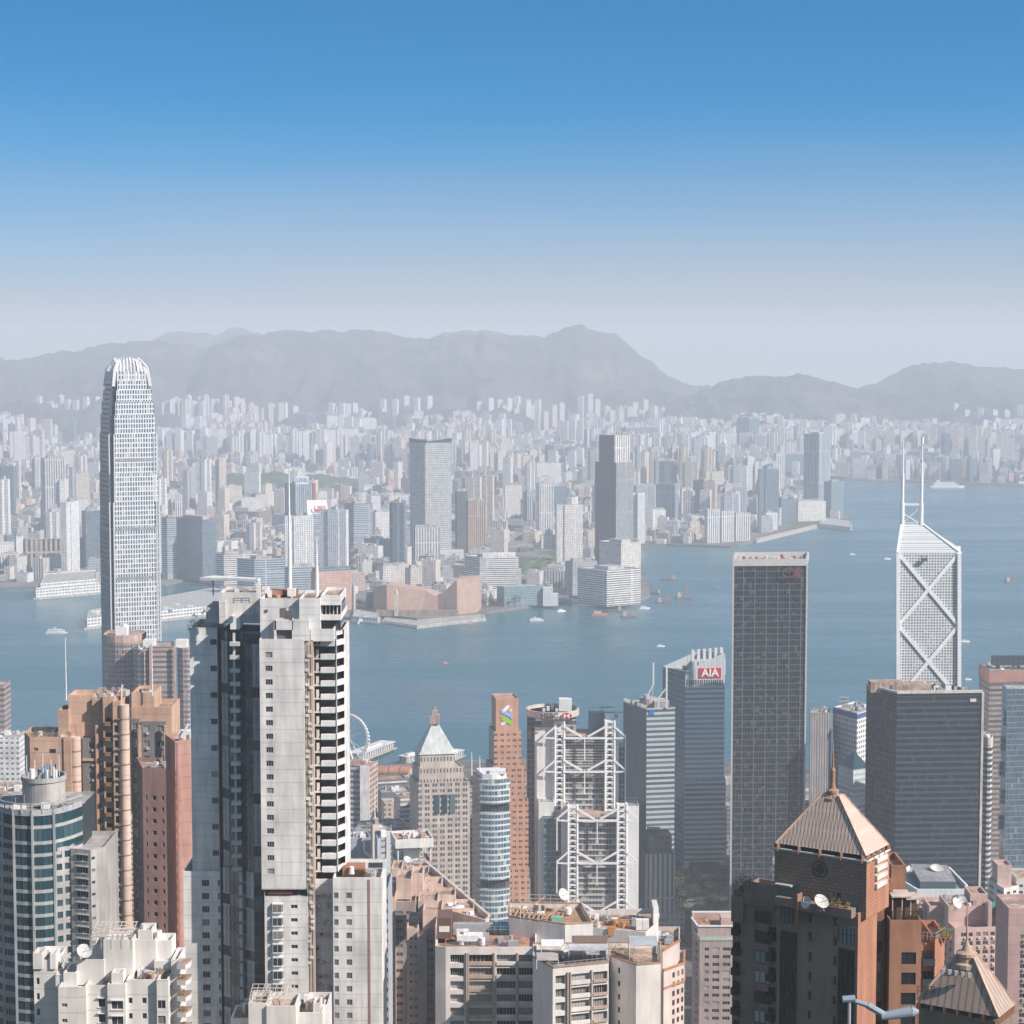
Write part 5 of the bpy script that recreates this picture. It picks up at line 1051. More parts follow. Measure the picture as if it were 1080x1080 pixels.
# ================================================================ NEAR TOWERS ON THE SLOPE
_wp = {}
def wproto(w, h, depth, style, fr, gl, mull=None):
    k = (round(w, 2), round(h, 2), depth, style, fr.name, gl.name, mull)
    if k in _wp: return _wp[k]
    m = MB(); y = depth - .03
    def rect(x0, x1, z0, z1, y0, y1, mat): m.prism([(x0, y0), (x1, y0), (x1, y1), (x0, y1)], z0, z1, mat, None, True)
    if style in ('plain', 'hood', 'ac'):
        m.face([(-w / 2, y, 0), (w / 2, y, 0), (w / 2, y, h), (-w / 2, y, h)], 1)
        f = .07
        for a, b in ((-w / 2, -w / 2 + f), (w / 2 - f, w / 2)): rect(a, b, 0, h, y - .08, y, 0)
        rect(-w / 2 + f, w / 2 - f, 0, f, y - .08, y, 0); rect(-w / 2 + f, w / 2 - f, h - f, h, y - .08, y, 0)
        nm = max(0, round(w / .95) - 1) if mull is None else mull
        for i in range(nm): x = -w / 2 + w * (i + 1) / (nm + 1); rect(x - .04, x + .04, f, h - f, y - .07, y, 0)
        if style == 'hood': rect(-w / 2 - .15, w / 2 + .15, h + .05, h + .2, -.45, 0, 0); rect(-w / 2 - .1, w / 2 + .1, -.14, 0, -.15, 0, 0)
        if style == 'ac': rect(w / 2 - .85, w / 2 - .1, -.75, -.2, -.5, 0, 0)
    elif style == 'bay':
        q = [(-w / 2, 0), (-w / 2 + .15, -.75), (w / 2 - .15, -.75), (w / 2, 0)]
        m.prism(q + [], -.25, 0, 0, 0, True); m.prism(q, h, h + .25, 0, 0, True)
        for a, b in zip(q, q[1:]): m.wall(a, b, 0, h, 1)
        for i in range(3): x = -w / 2 + .17 + (w - .34) * i / 2; rect(x - .03, x + .03, 0, h, -.78, -.74, 0)
        m.face([(-w / 2, y, 0), (w / 2, y, 0), (w / 2, y, h), (-w / 2, y, h)], 1)
    elif style == 'balcony':
        m.face([(-w / 2, y, 0), (w / 2, y, 0), (w / 2, y, h), (-w / 2, y, h)], 1)
        for i in range(1, 4): x = -w / 2 + w * i / 4; rect(x - .05, x + .05, 0, h, y - .1, y, 0)
        rect(-w / 2, w / 2, -.2, 0, -1.1, depth - .1, 0); rect(-w / 2, w / 2, 0, .95, -1.1, -1.0, 0)
        for s in (-1, 1): x = s * (w / 2 - .05); rect(x - .05, x + .05, 0, .95, -1.0, 0, 0)
    elif style == 'slab':        # long floor edge with solid parapet
        m.face([(-w / 2, y, 0), (w / 2, y, 0), (w / 2, y, h), (-w / 2, y, h)], 1)
        rect(-w / 2, w / 2, -.3, .75, -.25, .1, 0)
        for i in range(1, 3): x = -w / 2 + w * i / 3; rect(x - .06, x + .06, .75, h, y - .1, y, 0)
    _wp[k] = (m, m.mesh('window', [fr, gl])); return _wp[k]
WL = {}
def put_windows(r, P, Q, cols, zt, zb, pitch, h, first, style='plain', depth=.25, frame=None, gl=None, mb=None, mat=0, u0=0.0, floors=None, name='window', rmat=None, every=1, mull=None):
    """punch openings in wall P->Q and note a window for each. cols: (u0,u1) in metres. first: drop from zt to the head of the first row"""
    frame = frame or GREY; gl = gl or GLASS
    l = math.hypot(Q[0] - P[0], Q[1] - P[1]); d = ((Q[0] - P[0]) / l, (Q[1] - P[1]) / l); ang = math.atan2(d[1], d[0]); ops = []
    z = zt - first - h; k = 0
    while z > zb and (floors is None or k < floors):
        if k % every == 0:
            for a, b in cols:
                ops.append((a, b, z, z + h)); u = (a + b) / 2
                WL.setdefault(r.name, (r, []))[1].append(((P[0] + d[0] * u, P[1] + d[1] * u, z), ang, wproto(b - a, h, depth, style, frame, gl, mull), name))
        z -= pitch; k += 1
    if mb is not None:
        if ops: return mb.holed(P, Q, zb, zt, ops, depth, mat, rmat, u0)
        return mb.wall(P, Q, zb, zt, mat, u0)
def flush_windows():
    for rn, (r, lst) in WL.items():
        L0 = wloc(r); 
        lst.sort(key=lambda e: (-(e[0][2] > Zat(1085, e[0][1])), math.dist(e[0], (0, 0, CH)) - e[0][2] * .01))
        for p, ang, (mb, me), nm in lst[:100]:
            o = bpy.data.objects.new(nm, me); col.objects.link(o); o.parent = r
            o.location = (p[0] - L0[0], p[1] - L0[1], p[2] - L0[2]); o.rotation_euler = (0, 0, ang)
        rest_ = lst[100:]
        if rest_:
            m = MB(); mats_ = []
            for p, ang, (mb, me), nm in rest_:
                mi = []
                for mm in me.materials:
                    if mm not in mats_: mats_.append(mm)
                    mi.append(mats_.index(mm))
                ca, sa = math.cos(ang), math.sin(ang); b0 = len(m.v)
                m.v += [(p[0] + x * ca - y * sa, p[1] + x * sa + y * ca, p[2] + z) for x, y, z in mb.v]
                m.f += [tuple(b0 + i for i in f) for f in mb.f]; m.m += [mi[i] for i in mb.m]; m.uv += mb.uv; m.sm += mb.sm
            tag(m.build('window', mats_, r), kind='stuff')
def ab(px0, px1, Y, D, py):
    z = Zat(py, Y); x0, x1 = Xat(px0, Y, z), Xat(px1, Y, z); return [(x0, Y), (x1, Y), (x1, Y + D), (x0, Y + D)]
def roofring(m, poly, z1, mat=0, roof=1, par=.3, drop=1.1):
    q = inset(poly, par); n = len(poly)
    for i in range(n):
        a, b, c, d = poly[i], poly[(i + 1) % n], q[(i + 1) % n], q[i]
        m.face([(*a, z1), (*b, z1), (*c, z1), (*d, z1)], mat); m.face([(*c, z1 - drop), (*d, z1 - drop), (*d, z1), (*c, z1)], mat)
    m.face([(*p, z1 - drop) for p in q], roof)
def wallset(r, m, poly, zt, specs, base=None, mat=0, roof=1, par=.3, drop=1.1, depth=.25, frame=None, gl=None, pitch=3.0, cap=None):
    """poly prism; specs {edge: [ (cols,h,first,style) ] } windows punched in that edge; reaches down past the frame"""
    Y = min(p[1] for p in poly); zb = Zat(1080, Y) - 9 if base is None else base; low = prof(Y) - 12; u = 0; n = len(poly)
    for i in range(n):
        P, Q = poly[i], poly[(i + 1) % n]; l = math.dist(P, Q)
        if i in specs:
            s = specs[i]; pt_ = s.get('pitch', pitch)
            put_windows(r, P, Q, [(a * l, b * l) for a, b in s['cols']], zt, zb, pt_, s.get('h', 1.3), s.get('first', 1.6), s.get('style', 'plain'), s.get('depth', depth), s.get('frame', frame), s.get('gl', gl), m, s.get('mat', mat), u, s.get('floors'), s.get('name', 'window'), s.get('rmat'), s.get('every', 1), s.get('mull'))
            if base is None and zb > low: m.wall(P, Q, low, zb, s.get('mat', mat), u)
        else: m.wall(P, Q, base if base is not None else min(low, zb), zt, mat, u)
        u += l
    roofring(m, poly, zt, mat, roof, par, drop)
def railing(m, pts, z, h=1.1, step=1.6, mat=0):
    for a, b in zip(pts, pts[1:]):
        l = math.dist(a, b); k = max(1, int(l / step))
        for i in range(k + 1): x, y = a[0] + (b[0] - a[0]) * i / k, a[1] + (b[1] - a[1]) * i / k; m.bar((x, y, z), (x, y, z + h), .08, mat=mat)
        for hh_ in (h, h * .5): m.bar((*a, z + hh_), (*b, z + hh_), .08, mat=mat)
def dish(r, px, py, Y, rad, az=-.5, el=.6, label=None):
    c = Vector((Xat(px, Y, Zat(py, Y)), Y, Zat(py, Y))); q = Matrix.Rotation(az, 4, 'Z') @ Matrix.Rotation(math.pi / 2 - el, 4, 'X'); m = MB(); N_ = 20
    ring = lambda rr, h: [c + q @ Vector((rr * math.cos(2 * math.pi * i / N_), rr * math.sin(2 * math.pi * i / N_), h)) for i in range(N_)]
    R_ = [ring(rad * t, rad * .3 * t * t) for t in (.02, .35, .65, .85, 1.0)]
    for a, b in zip(R_, R_[1:]):
        for i in range(N_): j = (i + 1) % N_; m.face([a[i], a[j], b[j], b[i]], 0, smooth=True)
    R2 = [ring(rad * t, rad * .3 * t * t - .06) for t in (.02, .5, 1.0)]
    for a, b in zip(R2, R2[1:]):
        for i in range(N_): j = (i + 1) % N_; m.face([a[j], a[i], b[i], b[j]], 0, smooth=True)
    tip = c + q @ Vector((0, 0, rad * .9))
    for i in (0, 7, 13): m.bar(ring(rad, rad * .3)[i], tip, .07)
    m.bar(c, c + Vector((0, .3, -rad * 1.25)), .18, mat=1); m.bar(c + Vector((-.6, .3, -rad * 1.25)), c, .1, mat=1); m.bar(c + Vector((.6, .3, -rad * 1.25)), c, .1, mat=1)
    return m.build('satellite_dish', [paint((.6, .59, .57), .7, .3), GREY], r)
def pots(r, pts, hs=(.7, 1.3), leaf=None, seed=0, spread=.6):
    m = MB(); q = random.Random(seed)
    for x, y, z in pts:
        h = q.uniform(*hs); m.tube((x, y, z), (x, y, z + .4), .3, .36, 8, 1)
        for i in range(46):
            a, b, c = q.uniform(-1, 1) * spread, q.uniform(-1, 1) * spread, q.random() * h; s = q.uniform(.1, .24)
            p = Vector((x + a * (1 - c / h * .5), y + b * (1 - c / h * .5), z + .4 + c)); e = Vector((q.uniform(-1, 1), q.uniform(-1, 1), q.uniform(-.4, 1))).normalized(); f = e.orthogonal().normalized()
            m.face([p, p + e * s, p + e * s * .6 + f * s, p + f * s * .5], 0)
    return m.build('planting', [leaf or LEAF, plain('terracotta', (.35, .15, .08))], r)
def poles(m, n, P, z, q, hmin=1.5, hmax=4, mat=0):
    for i in range(n): 
        x, y = q.uniform(P[0][0] + 1, P[1][0] - 1), q.uniform(P[0][1] + 1, P[2][1] - 1); m.bar((x, y, z), (x, y, z + q.uniform(hmin, hmax)), .1, mat=mat)
def deck(m, P, z, n=10, seed=0, mats=(0, 1, 2)):
    """everyday clutter on a near roof: tanks, ducts, boxes, pipes"""
    q = random.Random(seed); x0, x1, y0, y1 = min(p[0] for p in P) + .8, max(p[0] for p in P) - .8, min(p[1] for p in P) + .8, max(p[1] for p in P) - .8
    if x1 - x0 < 1 or y1 - y0 < 1: return
    for i in range(n):
        x, y, t = q.uniform(x0, x1), q.uniform(y0, y1), q.random()
        if t < .45: m.item('plant_box').box((x, y), (q.uniform(.6, 2.2), q.uniform(.6, 2)), q.uniform(.5, 1.9), z, q.choice(mats))
        elif t < .65: m.item('water_tank').tube((x, y, z), (x, y, z + q.uniform(.8, 1.8)), q.uniform(.4, .8), n=12, mat=q.choice(mats))
        elif t < .85: L_ = q.uniform(1.5, 5); p_ = m.item('roof_pipe'); p_.bar((x, y, z + .35), (min(x1, x + L_), y, z + .35), .18, mat=q.choice(mats)); p_.bar((x, y, z), (x, y, z + .35), .1)
        else: m.item('antenna').bar((x, y, z), (x, y, z + q.uniform(1.5, 3.5)), .09, mat=0)
WT = paint((.72, .7, .68), .8, .32, (None, 3.0), .25); WT2 = paint((.74, .73, .72), .8, .2, (2.2, 1.5), .12); PKS = paint((.5, .4, .34), .8, .3)
# ---------------------------------------------------------------- the big white apartment tower
Y = 450; r = root('apartment_tower', 'huge white apartment tower with stacked dark balconies, rising past the harbour', 'building', (Xat(280, Y, 200), Y + 8, prof(Y) - 10))
FL = 3.02; m = MB(); zt = Zat(674, Y)
cen = [(Xat(273.5, Y, zt), Y), (Xat(320.5, Y, zt), Y), (Xat(320.5, Y, zt), Y + 20), (Xat(273.5, Y, zt), Y + 20)]
zmid = Zat(938, Y); zb0 = Zat(1080, Y) - 9
wallset(r, m, cen, zt, {0: dict(cols=[(.13, .29)], h=1.25, first=2.9, mull=2, floors=17)}, base=zmid, pitch=3.05)
cen2 = [(Xat(276, Y, zt), Y + .4), (Xat(322, Y, zt), Y + .4), (Xat(322, Y, zt), Y + 20), (Xat(276, Y, zt), Y + 20)]
put_windows(r, cen2[0], cen2[1], [(5.9, 7.4)], Zat(946, Y), zb0, 3.05, .85, 1.9, 'plain', .25, None, None, m, 0, 0)
for k in range(8):
    z = Zat(946, Y) - 3.05 * k - 3.4
    WL[r.name][1].append(((cen2[0][0] + 2.9, Y + .4, z), 0, wproto(2.4, 1.7, .02, 'bay', WHITE, GLASS), 'bay_window'))
m.prism(cen2, prof(Y) - 12, zb0, 0, -1, skip=()); m.face([(*p, Zat(946, Y)) for p in cen2], 1)
m.wall(cen2[1], cen2[2], zb0, zmid, 0); m.wall(cen2[3], cen2[0], zb0, zmid, 0)
# left wing + lower wing
lw = [(Xat(200, Y + 12, zt), Y + 12), (Xat(229, Y + 12, zt), Y + 12), (Xat(229, Y + 12, zt), Y + 27), (Xat(200, Y + 12, zt), Y + 27)]
wallset(r, m, lw, Zat(662, Y + 12), {0: dict(cols=[(.74, .98)], h=1.35, first=2.6, pitch=6.1, mull=3), }, )
lw2 = [(Xat(189.5, Y + 10, zt), Y + 10.5), (Xat(229, Y + 10, zt), Y + 10.5), (Xat(229, Y + 10, zt), Y + 26), (Xat(189.5, Y + 10, zt), Y + 26)]
wallset(r, m, lw2, Zat(919, Y + 10.5), {0: dict(cols=[(.5, .7), (.93, .995)], h=1.5, first=2.0, mull=2)}, pitch=3.05)
# right strip and balconies
st = [(Xat(320.5, Y, zt), Y + 1), (Xat(329.5, Y, zt), Y + 1), (Xat(329.5, Y, zt), Y + 18), (Xat(320.5, Y, zt), Y + 18)]
wallset(r, m, st, Zat(676, Y), {0: dict(cols=[(.03, .2)], h=2.0, first=2.4)}, mat=2)
rb = [(Xat(329.5, Y, zt), Y + 3.5), (Xat(352.5, Y, zt), Y + 3.5), (Xat(360, Y, zt), Y + 7), (Xat(360, Y, zt), Y + 22), (Xat(329.5, Y, zt), Y + 22)]
zr = Zat(668, Y); zbot = Zat(931, Y)
m.prism(rb, prof(Y) - 12, zbot, 0, -1)
for i in (2, 3): m.wall(rb[i], rb[i + 1], zbot, zr, 0)
roofring(m, rb, zr, 0)
lwr = ab(351, 402.5, Y - .5, 17, 925); wallset(r, m, lwr, Zat(925, Y), {0: dict(cols=[(-.001 + .02, .11), (.27, .385)], h=1.35, first=3.4, mull=3)}, pitch=3.05)
m.build('wall', [WT, ROOF, PKS], r)
zf = zr; k = 0; l1 = math.dist(rb[0], rb[1]); l2 = math.dist(rb[1], rb[2])
while zf - 3.02 > zbot - 1:
    m = MB(); z = zf - 3.02
    m.prism([(rb[0][0] + .1, Y + 5.6), (rb[1][0] - .5, Y + 5.6), (rb[2][0] - .6, Y + 8.6), (rb[2][0] - .2, Y + 21), (rb[0][0] + .1, Y + 21)], z + .1, z + 2.7, 5, -1)  # near-black box paints the shade deep inside the balcony
    s0 = rb[0][0] + l1 * .3; 
    m.prism([(s0, Y + 3.2), (rb[1][0] - .2, Y + 3.2), (rb[1][0] - .2, Y + 4.6), (s0, Y + 4.6)], z - .3, z + .85, 0, 0, True)
    m.prism([(rb[0][0], Y + 3.4), (s0, Y + 3.4), (s0, Y + 4.6), (rb[0][0], Y + 4.6)], z - .3, z + .05, 3, 3, True)
    m.prism([(rb[0][0] + .4, Y + 3.5), (rb[0][0] + l1 * .2, Y + 3.5), (rb[0][0] + l1 * .2, Y + 4.5), (rb[0][0] + .4, Y + 4.5)], z + .1, z + 1.9, 3, 3, True)
    m.prism([(rb[1][0] + .15, Y + 3.7), (rb[2][0] + .2, Y + 7.0), (rb[2][0] + .2, Y + 9), (rb[1][0] + .15, Y + 5)], z - .3, z + .9, 0, 0, True)
    m.bar((rb[1][0] + .1, Y + 4, z), (rb[1][0] + .1, Y + 4, z + 3), .2, mat=3); m.bar((s0, Y + 3.25, z - .3), (rb[1][0] - .2, Y + 3.25, z - .3), .12, mat=4)
    m.build('balcony', [paint((.76, .75, .74), .7, .2), glass((.004, .005, .006), (.05, .05, .05), .2), ROOF, paint((.68, .62, .58)), plain('teal_trim', (.15, .35, .33)), plain('void_shade', (.012, .013, .014), .6)], r); zf -= 3.02
# dark glazed recess
gz0 = Zat(659, Y); m = MB(); GD = glass((.025, .04, .052), (.16, .17, .17), .3)
bays = [(229, 235.5, 6.0, 1), (235.5, 252, 7.0, 0), (252, 261, 5.5, 0), (261, 273.5, 4.5, 1)]
x_ = lambda p: Xat(p, Y, 330)
RCW = paint((.42, .43, .43), .7, .3)
m.prism([(x_(226.5), Y + 12.3), (x_(273.5), Y + 9), (x_(273.5), Y + 22), (x_(226.5), Y + 24)], prof(Y) - 12, gz0 - 3, 0, 1); m.build('recess_wall', [RCW, ROOF], r)
zf = gz0 - 5; k = 0
while zf > zb0:
    low = zf < Zat(935, Y); m = MB()
    poly = [(x_(226.5), Y + 11.6), (x_(235), Y + 9.4), (x_(243), Y + 8.2), (x_(252), Y + 7.4), (x_(256), Y + 5.6), (x_(264), Y + 4.6), (x_(273.3), Y + 4.8)]
    if low: poly = [(x_(226.5), Y + 10.2), (x_(235), Y + 8.6), (x_(246), Y + 7.0), (x_(254), Y + 6.0), (x_(264), Y + 4.4), (x_(273.3), Y + 4.8)]
    for i, (a, b) in enumerate(zip(poly, poly[1:])):
        solid = (i in (0,)) or (i == 5 and not low) or (low and i == 3 and k % 1 == 0)
        gi = 0 if (solid and k % 4) else 1
        m.wall(a, b, zf, zf + 2.35, gi); m.wall(a, b, zf - .67, zf, 2 if not solid else 0)
        m.bar((a[0], a[1] - .05, zf), (a[0], a[1] - .05, zf + 2.35), .14, mat=2)
        mid = ((a[0] + b[0]) / 2, (a[1] + b[1]) / 2 - .05); m.bar((*mid, zf), (*mid, zf + 2.35), .08, mat=2)
    if not low: m.prism([(x_(240), Y + 5.2), (x_(250.5), Y + 5.2), (x_(250.5), Y + 7), (x_(240), Y + 7)], zf - .5, zf + .35, 3, 3, True); m.bar((x_(244), Y + 6.4, zf + .3), (x_(244), Y + 6.4, zf + 2.3), .5, mat=3)
    else: m.prism([(x_(247), Y + 5.2), (x_(250.5), Y + 5.2), (x_(250.5), Y + 6), (x_(247), Y + 6)], zf, zf + 2.3, 3, 3, True)
    m.build('glazed_storey', [RCW, GD, plain('dark_band', (.07, .09, .1), .3), paint((.55, .55, .54), .7, .2)], r); zf -= 3.02; k += 1
# penthouse
m = MB()
def blk(a, b, yy, D, t, bt, mat=0, roof=1, par=.25): q = [(x_(a), yy), (x_(b), yy), (x_(b), yy + D), (x_(a), yy + D)]; m.roofed(q, Zat(bt, Y), Zat(t, Y), mat, roof, par, .7); return q
blk(274, 316, Y + 3, 16, 633, 676); blk(316, 338, Y + 1.5, 16, 632, 672, 3); blk(338, 359, Y + 3, 16, 629.5, 640, 3); blk(338, 359.5, Y + 3, 16, 650, 656, 3); blk(328, 352.5, Y + 1, 14, 664, 677, 3)
blk(226, 273, Y + 11, 12, 631, 664); blk(226, 233, Y + 10, 4, 640, 664); blk(210, 227.5, Y + 12.4, 12, 648, 664); blk(290.5, 310, Y + .2, 1.2, 655, 664.5, 3); blk(309, 327, Y + .2, 8, 653, 676); blk(290, 292.3, Y + .2, 3, 655, 676)
blk(240, 250, Y + 6.5, 6, 654, 668)
m.prism([(x_(339), Y + 4.5), (x_(359), Y + 4.5), (x_(359), Y + 16), (x_(339), Y + 16)], Zat(652, Y), Zat(638, Y), 2, -1); m.prism([(x_(339), Y + 5.5), (x_(358), Y + 5.5), (x_(358), Y + 16), (x_(339), Y + 16)], Zat(668, Y), Zat(655, Y), 2, -1)
[m.bar((x_(339 + k * 4), Y + 4.4, Zat(652, Y)), (x_(339 + k * 4), Y + 4.4, Zat(638, Y)), .2, mat=3) for k in range(6)]
m.prism([(x_(292), Y + 1.2), (x_(308), Y + 1.2), (x_(308), Y + 1.5), (x_(292), Y + 1.5)], Zat(675, Y), Zat(663, Y), 2)
m.prism([(x_(296), Y + 2.8), (x_(301.5), Y + 2.8), (x_(301.5), Y + 3.2), (x_(296), Y + 3.2)], Zat(652, Y), Zat(643, Y), 2); m.box((x_(303.5), Y + 2.9), (.8, .3), 1.5, Zat(653, Y), 4); m.box((x_(281), Y + 2.9), (.6, .3), .5, Zat(647, Y), 4)
m.build('penthouse', [WT, ROOFP, GLASS, WT2, plain('brown_door', (.2, .1, .06))], r)
m = MB(); q = Zat(634, Y); 
m.prism([(x_(210), Y + 4), (x_(273), Y + 1), (x_(273.5), Y + 3), (x_(222), Y + 8)], Zat(614, Y), Zat(611, Y), 0, 0, True); m.bar((x_(273), Y + 2, Zat(632, Y)), (x_(273), Y + 2, Zat(611, Y)), .9); m.bar((x_(222), Y + 7, Zat(632, Y)), (x_(222), Y + 7, Zat(613, Y)), .3)
m.build('roof_canopy', [WT2], r)
m = MB(); deck(m, [(x_(276), Y + 5), (x_(314), Y + 5), (x_(314), Y + 18), (x_(276), Y + 18)], Zat(633, Y) - .6, 16, 3); deck(m, [(x_(232), Y + 11), (x_(270), Y + 11), (x_(270), Y + 20), (x_(232), Y + 20)], Zat(630, Y) - .6, 8, 4); railing(m, [(x_(255), Y + 9.2), (x_(272), Y + 9.2)], Zat(630, Y)); m.box((x_(305), Y + 8), (1.8, 1.8), 1.7, Zat(633, Y), 1); m.box((x_(295), Y + 12), (6, 3), 1, Zat(633, Y), 2); m.build('rooftop_plant', [GREY, WHITE, ROOFT], r)
for px, a, b in ((302, 500, 628), (331, 572, 632)):
    m = MB(); m.tube((x_(px), Y + 10, Zat(b, Y) - 2), (x_(px), Y + 10, Zat(a + (b - a) * .5, Y)), .5, .38, 10); m.tube((x_(px), Y + 10, Zat(a + (b - a) * .5, Y)), (x_(px), Y + 10, Zat(a, Y)), .3, .12, 8); m.build('roof_mast', [WHITE], r)
pots(r, [(Xat(201.5 + k * 2, Y + 13, 330), Y + 13, Zat(662, Y + 12) - .8) for k in range(6)], (1.6, 2.4), None, 4, .7)
m = MB(); q = [(x_(366), Y + 1), (x_(386), Y + 1)]; z = Zat(925, Y); m.box((x_(371), Y + 6), (5, 5), 2.2, z - 1, 1); m.tube((x_(369), Y + 3, z), (x_(369), Y + 3, z + 1.6), .7, .5, 10, 0); m.build('terracotta_terrace', [WHITE, plain('terracotta', (.35, .15, .08))], r)
m = MB(); z = Zat(925, Y); m.box((x_(395.5), Y + 1.5), (4.8, .5), 1.7, z + 1.6, 0); [m.box((x_(387 + k * 1.9), Y + 1.2), (.22, .2), 1.1, z + 1.9, 1) for k in range(1, 9)]; m.bar((x_(394.5), Y + 1.5, z - 1), (x_(394.5), Y + 1.5, z + 2), .2); m.build('white_board', [WHITE, DARK], r)
q = random.Random(77); m = MB()
for k in range(46): z = Zat(690, Y) - k * 1.55 * 1.0 - q.random(); b_ = m.item('air_conditioner'); px = q.choice((324, 326.5, 328)); b_.box((x_(px), Y + .75), (.75, .5), .55, z, 0)
for px in (323, 325.2, 328.6): m.item('drain_pipe').bar((x_(px), Y + .9, zb0), (x_(px), Y + .9, Zat(680, Y)), .12, mat=1)
for k in range(40): z = Zat(945, Y) - (k // 4) * 3.05 - q.random() * 1.5; m.item('air_conditioner').box((x_(q.uniform(331, 345)), Y + 3.2), (.8, .6), .6, z, k % 2)
m.build('fitting', [paint((.7, .67, .64)), paint((.5, .42, .37))], r)
m = MB(); m.box((x_(294), Y + .9), (5.4, .6), 1.5, Zat(944, Y), 0); m.build('red_recess', [plain('dark_red', (.16, .05, .05))], r)
m = MB(); m.bar((x_(388.5), Y - .55, zb0), (x_(388.5), Y - .55, Zat(927, Y)), .5, .1); m.build('joint_strip', [plain('joint_brown', (.3, .2, .17))], r)
pots(r, [(x_(384 + k * 2), Y + 2, Zat(925, Y) - .8) for k in range(3)], (.6, 1), None, 5, .5)
# ---------------------------------------------------------------- orange terraced complex
OR = paint((.56, .37, .27), .8, .3, (None, 3.2), .2); ORP = paint((.68, .51, .42), .8, .25, (None, 3.2), .3); OGR = paint((.2, .2, .2), .8, .2)
Y = 552; KS_ = 552 / 420; r = root('apartment_complex', 'orange terraced apartment complex with round corner columns, left of the white tower', 'building', (Xat(100, Y, 200), Y + 10, prof(Y) - 10))
m = MB(); P3 = 4.2
def at_(p, yy=Y): return Xat(p, yy, 320)
low = prof(Y) - 12; zb = Zat(1010, Y)
# west block
W1 = [(at_(18), Y + 8), (at_(30), Y + 1), (at_(73), Y + 1), (at_(73), Y + 16), (at_(18), Y + 16)]; zt = Zat(778, Y)
wallset(r, m, W1, zt, {1: dict(cols=[(.09, .2)], h=.92, first=3.0, floors=1), }, pitch=P3)
put_windows(r, (at_(30), Y + .97), (at_(73), Y + .97), [(5.5, 7.1), (9.2, 10.9)], zt, zb, P3, 1.0, 3.3, 'plain', .02, DARK)
wallset(r, m, [(at_(66), Y + .6), (at_(74), Y + .6), (at_(74), Y + 8), (at_(66), Y + 8)], zt - .02, {}, pitch=P3)
# middle blocks
for a, b, yy, D, t in ((82, 106, Y + 7, 12, 766), (57, 68, Y + 5, 8, 752), (66, 92, Y + 7.5, 9, 738), (92, 106, Y + 6.5, 10, 741), (106, 118, Y + 3.5, 12, 737), (117.5, 126, Y + 2, 12, 741), (134, 158, Y + 7, 12, 735), (134, 177, Y + 6.3, 14, 750), (57, 82, Y + 6, 10, 767)):
    q = [(at_(a), yy), (at_(b), yy), (at_(b), yy + D), (at_(a), yy + D)]; sp = {}
    if (a, b) == (106, 118): sp = {0: dict(cols=[(.2, .75)], h=1.95, first=5.8, style='balcony', frame=plain('brown_rail', (.25, .15, .1)), gl=glass((.015, .015, .018), (.1, .1, .1), .1), depth=.6)}
    if (a, b) == (117.5, 126): sp = {0: dict(cols=[(.12, .62)], h=2.1, first=6.6, gl=glass((.015, .015, .018), (.1, .1, .1), .1))}
    wallset(r, m, q, Zat(t, Y), sp, mat=0, pitch=P3, par=.35)
m.build('wall', [OR, ROOFP, ORP], r)
m = MB()
for px, t, yy in ((77, 779, Y + 2.6), (129, 745, Y + 2.6)):
    m.lathe((at_(px), yy, 0), [(1.42, low), (1.42, Zat(t, Y))], 20)
m.build('corner_column', [ORP], r)
m = MB()
for px, t, yy in ((77, 779, Y + 2.6), (129, 745, Y + 2.6)):
    z = Zat(t, Y) - 4
    while z > zb: m.lathe((at_(px) , yy, z), [(1.47, 0), (1.52, .13), (1.47, .36)], 20); m.box((at_(px) - 1.6, yy - .9), (1.3, .6), .3, z, 0); z -= P3
m.build('column_band', [plain('band_brown', (.24, .17, .14))], r)
# grey recesses with windows
m = MB()
for a, b, yy, t, cols in ((82.2, 104, Y + 5.0, 782, [(.3, .62)]), (100, 106.2, Y + 4.6, 780, [(.2, .8)]), (134, 143, Y + 5.5, 762, [(.15, .8)]), (145, 171, Y + 5.8, 765, [(.08, .32), (.62, .92)])):
    q = [(at_(a), yy), (at_(b), yy), (at_(b), yy + 4), (at_(a), yy + 4)]
    wallset(r, m, q, Zat(t, Y), {0: dict(cols=cols, h=1.65, first=1.2, style='ac', frame=plain('sill_cream', (.5, .45, .4)), gl=glass((.05, .06, .07), (.35, .36, .36), .5))}, pitch=P3, mat=0)
for a in (98.5, 144, 171.5):
    m.bar((at_(a), Y + 4.4, zb), (at_(a), Y + 4.4, Zat(768, Y)), .7, mat=1)
zq = Zat(806, Y)
while zq > zb: m.box((at_(94), Y + 4.8), (6.0, .6), .65, zq, 1); zq -= P3 * 2.2
m.build('recessed_wall', [OGR, OR], r)
m = MB(); deck(m, [(at_(32), Y + 3), (at_(72), Y + 3), (at_(72), Y + 14), (at_(32), Y + 14)], zt - 1, 26, 5); railing(m, [(at_(32), Y + 1.3), (at_(66), Y + 1.3)], zt); deck(m, [(at_(96), Y + 6), (at_(130), Y + 6), (at_(130), Y + 14), (at_(96), Y + 14)], Zat(740, Y), 24, 8); deck(m, [(at_(136), Y + 9), (at_(156), Y + 9), (at_(156), Y + 16), (at_(136), Y + 16)], Zat(735, Y) - .8, 6, 9); m.bar((at_(124), Y + 6, Zat(742, Y)), (at_(125), Y + 6, Zat(726, Y)), .35, mat=1); m.bar((at_(121), Y + 6, Zat(733, Y)), (at_(128), Y + 6, Zat(731, Y)), .2, mat=1)
m.build('rooftop_plant', [GREY, WHITE, ROOFP], r)
pots(r, [(at_(26 + k * 3.2), Y + 4 + k % 3, zt - .8) for k in range(9)], (.9, 1.6), LEAFO, 3, .7)
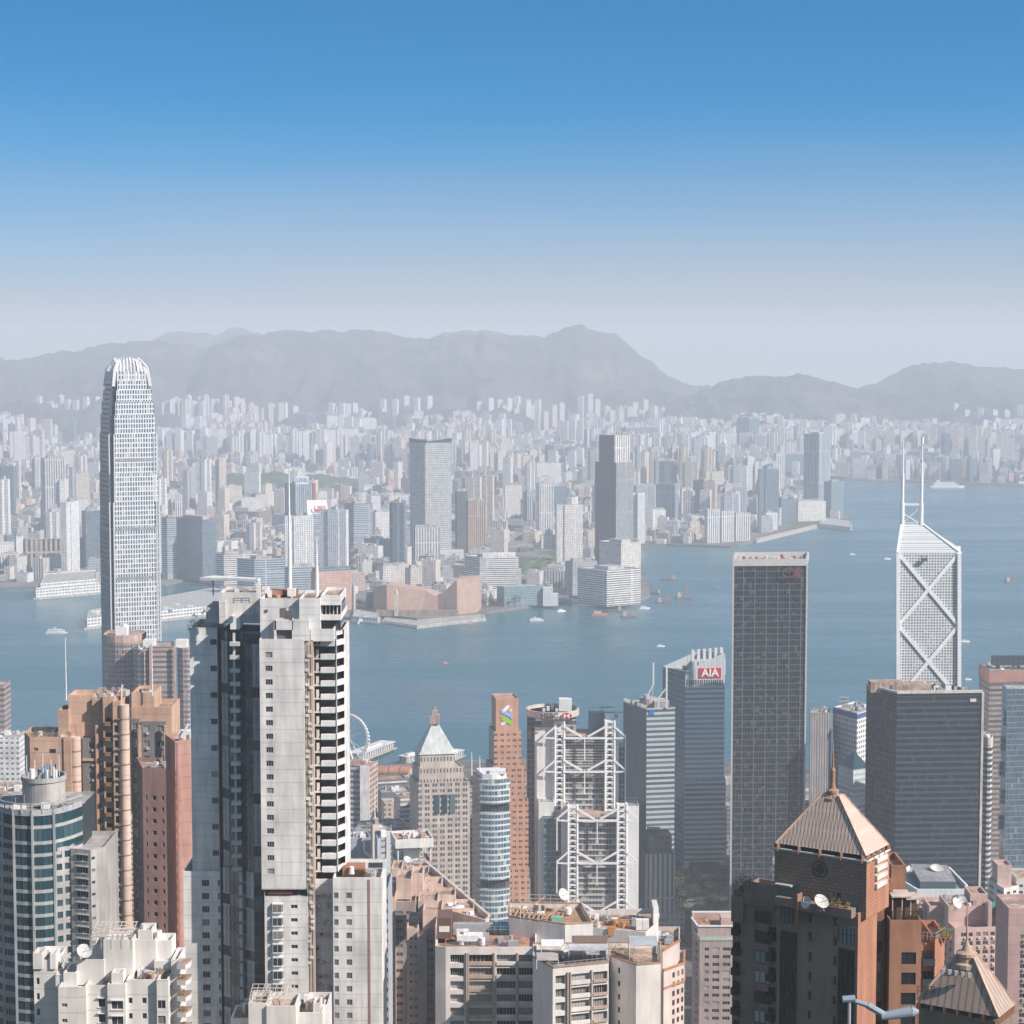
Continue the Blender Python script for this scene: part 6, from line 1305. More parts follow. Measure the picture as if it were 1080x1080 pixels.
for px, a, b, ri_ in ((66, 675, 742, .22), (157.8, 680, 737, .18)): m = MB(); m.tube((at_(px), Y + 5, Zat(b, Y)), (at_(px), Y + 5, Zat(a, Y)), ri_, .08, 8); m.build('flagpole', [WHITE], r)
# ---------------------------------------------------------------- reddish towers beside it
Y = 526; RD = paint((.43, .24, .2), .8, .25, (None, 3.0), .15); RDD = paint((.34, .2, .18), .8, .25)
r = root('apartment_tower', 'mauve red apartment tower with a rounded edge between the orange complex and the white tower', 'building', (Xat(187, Y, 200), Y + 8, prof(Y) - 10))
m = MB(); q = quad(174, 184.5, 203, Y, 10, 3, 782); wallset(r, m, q, Zat(782, Y), {1: dict(cols=[(.01, .2)], h=1.7, first=7.5, gl=glass((.006, .006, .008), (.05, .05, .05), .1))}, pitch=3.02)
m.lathe((q[1][0] + .5, q[1][1] + .9, 0), [(.9, prof(Y) - 12), (.9, Zat(783, Y))], 14)
m.build('wall', [RD, ROOFP], r); m = MB(); deck(m, [(q[1][0], Y + 2), (q[2][0], Y + 2), (q[2][0], Y + 9), (q[1][0], Y + 9)], Zat(782, Y) - .8, 10, 2); m.bar((q[2][0] - 3, Y + 3, Zat(780, Y)), (q[2][0] - 1, Y + 3, Zat(766, Y)), .5, mat=1); m.box((q[1][0] + 2, Y + 5), (3, 3), 3, Zat(782, Y) - 1, 1); m.build('rooftop_plant', [GREY, WHITE, ROOFP], r)
Y = 514; r = root('apartment_tower', 'darker mauve apartment tower with a flat cut corner in front of the orange complex', 'building', (Xat(160, Y, 200), Y + 8, prof(Y) - 10))
m = MB(); q = quad(144, 150, 175, Y, 14, -1, 810); wallset(r, m, q, Zat(810, Y), {1: dict(cols=[(.12, .2), (.4, .58), (.8, .9)], h=1.2, first=7.0, gl=glass((.01, .01, .012), (.08, .08, .08), .1)), 0: dict(cols=[(.25, .45)], h=1.8, first=8)}, pitch=3.02, mat=0)
m.build('wall', [RDD, ROOFP], r); m = MB(); deck(m, [(q[1][0] + 1, Y + 2), (q[2][0], Y + 2), (q[2][0], Y + 8), (q[1][0] + 1, Y + 8)], Zat(810, Y) - .8, 8, 7); m.build('rooftop_plant', [GREY, WHITE, ROOFP], r)
# ---------------------------------------------------------------- curved dark glass tower, lower left
Y = 438; r = root('apartment_tower', 'curved dark teal glass tower with a round rooftop drum, lower left', 'building', (Xat(45, Y, 200), Y + 12, prof(Y) - 10))
g_ = lambda p, yy=Y: Xat(p, yy, 280); CG = glass((.012, .04, .055), (.06, .12, .14), .45, .08); SL = paint((.4, .42, .43), .7, .25); PL = paint((.42, .38, .36), .8, .3)
arc = [(-16, 9), (-4, 5), (6, 2.6), (16, 1.2), (26, .5), (37.5, .1), (48, .5), (58, 1.6), (66, 3.6), (74, 6.6), (80, 10)]
zt = Zat(858, Y); zb = Zat(1080, Y) - 8; k = 0; z = zt
core = [(g_(a), Y + b + 1.2) for a, b in arc] + [(g_(80), Y + 24), (g_(-16), Y + 24)]
m = MB(); m.prism(core, prof(Y) - 12, zt - .4, 0, 1); m.build('core', [plain('core_dark', (.03, .04, .045)), ROOF], r)
while z > zb:
    hgt = 3.5 if k < 2 else 2.68; m = MB(); up = z > Zat(893, Y)
    pts = arc if up else [a for a in arc if 16 <= a[0] <= 58]
    for i, (a, b) in enumerate(zip(pts, pts[1:])):
        A_, B_ = (g_(a[0]), Y + a[1]), (g_(b[0]), Y + b[1]); m.wall(A_, B_, z - hgt + .75, z, 1); m.wall((A_[0], A_[1] - .12), (B_[0], B_[1] - .12), z - hgt, z - hgt + .75, 0)
        m.face([(A_[0], A_[1] - .12, z - hgt + .75), (B_[0], B_[1] - .12, z - hgt + .75), (B_[0], B_[1] + 1, z - hgt + .75), (A_[0], A_[1] + 1, z - hgt + .75)], 0)
        for t in (0, .5): m.bar((A_[0] + (B_[0] - A_[0]) * t, A_[1] + (B_[1] - A_[1]) * t - .04, z - hgt + .75), (A_[0] + (B_[0] - A_[0]) * t, A_[1] + (B_[1] - A_[1]) * t - .04, z), .1, mat=2)
    m.build('glazed_storey', [SL, CG, plain('dark_mullion', (.05, .06, .07))], r); z -= hgt; k += 1
m = MB()
for px, b in ((16.5, 1.0), (37.5, -.2), (58.5, 1.4), (2, 3.4)): m.bar((g_(px), Y + b, prof(Y) - 12), (g_(px), Y + b, zt), .45)
m.build('pier', [SL], r)
m = MB(); zl = Zat(897, Y)
wallset(r, m, [(g_(-14), Y + 6), (g_(1), Y + 2.6), (g_(16.3), Y + 1.0), (g_(16.3), Y + 12), (g_(-14), Y + 12)], zl, {1: dict(cols=[(.1, .9)], h=1.5, first=1.0, gl=CG, mull=3), 0: dict(cols=[(.1, .9)], h=1.5, first=1.0, gl=CG)}, mat=0, pitch=2.68)
wallset(r, m, [(g_(58.6), Y + 2), (g_(66), Y + 3), (g_(66), Y + 12), (g_(58.6), Y + 12)], zl, {0: dict(cols=[(.15, .85)], h=1.5, first=.9, gl=CG)}, mat=1, pitch=2.68)
wallset(r, m, [(g_(66), Y + 3.2), (g_(73.5), Y + 4), (g_(73.5), Y + 12), (g_(66), Y + 12)], zl, {0: dict(cols=[(.15, .85)], h=1.5, first=.9, gl=CG)}, mat=1, pitch=2.68)
rw = [(g_(73.5), Y + 3.6), (g_(96), Y + 2.0), (g_(108), Y + 5), (g_(108), Y + 20), (g_(73.5), Y + 20)]
wallset(r, m, rw, Zat(899, Y), {0: dict(cols=[(.28, .85)], h=1.5, first=1.2, gl=CG, mull=3, style='hood', frame=SL), 1: dict(cols=[(.05, .3)], h=.7, first=1.6)}, mat=1, pitch=2.68)
m.build('wall', [PL, paint((.4, .385, .38), .8, .35), ROOF], r)
m = MB(); zd = Zat(852, Y); cxy = (g_(38), Y + 11); m.lathe((*cxy, zd - 1), [(4.7, 0), (4.7, 5.0), (5.0, 5.0), (5.0, 6.0), (4.6, 6.0), (4.6, 4.5)], 36); m.lathe((*cxy, zd + 3.5), [(4.6, 0), (.1, 0)], 36, 1); m.build('rooftop_drum', [paint((.42, .4, .39), .8, .35), plain('dark_floor', (.08, .09, .1))], r)
m = MB(); qq = random.Random(5)
for i in range(14): a = qq.random() * 6.28; d_ = qq.uniform(0, 4); m.item('vent_pipe').tube((cxy[0] + d_ * math.cos(a), cxy[1] + d_ * math.sin(a), zd + 4), (cxy[0] + d_ * math.cos(a), cxy[1] + d_ * math.sin(a), zd + qq.uniform(5.5, 7)), qq.uniform(.2, .6), n=8, mat=i % 2)
for i in range(5): m.bar((cxy[0] - 3.5 + 1.8 * i, cxy[1] - 1, zd + 5), (cxy[0] - 3.5 + 1.8 * i, cxy[1] - 1, zd + qq.uniform(8.5, 10)), .14, mat=0)
m.build('drum_plant', [WHITE, plain('blue_grey', (.2, .26, .32))], r)
m = MB(); pr = [(g_(a), Y + b - .25) for a, b in arc]; 
for a, b in zip(pr, pr[1:]): m.wall(a, b, zt - .6, zt + .7, 0)
[m.bar((*p, zt), (*p, zt + 2), .25) for p in pr]; m.bar((*pr[0], zt + 2), (*pr[-1], zt + 2), .1); 
for a, b in zip(pr, pr[1:]): m.bar((*a, zt + 2), (*b, zt + 2), .3)
m.build('roof_rail', [SL], r); deckp = MB(); deck(deckp, [(g_(4), Y + 5), (g_(70), Y + 5), (g_(70), Y + 8), (g_(4), Y + 8)], zt - .3, 12, 4); deckp.build('rooftop_plant', [GREY, WHITE, SL], r)
# ---------------------------------------------------------------- white stepped block, bottom left
Y = 370; WB = paint((.74, .71, .68), .8, .22, (None, 2.95), .35); WB2 = paint((.74, .71, .68), .8, .22)
r = root('apartment_block', 'white stepped apartment block with a rooftop dish and terraces, bottom left', 'building', (Xat(115, Y, 220), Y + 8, prof(Y) - 10)); h_ = lambda p, yy=Y: Xat(p, yy, 275)
m = MB()
def wb(a, b, yy, D, t, sp=None, mat=0, base=None): q = [(h_(a), yy), (h_(b), yy), (h_(b), yy + D), (h_(a), yy + D)]; wallset(r, m, q, Zat(t, Y), sp or {}, mat=mat, pitch=2.93, par=.3, base=base); return q
wb(64, 93, Y, 10, 1041, {0: dict(cols=[(.12, .32)], h=.7, first=3.1, mull=1)}); wb(32, 57, Y + 5, 9, 1021, {0: dict(cols=[(.1, .24)], h=1.3, first=3.4), 1: {'cols': [(.2, .5)], 'h': 1.4}})
wb(57, 66, Y + 3.5, 8, 1034, {0: dict(cols=[(.3, .7)], h=1.4, first=2)}); wb(93, 115, Y + 1.5, 9, 1042, {0: dict(cols=[(.5, .85)], h=1.7, first=2.4, style='hood', frame=WB2)}); wb(115, 134, Y + .6, 9, 1039, {0: dict(cols=[(.2, .85)], h=1.7, first=3.1, style='hood', frame=WB2)})
wb(134, 168, Y + 1.5, 9, 1036, {0: dict(cols=[(.06, .18), (.48, .62)], h=1.1, first=3.4)}); wb(167, 179, Y + .4, 9, 1034, {0: dict(cols=[(.05, .75)], h=1.6, first=3.9, gl=GLASS)})
wb(179, 187, Y + 4, 8, 1019, {1: dict(cols=[(.2, .6)], h=1.4)}); wb(160, 185, Y + 5, 8, 1022)
wb(107, 138, Y + 4.5, 8, 998.5, None, 1, Zat(1040, Y)); wb(79, 108, Y + 4, 9, 1019, None, 1, Zat(1046, Y)); wb(93, 110, Y + 6, 6, 1007, None, 1, Zat(1046, Y)); wb(138, 160, Y + 7, 7, 1003, None, 1, Zat(1036, Y)); wb(140, 155, Y + 8, 5, 994, None, 1, Zat(1010, Y)); wb(160, 176, Y + 8, 5, 1005, None, 1, Zat(1030, Y)); wb(119, 131, Y + 1, 3, 1028, None, 1, Zat(1040, Y)); wb(32, 42, Y + 4.6, 4, 1013, None, 1, Zat(1030, Y)); wb(50, 56, Y + 4.6, 4, 1014, None, 1, Zat(1030, Y)); wb(66, 80, Y + 3, 6, 1031, None, 1, Zat(1046, Y))
m.build('wall', [WB, WB2, ROOFP], r)
for k in range(6):
    m = MB(); z = Zat(1019 + 17 * k, Y); q = [(h_(187.5), Y + 1.2), (h_(197), Y + .8), (h_(201), Y + 2.5), (h_(200), Y + 5), (h_(187.5), Y + 5)]; m.prism(q, z - .9, z, 0, 1, True); m.build('balcony', [WB2, ROOFP], r)
    pots(r, [(h_(190 + 4 * j), Y + 2.2, z - .2) for j in range(2)], (.5, .9), LEAFO, k, .45) if k else None
m = MB(); z = Zat(997, Y)
for i in range(5): m.bar((h_(94), Y + 4.5 + i * 1.6, z + .3 + i * .25), (h_(137), Y + 4.5 + i * 1.6, z + .3 + i * .25), .16)
for i in range(9): m.bar((h_(94 + i * 5.3), Y + 4.5, z + .3), (h_(94 + i * 5.3), Y + 11, z + 1.4), .1)
for i in range(5): m.bar((h_(94 + i * 10.7), Y + 4.5, z - 2), (h_(94 + i * 10.7), Y + 4.5, z + .3), .12)
for i in range(3): m.bar((h_(96), Y + 4.4, z + .9 + .5 * i), (h_(122), Y + 4.4, z + 1.6 + .5 * i), .1)
m.build('pergola', [paint((.6, .52, .46))], r)
dish(r, 88.5, 1004, Y + 4, 1.45, .55, .75)
m = MB(); deck(m, [(h_(94), Y + 3), (h_(133), Y + 3), (h_(133), Y + 9), (h_(94), Y + 9)], Zat(1040, Y) - 1, 18, 3); deck(m, [(h_(140), Y + 2), (h_(178), Y + 2), (h_(178), Y + 8), (h_(140), Y + 8)], Zat(1036, Y) - .9, 18, 6); deck(m, [(h_(34), Y + 6), (h_(56), Y + 6), (h_(56), Y + 12), (h_(34), Y + 12)], Zat(1021, Y) - .9, 8, 7); deck(m, [(h_(140), Y + 8), (h_(158), Y + 8), (h_(158), Y + 12), (h_(140), Y + 12)], Zat(1003, Y) - .9, 9, 8)
m.tube((h_(145), Y + 9, Zat(994, Y)), (h_(145), Y + 9, Zat(989, Y)), .5, n=10, mat=1); m.tube((h_(160), Y + 9, Zat(1004, Y)), (h_(160), Y + 9, Zat(997, Y)), .35, n=10, mat=1)
m.build('rooftop_plant', [GREY, WB2, ROOFP], r); pots(r, [(h_(163 + 3 * j), Y + 4 + j % 2, Zat(1033, Y) - .5) for j in range(6)], (.7, 1.2), LEAFO, 11, .6)
# ================================================================ NEAR BLOCKS, CENTRE AND RIGHT
def rq(pxl, pxc, pxr, Y, al, py, z=None):
    """block turned by al: left corner, front corner and right corner as seen"""
    z = Zat(py, Y) if z is None else z; c_, s_ = math.cos(al), math.sin(al); cT, sT = math.cos(TH), math.sin(TH); h = (CH - z) * sT
    Xb = Xat(pxc, Y, z); k1, k2 = (pxl - 540) / F, (pxr - 540) / F
    L1 = (Xb - k1 * (Y * cT + h)) / (c_ + k1 * cT * s_); L2 = (k2 * (Y * cT + h) - Xb) / (s_ - k2 * cT * c_)
    A = (Xb - L1 * c_, Y + L1 * s_); C = (Xb + L2 * s_, Y + L2 * c_)
    return [A, (Xb, Y), C, (A[0] + C[0] - Xb, A[1] + C[1] - Y)]
def lerp(P, Q, t): return (P[0] + (Q[0] - P[0]) * t, P[1] + (Q[1] - P[1]) * t)
def out(P, Q, d): l = math.dist(P, Q); return ((Q[1] - P[1]) / l * d, -(Q[0] - P[0]) / l * d)
def slab_on(m, P, Q, t0, t1, d, z0, z1, mat=0):
    """box standing proud of wall P->Q by d"""
    a, b = lerp(P, Q, t0), lerp(P, Q, t1); o = out(P, Q, d); i = out(P, Q, -.05)
    m.prism([(a[0] + o[0], a[1] + o[1]), (b[0] + o[0], b[1] + o[1]), (b[0] + i[0], b[1] + i[1]), (a[0] + i[0], a[1] + i[1])], z0, z1, mat, None, True)
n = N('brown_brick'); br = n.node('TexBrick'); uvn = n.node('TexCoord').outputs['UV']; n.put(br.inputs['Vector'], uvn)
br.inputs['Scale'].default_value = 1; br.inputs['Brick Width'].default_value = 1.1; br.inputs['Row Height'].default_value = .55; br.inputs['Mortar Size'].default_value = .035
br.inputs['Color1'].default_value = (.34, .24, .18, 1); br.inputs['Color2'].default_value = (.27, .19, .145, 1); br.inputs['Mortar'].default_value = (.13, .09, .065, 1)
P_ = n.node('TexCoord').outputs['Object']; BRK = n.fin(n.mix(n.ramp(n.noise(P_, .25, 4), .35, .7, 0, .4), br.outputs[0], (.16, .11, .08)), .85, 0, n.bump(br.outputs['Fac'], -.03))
BRD = paint((.26, .19, .15), .85, .3); ORB_LIT = paint((.43, .2, .125), .85, .25, (None, .55), .2); ORB2 = paint((.37, .185, .115), .85, .3)
AL = R(33); Y = 310
r = root('apartment_tower', 'dark brown brick apartment tower capped by a tan pyramid roof with a spire', 'building', (Xat(862, Y, 250), Y + 8, prof(Y) - 10))
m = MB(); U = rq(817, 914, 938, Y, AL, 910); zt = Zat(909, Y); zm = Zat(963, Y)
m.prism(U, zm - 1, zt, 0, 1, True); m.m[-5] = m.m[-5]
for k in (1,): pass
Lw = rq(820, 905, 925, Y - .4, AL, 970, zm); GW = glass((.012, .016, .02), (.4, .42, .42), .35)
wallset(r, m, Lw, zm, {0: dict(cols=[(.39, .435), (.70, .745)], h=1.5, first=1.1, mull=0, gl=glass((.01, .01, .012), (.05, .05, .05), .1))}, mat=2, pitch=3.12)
# right faces painted orange, the sunlit tone of the brown brick
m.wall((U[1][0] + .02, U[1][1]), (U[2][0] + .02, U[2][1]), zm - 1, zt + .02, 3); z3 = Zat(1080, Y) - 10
m.wall((Lw[1][0] + .03, Lw[1][1]), (Lw[2][0] + .03, Lw[2][1]), z3, zm, 3); m.build('wall', [BRK, ROOF, BRD, ORB_LIT], r)
m = MB()   # glazed strips, window pairs and terrace on the shaded face
P, Q = Lw[0], Lw[1]
slab_on(m, P, Q, .045, .25, .06, Zat(1080, Y) - 10, Zat(994, Y), 0); slab_on(m, P, Q, .74 + .03, .97, .06, Zat(1080, Y) - 10, Zat(1003, Y), 0)
for t0, t1 in ((.045, .25), (.77, .97)):
    for k in range(5): slab_on(m, P, Q, t0 + (t1 - t0) * k / 4 - .004, t0 + (t1 - t0) * k / 4 + .004, .12, Zat(1080, Y) - 10, Zat(1001, Y), 1)
    for k in range(12): slab_on(m, P, Q, t0, t1, .1, Zat(1003, Y) - k * 1.56, Zat(1003, Y) - k * 1.56 + .1, 1)
m.build('glazed_strip', [glass((.006, .008, .014), (.03, .03, .04), .2), plain('strip_frame', (.03, .035, .05))], r)
for t0, t1, a, b in ((.045, .25, 968, 985), (.77, .97, 978, 996)):
    m = MB(); slab_on(m, P, Q, t0, t1, .08, Zat(b, Y), Zat(a, Y), 0)
    for k in range(5): slab_on(m, P, Q, t0 + (t1 - t0) * k / 4 - .006, t0 + (t1 - t0) * k / 4 + .006, .16, Zat(b, Y), Zat(a, Y), 1)
    slab_on(m, P, Q, t0 - .01, t1 + .01, .16, Zat((a + b) / 2, Y), Zat((a + b) / 2, Y) + .1, 1); m.build('wide_window', [glass((.03, .045, .06), (.3, .34, .36), .6), DARK], r)
m = MB()
slab_on(m, P, Q, .0, .3, .9, Zat(966, Y), Zat(957, Y), 0); slab_on(m, P, Q, .3, .97, 1.6, zm - .5, Zat(957, Y), 0)
slab_on(m, P, Q, .29, .31, 1.7, Zat(984, Y), Zat(950, Y), 1); m.build('terrace_parapet', [BRD, ORB2], r)
m = MB(); P2, Q2 = U[0], U[1]
slab_on(m, P2, Q2, .04, .27, .08, Zat(962, Y), Zat(945, Y), 0)
slab_on(m.item('penthouse_window'), P2, Q2, .62, .65, .08, Zat(960, Y), Zat(946, Y), 0); slab_on(m.item('penthouse_window'), P2, Q2, .69, .73, .08, Zat(960, Y), Zat(946, Y), 0); slab_on(m.item('penthouse_window'), P2, Q2, .79, .92, .08, Zat(966, Y), Zat(948, Y), 0)
slab_on(m, P2, Q2, .04, .22, 1.2, Zat(946, Y), Zat(944.5, Y), 1)
m.build('penthouse_window', [glass((.015, .02, .025), (.2, .25, .28), .3), paint((.6, .55, .5))], r)
a = Vector(lerp(P2, Q2, .5)); o = Vector(out(P2, Q2, .06)); d = (Vector(Q2) - Vector(P2)).normalized(); zc = Zat(924, Y); m = MB()
for k in range(16):
    t0, t1 = k * math.pi / 8, (k + 1) * math.pi / 8; f = lambda t, rr: (a.x + o.x + d.x * rr * math.cos(t), a.y + o.y + d.y * rr * math.cos(t), zc + rr * math.sin(t)); m.bar(f(t0, 1.25), f(t1, 1.25), .16)
for (x0_, z0_), (x1_, z1_) in (((0, .8), (.8, 0)), ((.8, 0), (0, -.8)), ((0, -.8), (-.8, 0)), ((-.8, 0), (0, .8)), ((-.45, -.2), (.45, -.2)), ((0, -.7), (0, .3)), ((-.4, .3), (.4, .3))): g = lambda x, z: (a.x + o.x + d.x * x, a.y + o.y + d.y * x, zc + z); m.bar(g(x0_, z0_), g(x1_, z1_), .17)
m.build('round_emblem', [plain('emblem_dark', (.07, .055, .045))], r)
n = N('pyramid_tiles'); uv = n.sep(n.node('TexCoord').outputs['UV']); rid = n.math('LESS_THAN', n.math('FRACT', n.math('DIVIDE', uv[0], .62)), .2); rid2 = n.math('LESS_THAN', n.math('FRACT', n.math('ADD', n.math('DIVIDE', uv[0], .62), n.math('MULTIPLY', uv[1], .35))), .12)
n2_ = n.noise(n.node('TexCoord').outputs['Object'], .6, 5); base_ = n.mix(n.ramp(n2_, .3, .7), (.56, .44, .38), (.64, .52, .46)); TILE = n.fin(n.mix(n.math('MAXIMUM', rid, rid2), base_, (.26, .16, .11)), .8, 0, n.bump(rid, -.08))
def pyramid(r, Pb, zb_, zt_, k, mat, over=.7):
    q = inset(Pb, -over); c = ctr(q); m = MB()
    for i in range(4):
        e, f = q[i], q[(i + 1) % 4]; e2, f2 = lerp(c, e, k), lerp(c, f, k); l = math.dist(e, f); hh_ = zt_ - zb_
        m.face([(*e, zb_), (*f, zb_), (*f2, zt_), (*e2, zt_)], 0, [(0, 0), (l, 0), (l * (.5 + k / 2), hh_), (l * (.5 - k / 2), hh_)])
    m.face([(*lerp(c, p, k), zt_) for p in q]); m.face([(*p, zb_) for p in q][::-1]); m.build('pyramid_roof', [mat], r)
    m = MB()
    for i in range(4): m.bar((*q[i], zb_), (*lerp(c, q[i], k), zt_), .3)
    m.build('hip_ridge', [paint((.6, .42, .32))], r); return c
m = MB(); [m.bar((*lerp(U[i], U[(i + 1) % 4], .04 + .23 * j), zt - .3), (*lerp(U[i], U[(i + 1) % 4], .04 + .23 * j), zt + .9), .45) for i in range(4) for j in range(5)]; m.prism(inset(U, 1.2), zt - .2, zt + 1.0, 1); 
for i in (0, 1): a_, b_ = inset(U, -.1)[i], inset(U, -.1)[i + 1]; m.bar((*a_, zt + .1), (*b_, zt + .1), .22, mat=2)
m.build('eaves', [ORB2, DARK, WHITE], r)
c = pyramid(r, inset(U, .7), Zat(903, Y) , Zat(849, Y) , .19, TILE, .6)
za = Zat(849, Y + 8); 
m = MB(); m.lathe((*c, za - .6), [(1.5, 0), (1.5, .8), (1.1, .9), (1.1, 1.3), (1.35, 1.4), (1.35, 1.8), (.8, 2.0), (.8, 2.5), (1.0, 2.6), (1.0, 3.0), (.5, 3.3), (.38, 4.2), (.42, 6.2), (.2, 6.6), (.14, 8.5), (.03, 11)], 14); m.build('spire', [paint((.42, .24, .16), .7, .3)], r)
dish(r, 851, 952, Y - 1, .95, -.9, .35); dish(r, 865.5, 951.5, Y - 1.2, 1.2, .5, .75)
# sunlit upper corner with ducts
m = MB(); P3_, Q3_ = U[1], U[2]
for k in range(4): slab_on(m, P3_, Q3_, .35, .8, .5, Zat(915 + 9 * k, Y), Zat(910 + 9 * k, Y), 0)
m.build('roof_duct', [paint((.7, .68, .64))], r)
pots(r, [(*lerp((P[0] + out(P, Q, 1)[0], P[1] + out(P, Q, 1)[1]), (Q[0] + out(P, Q, 1)[0], Q[1] + out(P, Q, 1)[1]), t), zm + .8) for t in (.72, .8, .9)], (.5, .9), LEAFO, 2, .4)
# left wing
Y2 = 321; E = rq(773, 824, 850, Y2, AL, 950); ze = Zat(947, Y2)
r = root('apartment_tower', 'dark brown brick wing with planted terrace corner left of the tan pyramid', 'building', (Xat(800, Y2, 250), Y2 + 6, prof(Y2) - 10)); m = MB()
wallset(r, m, E, ze, {0: dict(cols=[(.03, .17), (.75, .9)], h=1.9, first=5.0, style='balcony', frame=plain('black_rail', (.02, .022, .025)), gl=glass((.008, .01, .012), (.1, .1, .1), .1)), }, mat=0, pitch=3.28)
put_windows(r, (E[0][0], E[0][1] - .03), (E[1][0], E[1][1] - .03), [(4.0, 6.9)], ze, z3, 3.28, 2.0, 2.6, 'plain', .02, DARK, GW)
m.build('wall', [BRD, ROOF], r)
m = MB(); slab_on(m, E[0], E[1], .0, .25, .6, ze - 5, ze - .8, 0); slab_on(m, E[0], E[1], .24, .9, .3, ze - 1.8, ze + 1.9, 0); m.build('parapet', [BRD], r)
m = MB(); railing(m, [E[0], E[1]], ze, 1.6, .5); m.build('railing', [DARK], r); pots(r, [(*lerp(E[0], E[1], .1 + .06 * k), ze - .5) for k in range(6)], (2.2, 3.4), leafy('dark_leaves', (.01, .02, .012), (.02, .035, .018)), 9, .9)
# right wings in orange brick
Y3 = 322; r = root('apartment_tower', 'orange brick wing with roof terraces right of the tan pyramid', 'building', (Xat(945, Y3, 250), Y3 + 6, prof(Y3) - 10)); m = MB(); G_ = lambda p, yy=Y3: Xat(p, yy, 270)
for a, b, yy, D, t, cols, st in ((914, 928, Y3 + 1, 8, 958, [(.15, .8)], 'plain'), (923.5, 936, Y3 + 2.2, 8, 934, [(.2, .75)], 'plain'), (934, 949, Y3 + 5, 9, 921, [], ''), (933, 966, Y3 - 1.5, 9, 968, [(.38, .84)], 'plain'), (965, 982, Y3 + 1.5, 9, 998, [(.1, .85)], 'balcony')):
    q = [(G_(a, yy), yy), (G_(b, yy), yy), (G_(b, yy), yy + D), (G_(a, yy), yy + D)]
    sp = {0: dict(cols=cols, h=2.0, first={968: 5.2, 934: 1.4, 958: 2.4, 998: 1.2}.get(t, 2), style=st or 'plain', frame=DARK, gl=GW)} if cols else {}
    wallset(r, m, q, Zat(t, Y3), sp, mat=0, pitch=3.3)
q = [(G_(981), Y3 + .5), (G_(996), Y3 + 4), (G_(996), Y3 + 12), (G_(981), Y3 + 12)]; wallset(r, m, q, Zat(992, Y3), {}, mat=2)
m.build('wall', [ORB2, ROOFP, ORB_LIT], r)  # sunward end wall painted brighter than the fronts, sunlight in its colour
m = MB(); z = Zat(968, Y3); q = [(G_(934), Y3 - 1.2), (G_(965), Y3 - 1.2), (G_(965), Y3 + 6)]; railing(m, q, z, 1.4, .7, 0)
m.prism([(G_(937), Y3 + 1), (G_(962), Y3 + 1), (G_(962), Y3 + 6), (G_(937), Y3 + 6)], z - 1, z + 2.6, 1); m.box((G_(945), Y3 + 2), (3.2, 4), .25, z + 3.3, 2); m.box((G_(957), Y3 + 2), (2.2, 4), .25, z + 2.9, 2); [m.bar((G_(p), Y3 + .4, z), (G_(p), Y3 + .4, z + 3.3), .15, mat=2) for p in (936, 946, 955)]
m.build('terrace', [DARK, plain('dark_brick', (.12, .07, .04)), paint((.6, .5, .44))], r)
z = Zat(992, Y3); pots(r, [(G_(984 + 2.4 * k, Y3 + 3), Y3 + 2 + k % 2, z - .5) for k in range(6)], (1.4, 2.4), LEAFO, 5, .7); pots(r, [(G_(962), Y3, Zat(968, Y3) - .6), (G_(964), Y3 + 2, Zat(968, Y3) - .6)], (.9, 1.4), LEAF, 6, .5)
m = MB(); z = Zat(992, Y3) ; railing(m, [(G_(966), Y3 + 1.6), (G_(981), Y3 + .6), (G_(996), Y3 + 4)], z - .2, 1.2, .6); m.build('railing', [GREY], r)
m = MB(); deck(m, [(G_(936), Y3 + 5), (G_(949), Y3 + 5), (G_(949), Y3 + 13), (G_(936), Y3 + 13)], Zat(921, Y3) - 1, 14, 5); m.build('rooftop_plant', [GREY, WHITE, ROOFP], r)
# second pyramid roof
Y = 262; r = root('apartment_tower', 'shaded ribbed pyramid roof with a mast at the lower right corner', 'building', (Xat(1020, Y, 300), Y + 5, prof(Y) - 10)); U = rq(969, 1052, 1068, Y, AL, 1078); zt = Zat(1078, Y)
m = MB(); m.prism(U, prof(Y) - 12, zt, 0, 1); m.build('wall', [BRD, ROOF], r)
n = N('ribbed_roof'); uv = n.sep(n.node('TexCoord').outputs['UV']); rid = n.math('LESS_THAN', n.math('FRACT', n.math('DIVIDE', uv[0], .95)), .3); RIB = n.fin(n.mix(rid, n.mix(n.ramp(n.noise(n.node('TexCoord').outputs['Object'], .7, 5), .3, .7), (.36, .28, .24), (.44, .34, .28)), (.26, .2, .17)), .8, 0, n.bump(rid, .1))
m = MB(); [m.bar((*lerp(inset(U, -.1)[i], inset(U, -.1)[(i + 1) % 4], .02 + .16 * j), zt - .3), (*lerp(inset(U, -.1)[i], inset(U, -.1)[(i + 1) % 4], .02 + .16 * j), zt + .7), .35) for i in range(4) for j in range(7)]; m.build('eaves', [ORB2], r)
c = pyramid(r, U, Zat(1072, Y), Zat(1020, Y), .22, RIB, .3); za = Zat(1020, Y + 4)
m = MB(); m.lathe((*c, za - .4), [(1.7, 0), (1.7, .6), (1.2, .8), (1.2, 1.5), (1.4, 1.6), (1.4, 2.0), (.7, 2.3), (.35, 3.2), (.16, 3.6), (.1, 6), (.06, 8.6)], 14); m.build('spire', [paint((.5, .36, .28), .7, .3)], r)
m = MB(); [m.box((c[0] - 3.4 + .8 * k, c[1] - 1.5 - .3 * k), (.5, .5), .6, za - .8 - .05 * k, 0) for k in range(5)]; m.build('roof_box', [GREY], r)
m = MB(); railing(m, [(U[0][0] - .4, U[0][1] - 1), lerp(U[0], U[1], .2)], Zat(1062, Y), 1.2, .4); m.build('railing', [DARK], r)
